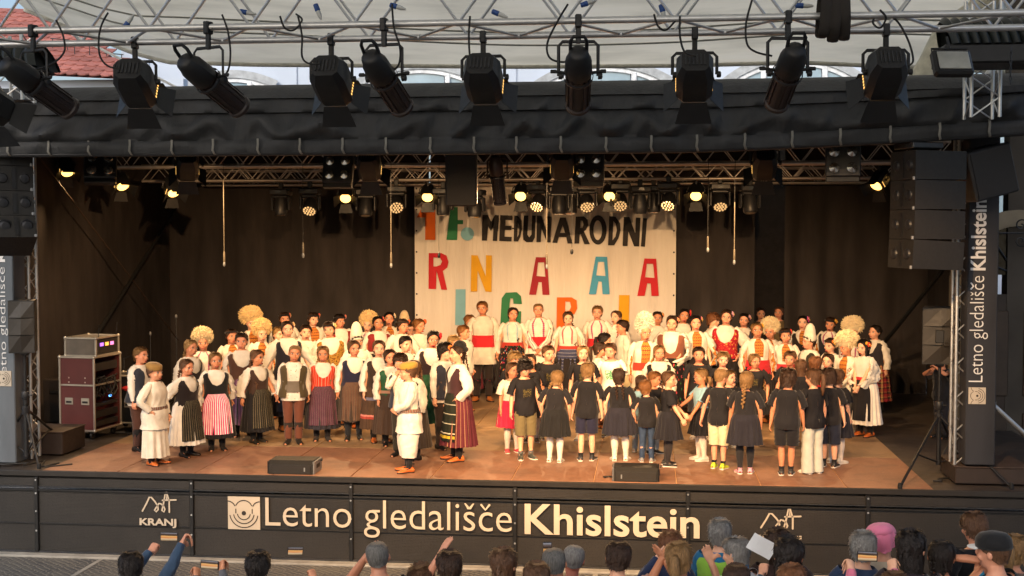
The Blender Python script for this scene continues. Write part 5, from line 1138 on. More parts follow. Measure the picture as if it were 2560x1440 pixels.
def f_legs(zb, rad, hip=True, wr=.05):
    def f():
        m = MB()
        if hip: g_torso(m, .80, 1.03, .016, wr=.003, rows=8)
        for q, s in ((1, 'L'), (-1, 'R')):
            h, kn, an = J['hip' + s], J['kn' + s], J['an' + s]; n = 18; zz = np.linspace(.93, zb, n); th = np.linspace(0, 2 * PI, 21); P = []; uvs = []
            rr = np.interp(np.linspace(0, 1, n), np.linspace(0, 1, len(rad)), rad)
            for i, (z, r) in enumerate(zip(zz, rr)):
                c = np.array([np.interp(z, [an[2], kn[2], h[2]], [an[0], kn[0], h[0] + .004]), np.interp(z, [an[2], kn[2], h[2]], [an[1], kn[1] + .008, .012]), z])
                r2 = r * (1 + wr * np.sin(5 * th + i * 1.1) * np.sin(i * .8) + wr * .5 * np.sin(3 * th + i * 2.2))
                P.append(c + np.stack([r2 * np.cos(th), r2 * np.sin(th) * 1.06, 0 * th], 1)); uvs += [(a / (2 * PI), 1 - i / (n - 1)) for a in th]
            m.grid(P, uv=uvs, flip=True)
        return m
    return f
LW = lambda v: weights(v, ('pelvis', 'spine') + LEGS)
def f_lower(z0, z1, r0, r1, wr=.03):
    """sock / boot shaft / gaiter on both shins"""
    def f():
        m = MB()
        for q, s in ((1, 'L'), (-1, 'R')):
            kn, an = J['kn' + s], J['an' + s]; n = 10; th = np.linspace(0, 2 * PI, 17); P = []; uvs = []
            for i, t in enumerate(np.linspace(0, 1, n)):
                z = z0 + t * (z1 - z0); c = np.array([np.interp(z, [an[2], kn[2]], [an[0], kn[0]]), np.interp(z, [an[2], kn[2]], [an[1], kn[1]]) + .01 * math.sin(PI * t), z])
                bs = np.interp(z, [.05, .1, .2, .33, .44, .52], [.036, .037, .043, .057, .053, .056]); r = bs + r0 + t * (r1 - r0)
                P.append(c + np.stack([r * np.cos(th) * (1 + wr * np.sin(7 * z * 9 + th)), r * np.sin(th), 0 * th], 1)); uvs += [(a / (2 * PI), t) for a in th]
            m.grid(P, uv=uvs)
        return m
    return f
def f_shoe(kind):
    def f():
        m = MB()
        for q, s in ((1, 'L'), (-1, 'R')):
            an = J['an' + s]; th = np.linspace(0, 2 * PI, 17)
            F_ = [(.085, .018, .018, .040), (.075, .036, .042, .050), (.03, .040, .058, .058), (-.01, .042, .055, .056), (-.055, .046, .040, .044), (-.11, .051, .030, .034), (-.155, .046, .025, .029), (-.185, .028, .018, .026)]
            if kind == 'opanke': F_ = F_[:-1] + [(-.19, .026, .018, .030), (-.205, .012, .012, .044)]
            P = []
            for y, a, b, c in F_:
                x = an[0] + q * .05 * max(0, -y); z = np.maximum(c + b * np.sin(th), .004); P.append(np.stack([x + a * np.cos(th), np.full(17, an[1] + y), z], 1))
            m.grid(P, cap=False)
            if kind in ('sneaker', 'opanke'):
                P = []
                for zz, k in ((.002, 1.0), (.004, 1.06), (.024, 1.06), (.026, .98)):
                    P.append([(an[0] + q * .05 * max(0, -y) + a * k * sx, an[1] + y * (1.03 if kind == 'sneaker' else 1.0), zz) for y, a, sx in [(y, a, 1) for y, a, b, c in F_] + [(y, a, -1) for y, a, b, c in F_[::-1]]])
                m.grid(np.array(P), True, m=1)
            if kind == 'sneaker': m.tube([np.array([an[0] + .03 * math.cos(t), an[1] + .01 + .04 * math.sin(t), .105]) for t in np.linspace(0, 2 * PI, 13)], .012, 6, cap=False)
            if kind == 'opanke':
                for i in range(3): m.tube([np.array([an[0] + .043 * math.cos(t), an[1] - .03 + .03 * i + .05 * math.sin(t), .07 + .035 * i + .015 * math.sin(t)]) for t in np.linspace(0, 2 * PI, 13)], .006, 5, m=1, cap=False)
        return m
    return f
FW_ = lambda v: weights(v, tuple(a + s for a in ('sk', 'ft') for s in 'LR'))
def f_face(mouth=1.0, op=0.0):
    m = MB()
    for q in (1, -1):
        th = np.linspace(0, 2 * PI, 13)[:-1]
        def patch(cx, cz, a, b, y, mi, tilt=0.0, bulge=.003):
            v = [(cx, y - bulge, cz)] + [(cx + a * math.cos(t), y + .0035 * (abs(math.cos(t))), cz + b * math.sin(t) * (1 if math.sin(t) > 0 else .8) + tilt * math.cos(t) * q) for t in th]
            m.add(v, [(0, i + 1, (i + 1) % 12 + 1) for i in range(12)], None, mi)
        patch(.032 * q, 1.648, .0155, .0085, -.0985, 0, .001); patch(.032 * q, 1.6475, .0066, .0070, -.1020, 1)
        patch(.033 * q, 1.6565, .0175, .0028, -.1000, 1, .001)
        patch(.034 * q, 1.669, .018, .0032, -.1035, 2, .002)
    th = np.linspace(0, 2 * PI, 15)[:-1]
    m.add([(0, -.112, 1.5735)] + [(.024 * mouth * math.cos(t), -.1085 + .006 * abs(math.cos(t)), 1.5735 + (.0075 + .006 * op) * math.sin(t) - .004 * op + .004 * (mouth - 1) * abs(math.cos(t)) * 6) for t in th], [(0, i + 1, (i + 1) % 14 + 1) for i in range(14)], None, 3)
    if op: m.add([(0, -.1145, 1.569)] + [(.015 * math.cos(t), -.112 + .003 * abs(math.cos(t)), 1.569 + .0075 * math.sin(t)) for t in th], [(0, i + 1, (i + 1) % 14 + 1) for i in range(14)], None, 1)
    return m
def hair_cap(line, ex=.012, k=36, n=18, seed=0, wave=.004, tufts=850):
    """hair shell over the skull: line(theta)-> lowest z; theta 0 front"""
    th = np.linspace(-PI, PI, k + 1); zt = [h[0] for h in HEADZ]; P = []; uvs = []
    lo = line(np.abs(th)) if not isinstance(line, tuple) else None
    for v in np.linspace(0, 1, n):
        vv = math.sin(v * PI / 2); z = lo + vv * (1.7495 - lo); zc = np.clip(z, 1.60, 1.7495)
        a = np.interp(zc, zt, [h[1] for h in HEADZ]); f = np.interp(zc, zt, [h[2] for h in HEADZ]); b = np.interp(zc, zt, [h[3] for h in HEADZ]); c = (f + b) / 2; h = (b - f) / 2
        e = ex + wave * np.sin(11 * th + seed + v * 2) * (1 - v * .7); e = e * (.35 + .65 * np.clip((1 - v) * 8 * 0 + 1, 0, 1))
        P.append(np.stack([(a + e) * np.sin(th), c - (h + e) * np.cos(th), z + ex * .9 * vv], 1)); uvs += [((t + PI) / (2 * PI), v) for t in th]
    m = MB().grid(P, uv=uvs); o_ = (n - 1) * (k + 1); m.f.append(tuple(range(o_, o_ + k))); m.mi.append(0)
    G = np.array(P); R = rs(seed + 11)
    for q in range(tufts):
        i = int(R.uniform(0, n - 3)); j = R.randrange(k); a_, b_ = G[i + 2, j], G[i, j]; up = a_ - b_; c = G[i + 1, j] ; nn_ = c - np.array([0, 0, 1.62]); nn_ /= np.linalg.norm(nn_) + 1e-9
        sd = np.cross(nn_, up); sd /= np.linalg.norm(sd) + 1e-9; wd = R.uniform(.005, .015); L_ = R.uniform(.7, 1.5); lift = R.uniform(.0, 1.0) ** 2 * ex * 1.7; tw = R.uniform(-.4, .4) * np.linalg.norm(up)
        m.add([a_ + sd * wd, a_ - sd * wd, b_ - up * (L_ - 1) * .5 - sd * wd * .3 + nn_ * lift + sd * tw * .4, b_ - up * (L_ - 1) * .5 + sd * wd * .3 + nn_ * lift + sd * tw * .4], [(0, 1, 2, 3)])
    return m
L_SHORT = lambda t: np.interp(t, [0, .5, .85, 1.2, 1.5, 1.75, 2.3, PI], [1.712, 1.710, 1.690, 1.655, 1.645, 1.615, 1.575, 1.565])
L_BUZZ = lambda t: np.interp(t, [0, .5, .85, 1.2, 1.5, 1.75, 2.3, PI], [1.716, 1.713, 1.695, 1.66, 1.65, 1.62, 1.585, 1.58])
L_FRINGE = lambda t: np.interp(t, [0, .5, .85, 1.2, 1.5, 1.75, 2.3, PI], [1.676, 1.674, 1.665, 1.635, 1.62, 1.59, 1.56, 1.55])
L_GIRL = lambda t: np.interp(t, [0, .4, .8, 1.1, 1.5, 1.75, 2.3, PI], [1.724, 1.716, 1.69, 1.652, 1.625, 1.59, 1.56, 1.552])
L_LONG = lambda t: np.interp(t, [0, .4, .8, 1.05, 1.3, 1.75, 2.3, PI], [1.724, 1.712, 1.68, 1.58, 1.46, 1.40, 1.36, 1.34])
L_BALD = lambda t: np.interp(t, [0, .8, 1.2, 1.5, 2.0, PI], [1.7485, 1.735, 1.68, 1.65, 1.6, 1.585])
def braid(m, p, r=.017):
    p = np.array(p, float); n = max(4, int(np.linalg.norm(np.diff(p, axis=0), axis=1).sum() / .02)); t = np.linspace(0, len(p) - 1, n)
    for i, x in enumerate(t):
        k = min(int(x), len(p) - 2); c = p[k] + (p[k + 1] - p[k]) * (x - k); q = 1 if i % 2 else -1
        m.ell(c + np.array([q * r * .45, 0, 0]), (r * .8, r * .95, r * 1.05), 5, 8, R=Ry(q * .5))
    m.ell(p[-1] + np.array([0, 0, -.03]), (r * .55, r * .55, .035), 5, 8)
def f_hair(kind):
    def f():
        if kind == 'short': return hair_cap(L_SHORT, .010)
        if kind == 'buzz': return hair_cap(L_BUZZ, .005, wave=.001, tufts=150)
        if kind == 'fringe': return hair_cap(L_FRINGE, .018, wave=.007)
        if kind == 'bald': return hair_cap(L_BALD, .003, wave=.0, tufts=80)
        if kind == 'tail':
            m = hair_cap(L_GIRL, .010); m.tube([(0, .10, 1.68), (0, .135, 1.67), (0, .14, 1.6), (0, .125, 1.5), (0, .12, 1.42)], [.02, .028, .034, .026, .008], 10); return m
        if kind == 'long':
            m = hair_cap(L_LONG, .014, n=26, wave=.006); return m
        m = hair_cap(L_GIRL, .007)
        if kind == 'bun': m.ell((0, .11, 1.66), (.05, .035, .05), 8, 12)
        if kind == 'braid1': braid(m, [(0, .095, 1.60), (.0, .115, 1.5), (0, .12, 1.36)], .021)
        if kind == 'braid2':
            for q in (1, -1): braid(m, [(.055 * q, .06, 1.585), (.085 * q, .035, 1.50), (.09 * q, -.06, 1.40), (.088 * q, -.115, 1.28)], .016)
        if kind == 'braidR': braid(m, [(.04, .085, 1.58), (.085, .03, 1.48), (.095, -.07, 1.38), (.085, -.125, 1.22)], .017)
        if kind == 'corn':
            for q in (1, -1):
                for x in (.02, .045): braid(m, [(x * q, -.07, 1.725), (x * q * 1.1, .0, 1.755), (x * q, .07, 1.71), (x * q, .095, 1.62)], .010)
                braid(m, [(.035 * q, .09, 1.58), (.04 * q, .11, 1.48), (.04 * q, .115, 1.40)], .015)
        if kind == 'pig':
            for q in (1, -1): m.tube([(.075 * q, .05, 1.64), (.105 * q, .06, 1.63), (.11 * q, .06, 1.57), (.10 * q, .06, 1.5)], [.015, .026, .024, .006], 8)
        return m
    return f
HD = lambda v: weights(v, ('head',))
def f_fur(seed, w=.145, h=.155, cz=1.735):
    def f():
        R = rs(seed); m = MB(); m.ell((0, .035, cz + .02), (w * .9, w * .9, h * .84), 10, 16)
        for i in range(2000):
            u, a = R.uniform(-.75, 1), R.uniform(0, 2 * PI); s = math.sqrt(1 - u * u); d = np.array([s * math.cos(a), s * math.sin(a), u])
            if d[1] < -.55 and d[2] < -.1: continue
            c = np.array([0, .035, cz + .02]) + d * (w * .86, w * .86, h * .8); t = np.array([R.uniform(-1, 1), R.uniform(-1, 1), R.uniform(-1, 1)]) * .5; t1 = np.cross(d, t); t1 /= np.linalg.norm(t1) + 1e-6; t2 = np.cross(d, t1)
            tip = c + d * R.uniform(.012, .04) + t * .02 + np.array([0, 0, -R.uniform(.0, .03)]); r = R.uniform(.009, .017)
            m.add([c + t1 * r, c - t1 * r * .5 + t2 * r * .8, c - t1 * r * .5 - t2 * r * .8, tip], [(0, 1, 3), (1, 2, 3), (2, 0, 3)])
        return m
    return f
def f_cone(): return MB().lathe([(.092, 1.665), (.097, 1.69), (.090, 1.75), (.076, 1.83), (.058, 1.89), (.03, 1.925), (.004, 1.935)], 20, (0, .005, 0))
def f_capband():
    m = MB().lathe([(.098, 1.685), (.102, 1.70), (.104, 1.735), (.100, 1.745), (.07, 1.765), (.02, 1.772), (.002, 1.772)], 20, (0, .0, 0)); m.v = [(x * .9, y * 1.08, z + .15 * y * .9) for x, y, z in m.v]; return m
def f_bonnet():
    m = MB(); m.ell((0, .03, 1.745), (.085, .085, .075), 9, 14); m.ell((0, .055, 1.70), (.095, .08, .05), 8, 14); return m
def f_kerchief():
    m = hair_cap(lambda t: np.interp(t, [0, .4, .9, 1.3, PI], [1.715, 1.71, 1.66, 1.57, 1.52]), .02, tufts=0); m.v = [(x, y + (.03 if y > .06 else 0), z + (.05 * max(0, y) * 4 if z > 1.68 else 0)) for x, y, z in m.v]; return m
def f_band(): return hair_cap(lambda t: 1.70 + .03 * np.cos(t) * 0 + np.interp(t, [0, 1.5, PI], [.012, .0, -.02]), .016, n=3)
def f_headband():
    th = np.linspace(-PI, PI, 33); P = []
    for dz in (-.012, 0, .012): P.append(np.stack([.09 * np.sin(th), -.112 * np.cos(th), 1.705 + dz + .012 * np.cos(th) + (.0 if dz else 0)], 1) * (1, 1, 1) + np.stack([.004 * (1 - abs(dz) * 60) * np.sin(th), -.004 * np.cos(th), 0 * th], 1))
    return MB().grid(P)
def f_flower(q, seed=0, big=1.0):
    def f():
        m = MB(); R = rs(seed); c0 = np.array([.085 * q, -.02, 1.70])
        for c, s, mi in ((c0, 1.0, 0), (c0 + (-.012 * q, -.04, .025), .75, 1), (c0 + (.005 * q, .03, -.015), .7, 0)):
            for i in range(6):
                a = i * PI / 3 + R.uniform(0, .5); d = np.array([.25 * q, math.cos(a), math.sin(a)]); m.ell(c + d * .020 * s * big, np.array((.010, .017, .017)) * s * big, 4, 6, mi)
            m.ell(c + (.014 * q, 0, 0), np.array((.01, .012, .012)) * s * big, 4, 6, 2)
        return m
    return f
def f_cap():
    m = MB().lathe([(.099, 1.675), (.101, 1.70), (.096, 1.735), (.075, 1.762), (.03, 1.775), (.002, 1.777)], 20, (0, .0, 0)); m.v = [(x * .92, y * 1.1, z) for x, y, z in m.v]
    P = []
    for r in (.0, .5, 1.0): P.append([(.085 * math.sin(a) * (1 + .0 * r), -.085 * math.cos(a) - .07 * r * math.cos(a) ** 1 - .01, 1.685 - .012 * r) for a in np.linspace(-1.1, 1.1, 13)])
    return m.grid(P, m=1).grid(np.array(P) - (0, 0, .004), m=1, flip=True)
def f_beanie():
    m = hair_cap(lambda t: np.interp(t, [0, 1.2, 1.7, PI], [1.69, 1.66, 1.63, 1.575]), .024, wave=.008, tufts=0); m.ell((0, .05, 1.735), (.075, .075, .045), 8, 14); return m
# ------------------------------------------------------------------ cloth, skin and hair materials
M_SKIN = m_obj('skin', .48, .12, 18, .06, 120, .35); M_CLOTH = m_obj('cloth', .82, .22, 7, .6, 14, .2, .15); M_HAIR = m_obj('hair', .55, .6, 34, .8, 70, .35, 0, 0, (3, 3, .5))
M_FUR = m_obj('fleece', .95, .18, 16, .3, 60, .1, .4); M_LEATHER = m_obj('leather', .45, .25, 20, .2, 50, .4)
M_EYEW = mat('eye_white', 'd8cfc6', .3); M_EYE = mat('eye_dark', '3a241a', .3); M_BROW = mat('eyebrow', '5a4030', .7); M_LIP = mat('lips', 'a04a42', .45); M_LIPR = mat('red_lipstick', 'b3202a', .4)
M_SOLE = mat('white_sole', 'd9d3c8', .6); M_THONG = mat('dark_thong', '2a1c16', .6)
PAT = {}
def pat(name, fn):
    g = N('pattern_' + name); u, v = g.uv(); c = fn(g, u, v); n = g.noise(12, 3, g.co('Object')); c = g.mix(1.0, c, g.ramp(n, [(.25, (.8,) * 3 + (1,)), (.75, (1.05,) * 3 + (1,))]), 'MULTIPLY')
    g.bump(g.noise(18, 4, g.co('Object')), .35, .01); PAT[name] = g.fin(c, .85, 0, .2)
def vs_(n, stops): return lambda g, u, v: g.ramp(g.math('FRACT', g.math('MULTIPLY', u, n)), [(p, lin(c)) for p, c in stops], 'CONSTANT')
def hs_(n, stops): return lambda g, u, v: g.ramp(g.math('FRACT', g.math('MULTIPLY', v, n)), [(p, lin(c)) for p, c in stops], 'CONSTANT')
pat('pink', vs_(15, [(0, 'd23a70'), (.55, 'f0e2e6')])); pat('darkstripe', vs_(14, [(0, '26241f'), (.72, '9a8f72'), (.82, '26241f')])); pat('brownstripe', vs_(17, [(0, '5a3f30'), (.45, '7d6350'), (.6, '3a3b3a'), (.85, '6a4a3a')]))
pat('multistripe', vs_(16, [(0, '4a2338'), (.3, '7c4a60'), (.45, '2f3a35'), (.7, '8f6a70'), (.8, '3a1f2c')])); pat('blackpin', vs_(22, [(0, '1c1b1a'), (.8, '6f6858'), (.9, '1c1b1a')])); pat('redstripe', vs_(26, [(0, 'c33a26'), (.6, 'e8a090'), (.75, 'c33a26')]))
pat('redpin', vs_(24, [(0, '5a2730'), (.8, 'a07a5a'), (.9, '5a2730')])); pat('purplestripe', vs_(20, [(0, '5a3a50'), (.5, '80607a'), (.7, '33302e')]))
pat('brownband', hs_(1, [(0, '4a382c'), (.22, '9a4038'), (.27, 'c07a70'), (.31, '4a382c'), (.62, '6a6a80'), (.68, '4a382c')]))
pat('greenapron', hs_(1, [(0, '1d1f1a'), (.06, 'b09a30'), (.12, '2a2c20'), (.16, 'c9c2b0'), (.18, '22261f'), (.36, 'b0ae9c'), (.38, '22261f'), (.56, 'a4a292'), (.58, '22261f'), (.76, 'a4a292'), (.78, '22261f')]))
pat('blueapron', hs_(9, [(0, '3a3f5c'), (.8, '9a9aa8'), (.9, '3a3f5c')])); pat('plaid', lambda g, u, v: g.mix(.5, vs_(9, [(0, '7a1f28'), (.5, '2a1a1c'), (.8, 'b09060')])(g, u, v), hs_(8, [(0, '8a2630'), (.5, '241819'), (.85, 'a08050')])(g, u, v)))
pat('velvetgreen', lambda g, u, v: g.ramp(g.noise(9, 4, g.co('Object')), [(.3, lin('173a28')), (.7, lin('2f5a40'))])); pat('goldvest', lambda g, u, v: g.ramp(g.noise(30, 5, g.co('Object')), [(.35, lin('4a3318')), (.5, lin('b48a3c')), (.62, lin('6a4420'))])); pat('redgold', lambda g, u, v: g.ramp(g.noise(26, 5, g.co('Object')), [(.35, lin('8a1c28')), (.58, lin('a8202e')), (.64, lin('c9a050'))]))
def emb(base, cols, wd=.05, v0=.45, n=(50, 22)):
    def f(g, u, v):
        ck = g.n('TexChecker'); ck.inputs['Scale'].default_value = 1; cm = g.n('CombineXYZ'); g.l(g.math('MULTIPLY', u, n[0] * 2.0), cm.inputs[0]); g.l(g.math('MULTIPLY', v, n[1] * 2.0), cm.inputs[1]); g.l(cm.outputs[0], ck.inputs[0])
        ck.inputs[1].default_value = lin(cols[0]); ck.inputs[2].default_value = lin(cols[1])
        rows = g.mix(g.math('GREATER_THAN', g.math('FRACT', g.math('MULTIPLY', v, 11)), .8), ck.outputs[0], lin(cols[2]))
        d = g.math('ABSOLUTE', g.math('SUBTRACT', u, .5)); k = g.math('MULTIPLY', g.math('LESS_THAN', d, wd), g.math('GREATER_THAN', v, v0)); return g.mix(k, lin(base), rows)
    return f
pat('embro', emb('dad2c4', ('a8402c', 'c9953c', '5a2a20'), .055, .42)); pat('embrored', emb('dad2c6', ('c02838', 'dad2c6', '8a3050'), .03, .35))
def twostrip(base, c1, c2):
    def f(g, u, v):
        d = g.math('ABSOLUTE', g.math('SUBTRACT', g.math('ABSOLUTE', g.math('SUBTRACT', u, .5)), .065)); k = g.math('MULTIPLY', g.math('LESS_THAN', d, .014), g.math('GREATER_THAN', v, .4))
        z = g.mix(g.math('GREATER_THAN', g.math('FRACT', g.math('MULTIPLY', v, 24)), .5), lin(c1), lin(c2)); return g.mix(k, lin(base), z)
    return f
pat('strips', twostrip('dad2c5', 'b03048', '8a6a90')); pat('stripsblue', twostrip('dad2c5', '5a90a8', 'c0d0d0')); pat('stripsred', twostrip('dad2c5', 'c03040', 'd88080'))
def floral(base, sc_, thr, cols):
    def f(g, u, v):
        cm = g.n('CombineXYZ'); g.l(g.math('MULTIPLY', u, 2.0), cm.inputs[0]); g.l(v, cm.inputs[1]); w_ = g.n('TexVoronoi'); w_.inputs['Scale'].default_value = sc_; g.l(cm.outputs[0], w_.inputs['Vector'])
        s = g.n('SeparateColor'); g.l(w_.outputs['Color'], s.inputs[0]); c = g.ramp(s.outputs[0], [(i / len(cols), lin(x)) for i, x in enumerate(cols)], 'CONSTANT'); return g.mix(g.math('LESS_THAN', w_.outputs['Distance'], thr), lin(base), c)
    return f
pat('floral', floral('1b1618', 14, .34, ['b8283a', 'c9883a', '3a5a8a', '2f6a40', 'c04a78', 'd8c0a0'])); pat('roses', floral('191517', 9, .30, ['a8202e', '2f6a40', 'b84a5a', '35702f'])); pat('whiteflower', floral('e6dcd4', 16, .28, ['c88090', '9aa870', 'd8a0a8', 'e6dcd4'])); pat('sprig', floral('dad2c7', 13, .16, ['b04040', 'c07a50', '6a7a50']))
pat('denim', lambda g, u, v: g.ramp(g.noise(14, 5, g.co('Object')), [(.3, lin('2c3a52')), (.7, lin('3f5270'))])); pat('paledenim', lambda g, u, v: g.ramp(g.noise(14, 5, g.co('Object')), [(.3, lin('8ea0b0')), (.7, lin('b4c2cc'))]))
pat('gaiter', lambda g, u, v: g.mix(.0, floral('e0d6c8', 8, .25, ['8a2030', '202020', 'c09040'])(g, u, v), lin('241c1a'))); pat('darkgaiter', lambda g, u, v: floral('1d1a1a', 9, .28, ['7a2a34', '4a4a70', '1d1a1a'])(g, u, v)); pat('wovenbelt', vs_(30, [(0, '6a5a4a'), (.4, '8a8078'), (.7, '7a4038')]))
def teeprint(base, col, w_, v0, v1, th, sc_):
    def f(g, u, v):
        d = g.math('ABSOLUTE', g.math('SUBTRACT', u, .5)); k = g.math('MULTIPLY', g.math('LESS_THAN', d, w_), g.math('MULTIPLY', g.math('GREATER_THAN', v, v0), g.math('LESS_THAN', v, v1)))
        cm = g.n('CombineXYZ'); g.l(g.math('MULTIPLY', u, 4.0), cm.inputs[0]); g.l(v, cm.inputs[1]); n = g.noise(sc_, 2, cm.outputs[0]); r = g.math('LESS_THAN', g.math('ABSOLUTE', g.math('SUBTRACT', n, .5)), th)
        return g.mix(g.math('MULTIPLY', k, r), lin(base), lin(col))
    return f
pat('teeprint', teeprint('1f1e22', '6f6234', .06, .52, .74, .035, 12)); pat('dinotee', teeprint('ece6dc', '5fa878', .075, .48, .76, .09, 9))
# ------------------------------------------------------------------ wardrobe
REG = {}
def reg(key, name, fn, only, m=None): REG[key] = (name, fn, only, m)
reg('tee', 't_shirt', f_tshirt, SLV); reg('blouse', 'blouse', f_blouse, SLV); reg('puff', 'blouse', f_puff, SLV); reg('shirt', 'shirt', f_shirt, SLV); reg('tunic', 'tunic', f_tunic, SLV)
reg('vest', 'vest', f_vest, TOR); reg('vopen', 'vest', f_vest_open, TOR); reg('bolero', 'bolero', f_bolero, TOR); reg('sash', 'sash', f_sash, TOR); reg('wsash', 'sash', f_widesash, TOR); reg('belt', 'belt', f_belt, TOR)
for k, z, r in (('skL', .25, .30), ('skC', .36, .28), ('skM', .44, .25), ('skS', .53, .27), ('skD', .58, .24)): reg(k, 'skirt', f_skirt(z, r, 20 if k != 'skS' else 16, .018 if k != 'skS' else .024), ('pelvis',))
for k, z, r in (('apL', .33, .29), ('apC', .38, .265), ('apM', .50, .24)): reg(k, 'apron', f_apron(z, r), ('pelvis',))
reg('robe', 'robe_skirt', f_skirt(.16, .215, 12, .014), ('pelvis',))
reg('wrap', 'jacket_round_waist', f_apron(.55, .25, 1.4, 1.04, .06, .02, True), ('pelvis',))
reg('trous', 'trousers', f_legs(.11, [.098, .096, .085, .072, .066, .062, .06]), LW); reg('jeans', 'jeans', f_legs(.09, [.095, .09, .078, .068, .06, .056, .054]), LW); reg('wide', 'wide_trousers', f_legs(.26, [.105, .125, .13, .13, .125, .115, .10]), LW); reg('gown', 'wide_trousers', f_legs(.18, [.105, .125, .135, .14, .145, .145, .14]), LW)
reg('palazzo', 'trousers', f_legs(.035, [.10, .10, .092, .088, .09, .095, .10]), LW); reg('breech', 'breeches', f_legs(.40, [.10, .108, .10, .088, .066, .058]), LW); reg('shorts', 'shorts', f_legs(.52, [.102, .108, .106, .10]), LW); reg('longshorts', 'shorts', f_legs(.44, [.102, .11, .106, .10, .096]), LW)
reg('tights', 'tights', f_legs(.07, [.092, .093, .088, .082, .076, .069, .063, .060, .061, .063, .066, .065, .058, .050, .045, .043, .043], False, 0), LW); reg('sock', 'sock', f_lower(.06, .30, .004, .006), FW_); reg('ankle', 'sock', f_lower(.06, .16, .004, .006), FW_); reg('boot', 'gaiter', f_lower(.05, .40, .010, .014), FW_)
reg('opanke', 'moccasin', f_shoe('opanke'), FW_, 'L'); reg('shoe', 'shoe', f_shoe('flat'), FW_, 'L'); reg('sneak', 'sneaker', f_shoe('sneaker'), FW_, 'L')
reg('fur', 'fur_hat', f_fur(3), HD, 'F'); reg('furbig', 'fur_hat', f_fur(5, .175, .165, 1.745), HD, 'F'); reg('furtall', 'fur_hat', f_fur(9, .135, .20, 1.765), HD, 'F'); reg('cone', 'felt_hat', f_cone, HD, 'F'); reg('capband', 'fez_cap', f_capband, HD); reg('bonnet', 'bonnet', f_bonnet, HD); reg('kerchief', 'kerchief', f_kerchief, HD); reg('hband', 'headband', f_headband, HD); reg('cap', 'cap', f_cap, HD); reg('beanie', 'beanie', f_beanie, HD)
reg('flR', 'flowers', f_flower(-1, 1), HD, 'X'); reg('flL', 'flowers', f_flower(1, 2), HD, 'X'); reg('flLb', 'flowers', f_flower(1, 2, 1.35), HD, 'X'); reg('flRb', 'flowers', f_flower(-1, 4, 1.35), HD, 'X')
for h in ('short', 'buzz', 'fringe', 'bald', 'tail', 'long', 'bun', 'braid1', 'braid2', 'braidR', 'corn', 'pig'): reg('h_' + h, 'hair', f_hair(h), HD if h != 'long' else (lambda v: weights(v, ('head', 'neck', 'chest'))), 'H')
HAIRC = dict(blond='8c6a42', lblond='a58354', brown='654630', dbrown='3f2a1d', black='211814', red='7d5032', grey='6f6c68', lgrey='8d8a86', ginger='8a5a30')
CN = dict(W='dcd5c9', W2='d2c8b8', cream='d9c9a4', blk='1a191b', tee='1f1e22', navy='23263a', brn='4a2f26', dbrn='33221c', olive='4a4632', red='b8242c', or_='c9682c', tan='b06a38', grey='77777a', dvest='1f1c20', green='24503a', khaki='6a5f42', neon='c8d838', pink='e0a0b0', sky='8fb8cc', fleece='d8c49c', fleecew='ddd4c2', fleecey='d2b47c', plum='3a2228', white='e6e2da')
SKINC = ['dda283', 'd6977a', 'e2ac8e', 'd59273', 'e3ae90', 'cf8e6e', 'c48462']
ARM = dict(dn=(.262, -.04, .86), ho=(.37, -.06, .88), hip=(.205, -.05, 1.0, 1, .6, 0), fr=(.035, -.20, .93, 1, .3, -.4), bk=(.05, .16, .93, 1, -.1, -.2), ch=(.03, -.16, 1.40, .6, -.2, -1), fw=(.16, -.40, 1.02), up=(.2, -.28, 1.55, .8, 0, -.6), w2=(.06, -.19, 1.03, 1, .2, -.3))
PEOPLE = []; BYID = {}
def prep(idn, hx, hy, fy, yaw, arms, hair, items, label, group=None, skin=None, fx=None, Y=None, floor=0.0, tpl=None, face=True, **kw):
    if Y is None: b = onz(fx if fx is not None else hx, fy)
    else: b = ony(hx, hy, Y)
    X, Yy = float(b[0]), float(b[1]); h = float(ony(hx, hy, Yy)[2]) - floor
    view = math.atan2(-X, Yy)
    d = dict(id=idn, X=X, Y=Yy, h=h, yaw=math.radians(yaw) + view, arms=arms, hair=hair, items=items, label=label, group=group, skin=skin, floor=floor, tpl=tpl, face=face and abs(yaw) < 115, yd=yaw, kw=kw, hold={})
    PEOPLE.append(d); BYID[idn] = d; return d
def local(d, P):
    P = np.array(P, float) - (d['X'], d['Y'], d['floor']); return Rz(-d['yaw']) @ P
def hold(a, sa, b, sb, zf=.46):
    A, B = BYID[a], BYID[b]; pa = np.array([A['X'], A['Y'], 0]); pb = np.array([B['X'], B['Y'], 0]); m = (pa + pb) / 2; m[2] = zf * (A['h'] + B['h']) / 2; u = pb - pa; u[2] = 0; u /= np.linalg.norm(u) + 1e-9
    A['hold'][sa] = local(A, m - u * .09 + np.array([0, 0, .04])); B['hold'][sb] = local(B, m + u * .09 + np.array([0, 0, .04]))
    for D_, s_ in ((A, sa), (B, sb)):
        q = D_['hold'][s_]; mn = .15 * D_['h']; sg = 1 if s_ == 'L' else -1
        if q[0] * sg < mn and q[1] > -.2: q[0] = sg * mn
PAIRS = ('opanke', 'shoe', 'sneak', 'sock', 'ankle', 'boot')
def halves(k, T):
    if k + '/2' not in _gc:
        out = []
        for sgn in (1, -1):
            keep = np.where(T['v'][:, 0] * sgn > 0)[0]; mp = -np.ones(len(T['v']), int); mp[keep] = np.arange(len(keep)); fi = [i for i, q in enumerate(T['f']) if mp[q[0]] >= 0]
            out.append(dict(v=T['v'][keep], f=[tuple(int(mp[x]) for x in T['f'][i]) for i in fi], uv=T['uv'][keep], w=T['w'][keep], mi=[T['mi'][i] for i in fi] if T['mi'] else None))
        _gc[k + '/2'] = out
    return _gc[k + '/2']
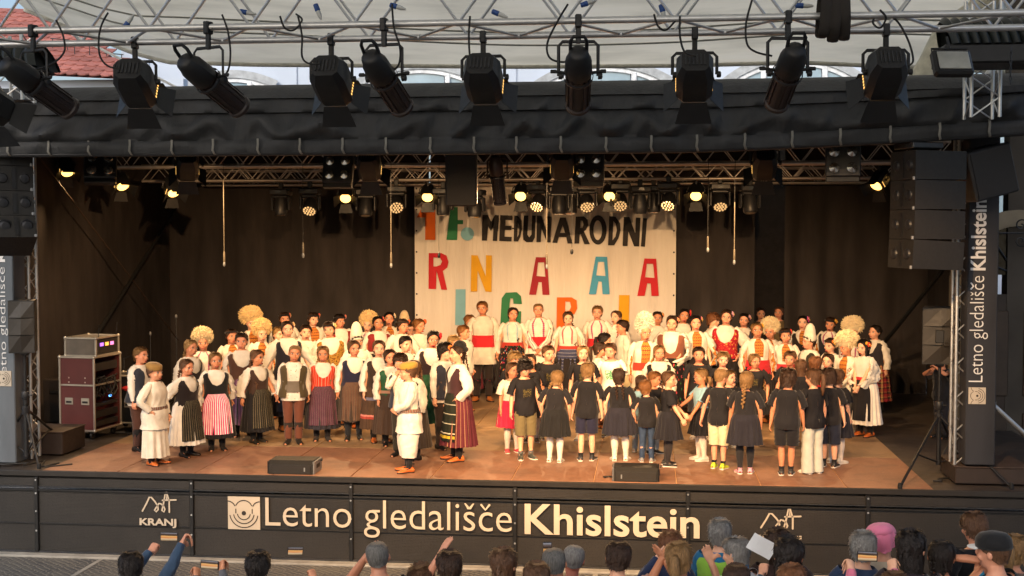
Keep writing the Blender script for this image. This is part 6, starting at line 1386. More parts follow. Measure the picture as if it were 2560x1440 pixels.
def make_person(d):
    R = rs(hash(d['id']) % 9999 if not isinstance(d['id'], str) else sum(ord(c) * (i + 3) for i, c in enumerate(d['id'])))
    ar = d['arms'].split(',') if isinstance(d['arms'], str) else None
    if ar: ar = ar if len(ar) == 2 else ar * 2; arms = {'L': tuple(x + R.uniform(-.025, .025) if i < 3 else x for i, x in enumerate(ARM[ar[0]])), 'R': tuple(x + R.uniform(-.025, .025) if i < 3 else x for i, x in enumerate(ARM[ar[1]]))}
    else: arms = d['arms']
    for s, t in d['hold'].items(): arms[s] = {'w': t}
    kw = d['kw']; hd = kw.get('head', (0, 0, 0)); hd = tuple(math.radians(x) for x in hd); hd = (hd[0] + R.uniform(-.25, .25), hd[1] + R.uniform(-.05, .12), hd[2] + R.uniform(-.1, .1))
    fs = kw.get('feet') or {'L': (.10 + R.uniform(-.015, .02), R.uniform(-.05, .04), 0, R.uniform(.05, .35)), 'R': (.10 + R.uniform(-.015, .02), R.uniform(-.05, .04), 0, R.uniform(.05, .35))}
    hat = 0.0
    ps = Pose(d['h'] - .012, arms, hd, fs, lean=kw.get('lean', R.uniform(-.02, .03)), side=R.uniform(-.05, .05), twist=kw.get('twist', R.uniform(-.14, .14)), fat=kw.get('fat', R.uniform(1.0, 1.13)), hand_tw=kw.get('tw', (0, 0)))
    e = empty('person', (d['X'], d['Y'], d['floor']), d['label'], 'person', d['group'], (0, 0, d['yaw']))
    link('body', g_mesh('body', d['tpl'] or T_RELAX, ps, M_SKIN), e, color=lin(d['skin'] or SKINC[R.randrange(len(SKINC))]))
    fk = 1 if kw.get('smile') else R.choice((0, 0, 1, 2))
    if d['face']:
        link('face_features', g_mesh('face_features', garment('face%d' % fk, lambda: f_face((1.0, 1.18, 1.05)[fk], (0, 0, 1.0)[fk]), HD), ps, [M_EYEW, M_EYE, M_BROW, M_LIPR if kw.get('lip') else M_LIP]), e)['kind'] = 'stuff'
    its = ([d['hair'][0] and 'h_%s:%s' % d['hair']] if d['hair'] else []) + d['items'].split()
    for it in its:
        k, c = it.split(':'); name, fn, only, mm = REG[k]; T = garment(k, fn, only); sm = 80; cs = c.split('|')
        if mm == 'X': mats = [M_CLOTH] if False else [mat('petal_' + x, x, .7, 0, .15, 30, .1) for x in (cs * 3)[:3]]; colr = None
        elif c[0] == '@': mats = PAT[c[1:]]; colr = None
        else:
            hexc = HAIRC[c] if mm == 'H' else CN.get(cs[0], cs[0]); v = np.array(lin(hexc)); v[:3] *= R.uniform(.9, 1.08); colr = tuple(np.clip(v, 0, 1))
            base = {'H': M_HAIR, 'F': M_FUR, 'L': M_LEATHER, None: M_CLOTH}[mm]
            mats = base if T['mi'] is None else [base, {'opanke': M_THONG, 'sneak': M_SOLE, 'cap': M_WHITE}.get(k, base)]
        if k.startswith('fur') or k in ('opanke', 'sneak'): sm = 50
        for T_ in (halves(k, T) if k in PAIRS else (T,)): link(name, g_mesh(name, T_, ps, mats, sm), e, color=colr)
    d['root'] = e; d['pose'] = ps; return e
# ------------------------------------------------------------------ the performers: id, head x, head-top y, feet y, turn, arms, hair, clothes, label
GL = 'folk dancers on the left half of the stage'; GR = 'folk dancers on the right half of the stage'; GC = 'teenagers in front of the banner'; GK = 'small children in dark T-shirts'
P = prep
P('L1', 366, 868, 1128, 55, 'hip,dn', ('short', 'blond'), 'shirt:W vopen:2a2d36 trous:brn boot:141314 shoe:141314', 'short haired boy in dark vest and brown trousers behind the white gowned boy', GL, fx=352)
P('L2', 390, 908, 1163, 50, 'dn,hip', ('short', 'brown'), 'tunic:W2 belt:@wovenbelt robe:W2 capband:8a6a3a boot:2a2022 opanke:or_', 'boy in long white gown and gold cap at the far left, hand on hip', GL, face=True, skin='d79c7c')
P('L4', 476, 848, 1105, 40, 'dn', ('braid1', 'lblond'), 'blouse:W vest:2c2426 skL:221c1c boot:141314 shoe:141314', 'blonde girl in dark vest behind the dark striped apron girl', GL)
P('L3', 468, 896, 1142, 45, 'dn', ('braid2', 'brown'), 'blouse:W vest:221c1e skL:d9d4cc apL:@darkstripe boot:161517 shoe:161517', 'girl in white blouse and dark pinstriped apron, second from left in front', GL)
P('L5', 541, 880, 1126, 5, 'dn', ('braid1', 'blond'), 'blouse:W vest:1c1c1e skL:1e1b1d apL:@pink boot:19181a shoe:2c2a2a', 'girl in pink striped apron and black vest with gold braiding', GL)
P('L6', 509, 838, 1075, 10, 'dn', None, 'shirt:@strips trous:3a2c26 fur:fleece opanke:tan', 'child in round fur hat behind the pink striped apron', GL, smile=0)
P('L7', 582, 822, 1050, 10, 'dn', ('bun', 'dbrown'), 'blouse:@embro skL:241d20 hband:1c1a1c opanke:tan', 'girl with black headband and embroidered sleeves beside the tall fur hats', GL)
P('L8', 608, 832, 1092, 5, 'dn', ('short', 'dbrown'), 'blouse:W vest:4a3228 skL:@purplestripe boot:161516 shoe:161516', 'smiling round faced child in brown vest and purple striped skirt', GL, fat=1.15, smile=1)
P('L9', 645, 873, 1108, 40, 'ho,dn', ('braid2', 'brown'), 'puff:W vest:3c2a22 skL:1c1a1c apL:@darkstripe boot:161517 shoe:2a2622', 'braided girl in brown vest and long dark striped apron looking right', GL)
P('L10', 632, 788, 1035, 20, 'dn', None, 'shirt:@embro trous:W2 furbig:fleecey opanke:tan', 'tallest fur hat at the left, its wearer hidden behind others', GL)
P('L11', 654, 816, 1050, 15, 'dn', None, 'shirt:@embro sash:5a3a2c trous:W2 fur:fleecey opanke:tan', 'boy in fur hat and plaid embroidered chest in front of the tallest fur hat', GL, smile=1)
P('L12', 697, 818, 1045, 15, 'dn', ('short', 'lblond'), 'shirt:W trous:W2 opanke:tan', 'blond child peeking out left of the tall dark haired girl', GL)
P('L14', 716, 780, 1010, 10, 'dn', ('bun', 'dbrown'), 'blouse:@embro skL:241d20 flL:d8a090|c04a40|e0c060 hband:17151a opanke:tan', 'girl with flowered headband behind the tall girl in black vest', GL)
P('L13', 722, 802, 1075, 20, 'ho,ho', ('bun', 'dbrown'), 'puff:W vest:1e1d26 skL:20202c apL:23283a flL:e0b8b0|c9a070|e0c060 boot:19181c opanke:tan', 'tall girl with wide white sleeves and black vest, flower in hair', GL)
P('L17', 766, 812, 1045, 10, 'dn', ('short', 'dbrown'), 'blouse:W trous:W2 opanke:tan', 'child with dark hair and glasses behind the boy in olive vest', GL)
P('L16', 787, 780, 1012, 10, 'dn', ('bun', 'dbrown'), 'blouse:@embro skL:241d20 hband:17151a flL:d8a090|c04a40|e0c060 opanke:tan', 'girl with black headband and peach flower above the red vest girl', GL)
P('L15', 734, 862, 1110, 0, 'ho,ho', ('buzz', 'blond'), 'shirt:@sprig vopen:4a3f2a wsash:6a6258 trous:6a3f30 boot:2a2624 shoe:2c2926', 'boy in olive vest and rust brown trousers facing the camera', GL)
P('L18', 806, 864, 1102, 5, 'ho,ho', ('braid2', 'blond'), 'blouse:W vest:@redstripe skL:2a2830 apL:@multistripe boot:1d1a1e shoe:3a3634', 'girl in bright red striped vest and long striped apron', GL, smile=1)
P('L19', 830, 803, 1060, 5, 'dn', ('bun', 'dbrown'), 'blouse:W vest:@goldvest skL:1f3a2a hband:1a1718 flL:d8c090|e0d0b0|e0c060 opanke:tan', 'girl in gold embroidered vest behind the red vest girl', GL)
P('L20', 853, 784, 1012, 12, 'dn', ('bun', 'black'), 'blouse:W bolero:8a2c2c skL:241d20 hband:17151a flL:e0a0a0|d07060|e0c060 opanke:tan', 'girl with red trimmed straps and a flower, right of the gold vest', GL)
P('L21', 893, 832, 1068, 25, 'ho,ho', ('short', 'black'), 'tunic:W gown:W2 cone:fleecew opanke:or_', 'boy in pointed white felt hat with wide white sleeves', GL)
P('L23', 916, 795, 1012, 10, 'dn', None, 'shirt:@strips trous:W2 fur:fleecey opanke:tan', 'child in yellow fur hat behind the white felt hat', GL)
P('L24', 945, 790, 1020, 15, 'dn', ('bun', 'black'), 'blouse:W bolero:8a2c2c skL:241d20 flL:c03040|d05050|e0c060 opanke:tan', 'girl in white blouse with dark red straps below the yellow fur hat', GL)
P('L22', 884, 850, 1100, 5, 'dn', ('bun', 'brown'), 'blouse:W vest:22233a skC:3a302a apC:@brownstripe boot:1f2126 shoe:2a2a28', 'girl with glasses in navy vest and brown striped apron', GL, smile=1)
P('L25', 972, 780, 1000, 10, 'dn', ('bun', 'black'), 'blouse:@embro skL:241d20 flL:e8dcd0|e0d0c0|e0c060 opanke:tan', 'girl with a white flower left of the tall felt hat', GL)
P('L27', 1013, 800, 1000, 0, 'dn', ('short', 'brown'), 'tunic:W gown:W2 cone:c9b08a opanke:tan', 'boy under the tall pinkish felt hat at the back left', GL)
P('L28', 1003, 796, 1040, 20, 'dn', ('bun', 'dbrown'), 'puff:W skL:241d20 flL:d86030|d86030|e0c060 hband:2a2018 opanke:tan', 'girl in plain white blouse with orange flower behind the green vest girl', GL, lip=1)
P('L29', 1030, 808, 1020, 10, 'dn', ('short', 'dbrown'), 'shirt:W trous:W2 opanke:tan', 'dark haired child between two girls with orange flowers', GL)
P('L30', 1047, 796, 1030, 30, 'dn', ('bun', 'ginger'), 'puff:W skL:8a2c2c flLb:d84a28|d86030|e0c060 opanke:tan', 'ginger haired girl with big orange flower left of the banner', GL, lip=1)
P('L26', 944, 850, 1105, 15, 'dn', ('braid1', 'brown'), 'blouse:W vest:33271f skL:@brownband boot:1c1a18 opanke:or_', 'girl in brown dress with red and grey bands and orange moccasins', GL, fx=948)
P('L31', 1010, 840, 1085, 15, 'dn', ('short', 'black'), 'shirt:W vopen:23283a trous:2a2624 boot:161516 shoe:161516', 'boy in navy vest half hidden behind the green vest girl', GL, smile=1)
P('L32', 980, 872, 1115, 20, 'dn', ('bun', 'dbrown'), 'blouse:W vest:@velvetgreen belt:8a6a5a skL:3a2c24 boot:1c1a1a shoe:1c1a1a', 'girl in green velvet vest and plain brown skirt', GL, smile=1)
P('L33', 1005, 884, 1140, -20, 'dn,ch', ('fringe', 'dbrown'), 'shirt:@sprig vopen:2a3040 trous:2c2822 boot:1c1a1a shoe:1c1a1a', 'boy in blue grey vest with a hand to his chin', GL)
P('L34', 1036, 900, 1150, -60, 'dn', ('corn', 'brown'), 'blouse:W2 vest:2a2420 skL:3a3028 boot:1c1a1a shoe:1c1a1a', 'braided girl in dark skirt right behind the white clad boy', GL)
P('L35', 1017, 906, 1180, -75, 'w2,w2', ('short', 'brown'), 'tunic:W belt:@wovenbelt wide:W capband:a8843a sock:1c1d22 opanke:or_', 'boy in white tunic and gold cap facing left at the stage front', GL, fx=1022)
P('L36', 1078, 826, 1092, -5, 'dn', ('bun', 'black'), 'blouse:W vest:2c1e20 skL:244a38 apL:@velvetgreen flLb:c8202c|c8202c|d04030 boot:1d1a1a opanke:tan', 'girl in green velvet skirt and dark vest with a red flower', GL, lip=1)
P('L37', 1110, 858, 1122, 45, 'dn', ('fringe', 'black'), 'shirt:W vopen:2b2e3a trous:2e2420 wsash:5a4638 boot:1c1a1a shoe:1c1a1a', 'boy in loose navy jacket looking right beside the green skirt', GL)
P('L38', 1150, 862, 1152, -70, 'hip,dn', ('corn', 'dbrown'), 'blouse:W vest:3a2226 skL:@redpin apL:@greenapron bonnet:1a1718 flRb:c8202c|d8702c|e0c060 boot:1a1718 opanke:or_', 'girl in black bonnet with red flowers, green banded apron, facing left', GL, fx=1145)
P('L39', 1137, 838, 1060, 40, 'dn', ('short', 'lblond'), 'shirt:W trous:W2 opanke:tan', 'blond boy behind the black bonnet girl', GL)
P('L40', 1160, 813, 1030, 50, 'dn', ('short', 'ginger'), 'shirt:W trous:W2 opanke:tan', 'ginger boy in profile below the girl in red embroidery', GL)
P('L41', 1170, 786, 1000, 15, 'dn', ('bun', 'ginger'), 'blouse:@stripsred skL:6a2430 opanke:tan', 'girl in red embroidered blouse and dark red skirt left of the tall boy', GC, lip=1)
P('C1', 1208, 753, 1003, -5, 'dn', ('short', 'ginger'), 'shirt:@strips tunic:W2 wsash:red trous:2c2422 boot:@darkgaiter opanke:tan', 'tallest boy in white shirt and red sash with dark trousers', GC, smile=1)
P('C2', 1281, 768, 1003, 5, 'dn', ('braidR', 'dbrown'), 'blouse:@stripsblue skL:1f1a1c apL:@floral sash:b03a30 boot:1a1718 opanke:tan', 'girl in black floral apron with long dark braid', GC)
P('C3', 1348, 758, 1003, 0, 'fr,fr', ('buzz', 'blond'), 'tunic:@strips wsash:red trous:W2 boot:W2 opanke:tan', 'boy in white with red sash, hands folded in front', GC)
P('C4', 1421, 778, 1008, -5, 'dn', ('braidR', 'brown'), 'blouse:@stripsred skL:1f1a1c apM:@blueapron sash:b03a30 boot:1a1718 opanke:tan', 'girl in blue striped apron with a dark braid and beads', GC)
P('C5', 1495, 764, 1003, -5, 'dn', ('short', 'blond'), 'tunic:@strips wsash:red trous:W2 boot:W2 opanke:tan', 'boy in white shirt and red sash right of the blue apron girl', GC)
P('C6', 1536, 776, 1003, -15, 'dn', ('braidR', 'brown'), 'blouse:@stripsred skL:6a2430 opanke:tan', 'girl in white blouse looking left below the yellow letter', GC)
P('C7', 1557, 800, 1030, -70, 'dn', ('short', 'dbrown'), 'tunic:W gown:cream opanke:tan', 'short haired boy in cream shirt turned left beside the tall fleece hat', GC)
P('C8', 1510, 832, 1045, 70, 'dn', ('tail', 'black'), 'blouse:W skL:e0d8cc opanke:tan', 'dark haired girl in white turned right behind the dinosaur shirt', GC)
P('C9', 1498, 855, 1070, 75, 'dn', ('tail', 'dbrown'), 'blouse:@sprig skL:e0d8cc opanke:tan', 'girl with embroidered white sleeve left of the dinosaur shirt', GC)
P('R1', 1610, 812, 1060, 5, 'fr,dn', None, 'tunic:@embro sash:9c3a2c wide:cream furtall:fleecew boot:W2 opanke:tan', 'child in tall cream fleece hat and plaid embroidered tunic', GR, fat=1.1)
P('R2', 1640, 778, 1005, 10, 'dn', ('bun', 'dbrown'), 'blouse:W skL:241d20 flL:d07050|d8a060|e0c060 opanke:tan', 'girl with peach flower right behind the tall fleece hat', GR)
P('R3', 1676, 788, 1050, 0, 'fr,fr', ('bun', 'dbrown'), 'puff:W bolero:7a4a38 skL:1f1a1c apL:@roses sash:7a4a38 flL:d07060|c8806a|e0c060 opanke:tan', 'stout girl in white blouse with brown straps, hands clasped', GR, fat=1.18)
P('R4', 1704, 771, 1010, 0, 'dn', ('bun', 'black'), 'blouse:W vest:2a2420 skL:241d20 flLb:c8202c|c8202c|e0c060 opanke:tan', 'girl with red flower standing behind two white blouses', GR, lip=1)
P('R5', 1739, 788, 1045, 5, 'dn', ('bun', 'black'), 'puff:@embro skL:241d20 flL:d0a050|c06a80|e0c060 opanke:tan', 'girl in embroidered blouse and flower crown left of the red vest', GR, lip=1)
P('R6', 1779, 784, 1020, 70, 'dn', ('fringe', 'red'), 'blouse:W skL:241d20 opanke:tan', 'brown haired child in profile just left of the red vest girl', GR)
P('R7', 1810, 773, 1040, 0, 'hip,hip', ('bun', 'dbrown'), 'puff:W vest:@redgold sash:8a5a3a skL:1a1719 flL:c890b0|d0a0c0|e0c060 opanke:tan', 'tall girl in red and gold vest with wide white sleeves', GR)
P('R8', 1855, 782, 1010, -15, 'dn', ('bun', 'black'), 'blouse:W vest:3a3a48 skL:241d20 flL:c080a8|d0a0b0|e0c060 opanke:tan', 'girl with pink flowers and dark vest right of the red vest girl', GR)
P('R9', 1893, 806, 1055, 10, 'dn', ('bun', 'blond'), 'blouse:@embro sash:red skL:1f1a1c apM:a8242c flL:d8a030|d89030|e0c060 opanke:tan', 'girl with red sash and embroidered sleeves and yellow flower', GR, smile=1)
P('R10', 1928, 812, 1035, -10, 'dn', None, 'shirt:@embro trous:W2 fur:fleece opanke:tan', 'child in round fur hat behind the red sash girl', GR)
P('R11', 1963, 820, 1055, 5, 'dn', ('bun', 'dbrown'), 'blouse:@embro sash:b03038 skL:1f1a1c flL:c8302c|c8202c|e0c060 hband:17151a opanke:tan', 'girl with red flower and embroidered bib below the purple flower girl', GR, smile=1)
P('R12', 2005, 789, 1012, 0, 'dn', ('bun', 'black'), 'blouse:@embro vest:2a2420 skL:241d20 flLb:b0307a|c04a8a|e0c060 opanke:tan', 'girl with purple flower standing behind the white cap', GR, lip=1)
P('R13', 2022, 836, 1060, -50, 'dn', ('short', 'dbrown'), 'shirt:W vopen:2c2a22 trous:W2 cone:fleecew opanke:tan', 'boy in soft white felt hat and olive black vest', GR)
P('R14', 2070, 791, 1015, -20, 'dn', ('bun', 'dbrown'), 'blouse:@strips vest:2c2a30 skL:241d20 hband:17151a flL:d08030|d8a030|e0c060 opanke:tan', 'girl with black headband and orange flower in the back row right', GR)
P('R15', 2075, 844, 1065, -45, 'dn', ('bun', 'dbrown'), 'puff:W skL:d9d0c0 hband:2a2018 flL:d8a030|d07030|e0c060 opanke:tan', 'girl with yellow flowered headband looking left near the fur hats', GR)
P('R16', 2130, 812, 1030, -15, 'dn', None, 'shirt:@strips trous:W2 furbig:fleece opanke:tan', 'wearer of the rearmost of the two big fur hats at right', GR)
P('R17', 2118, 850, 1085, -40, 'fr,dn', None, 'tunic:@embro sash:8a3a2c trous:cream furbig:fleece boot:cream opanke:or_', 'boy in big fur hat and cream trousers at the right end', GR)
P('R18', 2160, 848, 1092, -40, 'fr,fr', ('long', 'black'), 'puff:W sash:b02430 skL:d9d0c4 apL:17151a belt:1a1718 flL:d84a28|d8a030|e0c060 boot:1c1a1a opanke:or_', 'girl in white blouse and black fringed apron, hands clasped, far right', GR)
P('R19', 2186, 812, 1030, -35, 'dn', ('bun', 'black'), 'blouse:W vest:2a262a skL:@plaid boot:1c1a1a shoe:1c1a1a', 'tall dark haired girl in plaid skirt at the far right end', GR)
P('K16', 1645, 862, 1090, 5, 'dn', ('braid2', 'blond'), 'blouse:W vest:1d1c20 sash:red skL:d9d0c4 opanke:tan', 'small girl in black vest and red sash in front of the tall fleece hat', GR)
# behind the curtain gap
P('D1', 1905, 768, 940, 0, 'dn', ('bun', 'dbrown'), 'tee:2a2622 jeans:1c1a1c shoe:1a1a1a', 'dark dressed person in the left of the curtain gap', None, Y=25.4)
P('D2', 1949, 767, 940, -10, 'dn', ('bun', 'brown'), 'tee:6a5a40 jeans:1c1a1c shoe:1a1a1a', 'person at the right edge of the curtain gap', None, Y=25.4)
P('PH', 2352, 880, 1095, -40, {'L': (.08, -.25, 1.50, .9, .2, -.5), 'R': (.10, -.27, 1.44, .9, .2, -.5)}, ('short', 'dbrown'), 'tee:17171b jeans:1d1d24 shoe:1a1a1a', 'photographer in black hidden behind the right speaker', None, skin='c98a6a', head=(0, 10, 0))
# the children in dark T-shirts
P('K3', 1287, 880, 1100, 20, 'dn', ('fringe', 'lblond'), 'tee:@teeprint shorts:2a2a30 sneak:2a2a2c', 'blond boy behind the girl in white T-shirt and pink skirt', GK)
P('K4', 1330, 884, 1105, -5, 'dn', ('corn', 'dbrown'), 'tee:@teeprint skS:1c1b20 tights:cfc6bc sneak:2a2a2c', 'girl in dark T-shirt with a gold print behind the boy in olive shorts', GK)
P('K1', 1280, 905, 1132, 20, 'dn', ('tail', 'brown'), 'tee:W skS:c02848 wrap:@whiteflower tights:d9d0c8 sneak:c84a5a', 'girl in white T-shirt and pink skirt with a flowered jacket round her waist', GK)
P('K2', 1313, 897, 1148, 15, 'dn', ('fringe', 'black'), 'tee:@teeprint longshorts:khaki ankle:6a6a6a sneak:3f4440', 'dark haired boy in olive cargo shorts', GK, head=(10, 12, 0))
P('K5', 1367, 863, 1098, 25, 'dn', ('short', 'brown'), 'tee:@teeprint shorts:2a2a30 ankle:d0ccc4 sneak:4a5048', 'boy in dark T-shirt with gold print looking right, taller than his neighbours', GK)
P('K7', 1460, 863, 1100, -5, 'dn', ('braidR', 'lblond'), 'tee:@teeprint skS:1c1b20 tights:d9d0c8 sneak:d8d4cc', 'blonde girl in dark T-shirt facing the camera with long hair over her shoulder', GK)
P('K9', 1530, 857, 1092, -5, 'dn', ('short', 'brown'), 'tee:@dinotee shorts:@denim sneak:4a5a38', 'boy in white T-shirt with a green dinosaur', GK)
P('K6', 1388, 925, 1155, 170, 'dn', ('braid2', 'blond'), 'tee:tee skS:1b1b1d tights:e0d6cc sneak:e0dad0', 'girl seen from behind with blonde braids, black skirt and white tights', GK)
P('K8', 1467, 906, 1152, 175, 'dn', ('short', 'blond'), 'tee:tee shorts:23243a ankle:1c1b1d sneak:2c2e34', 'boy seen from behind in navy shorts and dark sneakers', GK)
P('K10', 1452, 880, 1060, 0, 'dn', ('short', 'brown'), 'tee:@teeprint shorts:2a2a30 sneak:2a2a2c', 'child almost hidden behind the blonde girl', GK) if False else None
P('K11', 1549, 920, 1152, 178, 'dn', ('corn', 'dbrown'), 'tee:tee skS:25242e tights:e0d4c8 sneak:e0dad0', 'girl seen from behind with cornrow braids, dark skirt and white tights', GK)
P('K13', 1600, 937, 1130, 165, 'dn', ('braid2', 'dbrown'), 'tee:sky jeans:@paledenim sneak:b0aca4', 'girl in light blue with flowered braid behind the smallest boy', GK)
P('K14', 1632, 928, 1135, 40, 'dn', ('short', 'ginger'), 'tee:@teeprint jeans:@paledenim sneak:2c2e34', 'ginger boy in profile right of the smallest boy', GK)
P('K12', 1612, 950, 1155, 178, 'dn', ('short', 'ginger'), 'tee:tee jeans:@denim sneak:8a8c90', 'smallest boy seen from behind in dark jeans', GK, fx=1618)
P('K15', 1672, 927, 1165, 95, 'fw,fw', ('braid2', 'brown'), 'tee:@teeprint skS:1e1d24 tights:2a2628 sneak:1d1c1e', 'girl in black tights turning to the right, reaching for hands', GK, head=(-55, 0, 0), face=True)
P('K17', 1745, 867, 1095, 10, 'dn', ('short', 'dbrown'), 'tee:@teeprint shorts:2a2a30 sneak:c8c4bc', 'boy in dark T-shirt facing front below the embroidered blouse', GK)
P('K18', 1752, 920, 1152, -80, 'fw,fw', ('pig', 'blond'), 'tee:sky skS:1c1c22 tights:e0d4c8 sneak:e0dad0', 'girl in light blue top facing left, laughing', GK, smile=1)
P('K20', 1805, 878, 1100, 5, 'dn', ('short', 'blond'), 'tee:@teeprint jeans:@paledenim sneak:c8c4bc', 'blond boy in dark T-shirt facing front below the red vest girl', GK)
P('K31', 1822, 925, 1120, 20, 'dn', ('tail', 'blond'), 'tee:@teeprint jeans:@paledenim sneak:c8c4bc', 'child peeking out beside the boy in cream shorts', GK)
P('K19', 1798, 920, 1172, 160, 'dn', ('buzz', 'blond'), 'tee:tee longshorts:cfc2a0 ankle:1c1b1d sneak:neon', 'boy seen from behind in cream shorts and neon yellow sneakers', GK, head=(-25, 8, 0))
P('K22', 1885, 883, 1095, -10, 'dn', ('braidR', 'blond'), 'tee:@teeprint skS:1c1b20 tights:d9d0c8 sneak:d8d4cc', 'long haired girl in dark T-shirt looking right under the red sash girl', GK, head=(35, 0, 0))
P('K21', 1862, 928, 1184, 180, 'dn', ('braid1', 'blond'), 'tee:tee skS:22212a tights:242326 sneak:pink', 'girl seen from behind in black leggings and pink shoes', GK)
P('K23', 1972, 877, 1100, -20, 'dn', ('short', 'brown'), 'tee:@teeprint shorts:2a2a30 sneak:2a2a2c', 'boy in dark T-shirt with bent head behind the boy in black shorts', GK)
P('K25', 2003, 900, 1110, 160, 'dn', ('long', 'brown'), 'tee:@teeprint skS:1c1b20 tights:d9d0c8 sneak:2c2e34', 'girl with long wavy hair right of the boy in black shorts', GK)
P('K26', 2035, 892, 1105, 150, 'dn', ('long', 'red'), 'tee:red skS:1c1b20 tights:d9d0c8 sneak:2c2e34', 'wavy haired girl with red details behind the pale trousers girl', GK)
P('K30', 2066, 883, 1100, -20, 'dn', ('corn', 'dbrown'), 'tee:@teeprint skS:1c1b20 tights:d9d0c8 sneak:d8d4cc', 'girl with cornrows facing front above the pale trousers girl', GK)
P('K24', 1972, 923, 1188, 178, 'dn', ('fringe', 'dbrown'), 'tee:tee shorts:1e1d21 ankle:1c1b1d sneak:2c2c2e', 'boy seen from behind in black shorts stepping on his toes', GK, fx=1966, feet={'L': (.08, .0, 0, .1), 'R': (.07, -.05, 0, .1)})
P('K28', 2072, 922, 1168, 165, 'dn', ('fringe', 'dbrown'), 'tee:tee longshorts:23283a ankle:1c1b1d sneak:2c2c2e', 'boy in navy shorts seen from behind, right of the pale trousers girl', GK)
P('K29', 2090, 922, 1158, 150, 'dn', ('braid1', 'brown'), 'tee:@teeprint skS:22222c tights:e0d4c8 sneak:e0dad0', 'girl in dark skirt and white tights at the right end of the ring', GK)
P('K27', 2038, 922, 1184, -140, 'dn', ('tail', 'brown'), 'tee:@teeprint palazzo:c2c2b8 sneak:e0dad0', 'girl in pale grey wide trousers looking left', GK, head=(40, 0, 0), fx=2030)
for a in (('L5', 'L', 'L9', 'R'), ('L9', 'L', 'L15', 'R'), ('L15', 'L', 'L18', 'R'), ('L18', 'L', 'L22', 'R'), ('L1', 'L', 'L3', 'R'), ('K2', 'L', 'K6', 'L'), ('K6', 'R', 'K8', 'L'), ('K8', 'R', 'K11', 'L'), ('K11', 'R', 'K12', 'L'), ('K15', 'L', 'K19', 'L'), ('K15', 'R', 'K18', 'L'), ('K5', 'L', 'K7', 'R'), ('K21', 'R', 'K24', 'L'), ('K24', 'R', 'K27', 'L'), ('K19', 'R', 'K21', 'L'), ('K9', 'L', 'K13', 'L'), ('K22', 'L', 'K23', 'R'), ('K17', 'L', 'K20', 'R')): hold(*a)
# ------------------------------------------------------------------ audience
TZ_ = GZ; YK = 1.28
GA = 'audience in front of the stage'
def A(idn, hx, hy, Y, yaw, arms, hair, items, label, **kw):
    return prep(idn, hx, hy, 0, yaw, arms, hair, items + ' jeans:2a2c34 shoe:1a1a1a', label, GA, Y=Y * YK, floor=TZ_, **kw)
ups = {}
def arm_to(d, side, pxy, Y, tw=None):
    if d['arms'] is None or isinstance(d['arms'], str): d['arms'] = {}
    d['arms'][side] = {'w': local(d, ony(pxy[0], pxy[1] - 18, Y * YK)), 'up': 1}
BK = 180
a = A('A1', 322, 1382, 7.4, BK, 'dn', ('short', 'black'), 'shirt:3c5068', 'dark haired man in denim shirt raising a phone with both hands', tpl=T_GRIP, tw=(.9, -.9)); arm_to(a, 'L', (393, 1376), 7.70); arm_to(a, 'R', (455, 1376), 7.70)
a = A('A2', 520, 1455, 7.2, BK, 'dn', ('short', 'brown'), 'shirt:5a5a60', 'person low in the picture filming with a phone held in both hands', tpl=T_GRIP, tw=(.9, -.9)); arm_to(a, 'L', (492, 1440), 7.45); arm_to(a, 'R', (556, 1442), 7.45)
A('A3', 650, 1378, 7.4, BK, 'dn', ('short', 'black'), 'tee:2a2a30', 'man with dense black hair left of the raised single hand')
a = A('A4', 800, 1462, 7.3, BK, 'dn', ('short', 'brown'), 'shirt:9fb4bc', 'person in pale blue sleeve filming one handed', tpl=T_GRIP, tw=(0, 0)); arm_to(a, 'R', (756, 1396), 7.6)
a = A('A5', 952, 1352, 7.3, 172, 'dn', ('bald', 'grey'), 'tee:1a1b22', 'balding man in black T-shirt with a hand raised beside his head', tpl=T_OPEN, skin='c08468'); arm_to(a, 'L', (914, 1412), 7.45)
A('A6', 1060, 1415, 7.5, BK, 'dn', ('fringe', 'brown'), 'tee:3a3a40', 'small child head right of the balding man')
a = A('A7', 1130, 1375, 7.3, BK, 'dn', ('short', 'dbrown'), 'tee:23242a', 'dark haired man with one hand raised, right of the balding man', tpl=T_OPEN); arm_to(a, 'L', (1100, 1405), 7.5)
A('A8', 1256, 1373, 7.3, 172, 'dn', ('long', 'brown'), 'blouse:b09a86', 'woman with long brown hair in a beige top')
A('A9', 1340, 1405, 7.1, BK, 'dn', ('short', 'brown'), 'tee:3a3630', 'brown haired person low in front of the grey cropped man')
A('A10', 1396, 1370, 7.4, 172, 'dn', ('buzz', 'grey'), 'tee:3a3a40', 'man with cropped grey brown hair beside the bald man')
a = A('A11', 1428, 1362, 7.8, BK, 'dn', ('bald', 'lgrey'), 'tee:1c1c20', 'bald man with grey fringe filming with an upright phone', tpl=T_GRIP, skin='c87a62'); arm_to(a, 'L', (1368, 1420), 8.0)
A('A12', 1553, 1355, 7.4, BK, 'dn', ('short', 'dbrown'), 'tee:16171c', 'short haired man in black shirt below the bold lettering')
a = A('A13', 1672, 1330, 8.1, 165, 'dn', ('long', 'red'), 'shirt:2a3450', 'woman with long auburn hair in navy top', tpl=T_OPEN); arm_to(a, 'L', (1642, 1415), 8.0)
a = A('A14', 1700, 1358, 7.3, BK, 'fr', ('tail', 'blond'), 'tee:4a4a52', 'woman with straight light hair tied back, clapping', tpl=T_OPEN); arm_to(a, 'L', (1652, 1420), 7.6); arm_to(a, 'R', (1666, 1425), 7.6)
A('A15', 1802, 1298, 8.3, 170, 'fr', ('short', 'lgrey'), 'tee:2a78a8 vest:9ad050', 'grey haired man in blue and lime jersey')
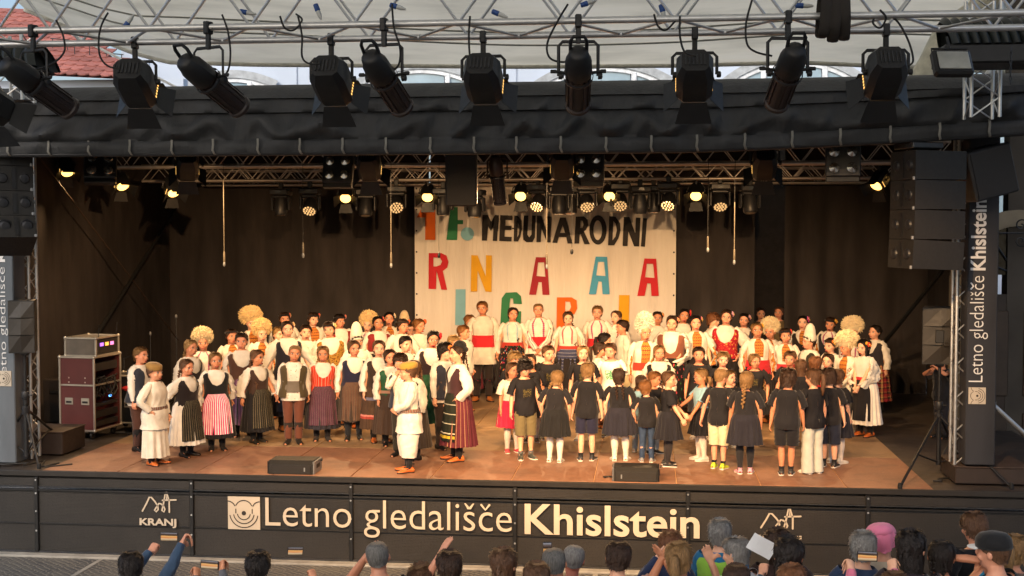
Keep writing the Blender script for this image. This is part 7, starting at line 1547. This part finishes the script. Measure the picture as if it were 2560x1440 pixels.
a = A('A16', 1848, 1344, 7.7, -130, 'fr', ('short', 'lgrey'), 'tee:d8d8da', 'grey haired man in white shirt turned to the left, clapping', tpl=T_OPEN, face=True); arm_to(a, 'R', (1778, 1425), 7.8)
A('A16b', 1838, 1410, 7.0, BK, 'dn', ('bun', 'dbrown'), 'tee:5a4038', 'dark haired woman with a bun low in front of the grey man')
a = A('A17', 1925, 1455, 7.2, BK, 'dn', ('short', 'brown'), 'tee:8a8a90', 'person holding up a sheet of paper', tpl=T_GRIP); arm_to(a, 'L', (1908, 1432), 7.5)
A('A18', 1957, 1325, 7.8, 165, 'dn', ('long', 'dbrown'), 'tee:3a2a26', 'woman with brown hair looking left behind the paper')
A('A19', 1968, 1345, 7.2, 175, 'dn', ('long', 'black'), 'tee:7a98b0', 'woman with long dark hair in pale blue top')
A('A20', 1995, 1414, 6.9, BK, 'dn', ('short', 'red'), 'tee:5a4a44', 'brown haired head at the bottom edge right of the paper')
A('A21', 2152, 1328, 7.6, 170, 'dn', ('short', 'lgrey'), 'shirt:2a3a56', 'grey haired man in navy jacket behind the pink sleeved phone holder')
A('A22', 2213, 1312, 7.9, BK, 'dn', None, 'beanie:d87a98 blouse:c8b8a0', 'person in bright pink beanie', skin='d79c7c')
A('A23', 2272, 1328, 7.4, 175, 'dn', ('long', 'black'), 'tee:2a2026', 'woman with long straight black hair beside the pink beanie')
a = A('A24', 2215, 1452, 7.0, BK, 'dn', ('short', 'brown'), 'shirt:d0708a', 'person in pink sweater filming with a phone in both hands', tpl=T_GRIP, tw=(.9, -.9)); arm_to(a, 'L', (2122, 1412), 7.4); arm_to(a, 'R', (2225, 1400), 7.4)
a = A('A25', 2352, 1350, 7.5, BK, 'dn', ('corn', 'black'), 'tee:2a88b0', 'girl with dark braided hair in bright blue top, one hand up', tpl=T_OPEN); arm_to(a, 'R', (2390, 1412), 7.5)
A('A26', 2442, 1282, 8.2, -150, 'dn', ('short', 'brown'), 'tee:14151a', 'bearded man in black with sunglasses on his head', face=True, skin='cf9072')
a = A('A27', 2490, 1332, 7.3, -125, 'dn', ('buzz', 'brown'), 'cap:1c1c1e tee:1a1b20', 'man in black mesh cap with white brim at the right', tpl=T_OPEN, face=False); arm_to(a, 'L', (2450, 1418), 7.5)
A('A28', 2532, 1338, 7.8, 170, 'dn', ('tail', 'blond'), 'tee:6a5a50', 'blonde woman at the right edge')
A('A29', 2243, 1432, 6.8, BK, 'dn', ('short', 'brown'), 'tee:6a5a50', 'top of a brown head at the bottom edge below the beanie')
# things held by the audience
def m_screen(k):
    g = N('phone_screen_%d' % k); u, v = g.uv(); n = g.noise(9, 3, g.co('Object')); c = g.ramp(g.math('ADD', v, g.math('MULTIPLY', g.math('SUBTRACT', n, .5), .25)), [(0, lin('2a2622')), (.28, lin('d8b890')), (.38, lin('c88048')), (.6, lin('e0a868')), (.68, lin('2a2018')), (.85, lin('5a4a44')), (1, lin('8a8a90'))])
    return g.fin((0, 0, 0, 1), .2, 0, .5, **{'Emission Color': c, 'Emission Strength': .8})
def phone(px, py, Y, w_, h_, rot, label, k, yaw=0):
    e = empty('smartphone', ony(px, py, Y * YK), label, 'phone', 'phones held up by the audience', (0, rot, yaw))
    MB().box((0, 0, 0), (w_, .009, h_), ch=.004).build('case', M_BLK2, e, 30); MB().box((0, -.0055, 0), (w_ * .9, .002, h_ * .9)).build('screen', m_screen(k), e, False)
phone(423, 1342, 7.72, .155, .075, .0, 'phone held high in both hands over the left audience', 1); phone(524, 1412, 7.45, .15, .072, .05, 'lower phone held in both hands at the left', 2); phone(738, 1378, 7.6, .13, .066, .1, 'dark phone held in one raised hand', 3, .5)
phone(1369, 1378, 7.95, .075, .155, -.05, 'upright phone beside the bald man', 4); phone(2168, 1391, 7.35, .15, .074, .03, 'phone held by the pink sleeved person', 5)
tag(MB().grid([[(x, .004 * math.sin(x * 30), z) for x in np.linspace(-.1, .1, 8)] for z in (-.07, .07)]).build('paper_sheet', M_WHITE, None, False, ony(1905, 1366, 7.45 * YK), (.2, .5, 0)), 'white sheet of paper held up in the audience', 'paper')
# sunglasses on the bearded man's head
d = BYID['A26']; e = empty('sunglasses', (d['X'], d['Y'], TZ_ + d['h'] - .05), 'sunglasses pushed up on the bearded man', 'sunglasses', None, (0, 0, d['yaw']))
for s_ in (-1, 1): MB().ell((.035 * s_, -.085, .01), (.028, .008, .02), 6, 10).build('lens', M_BLK2, e); MB().cyl((.072 * s_, -.08, .01), (.08 * s_, .02, -.04), .004, 5).build('temple', M_GREY, e)
for d in PEOPLE: make_person(d)
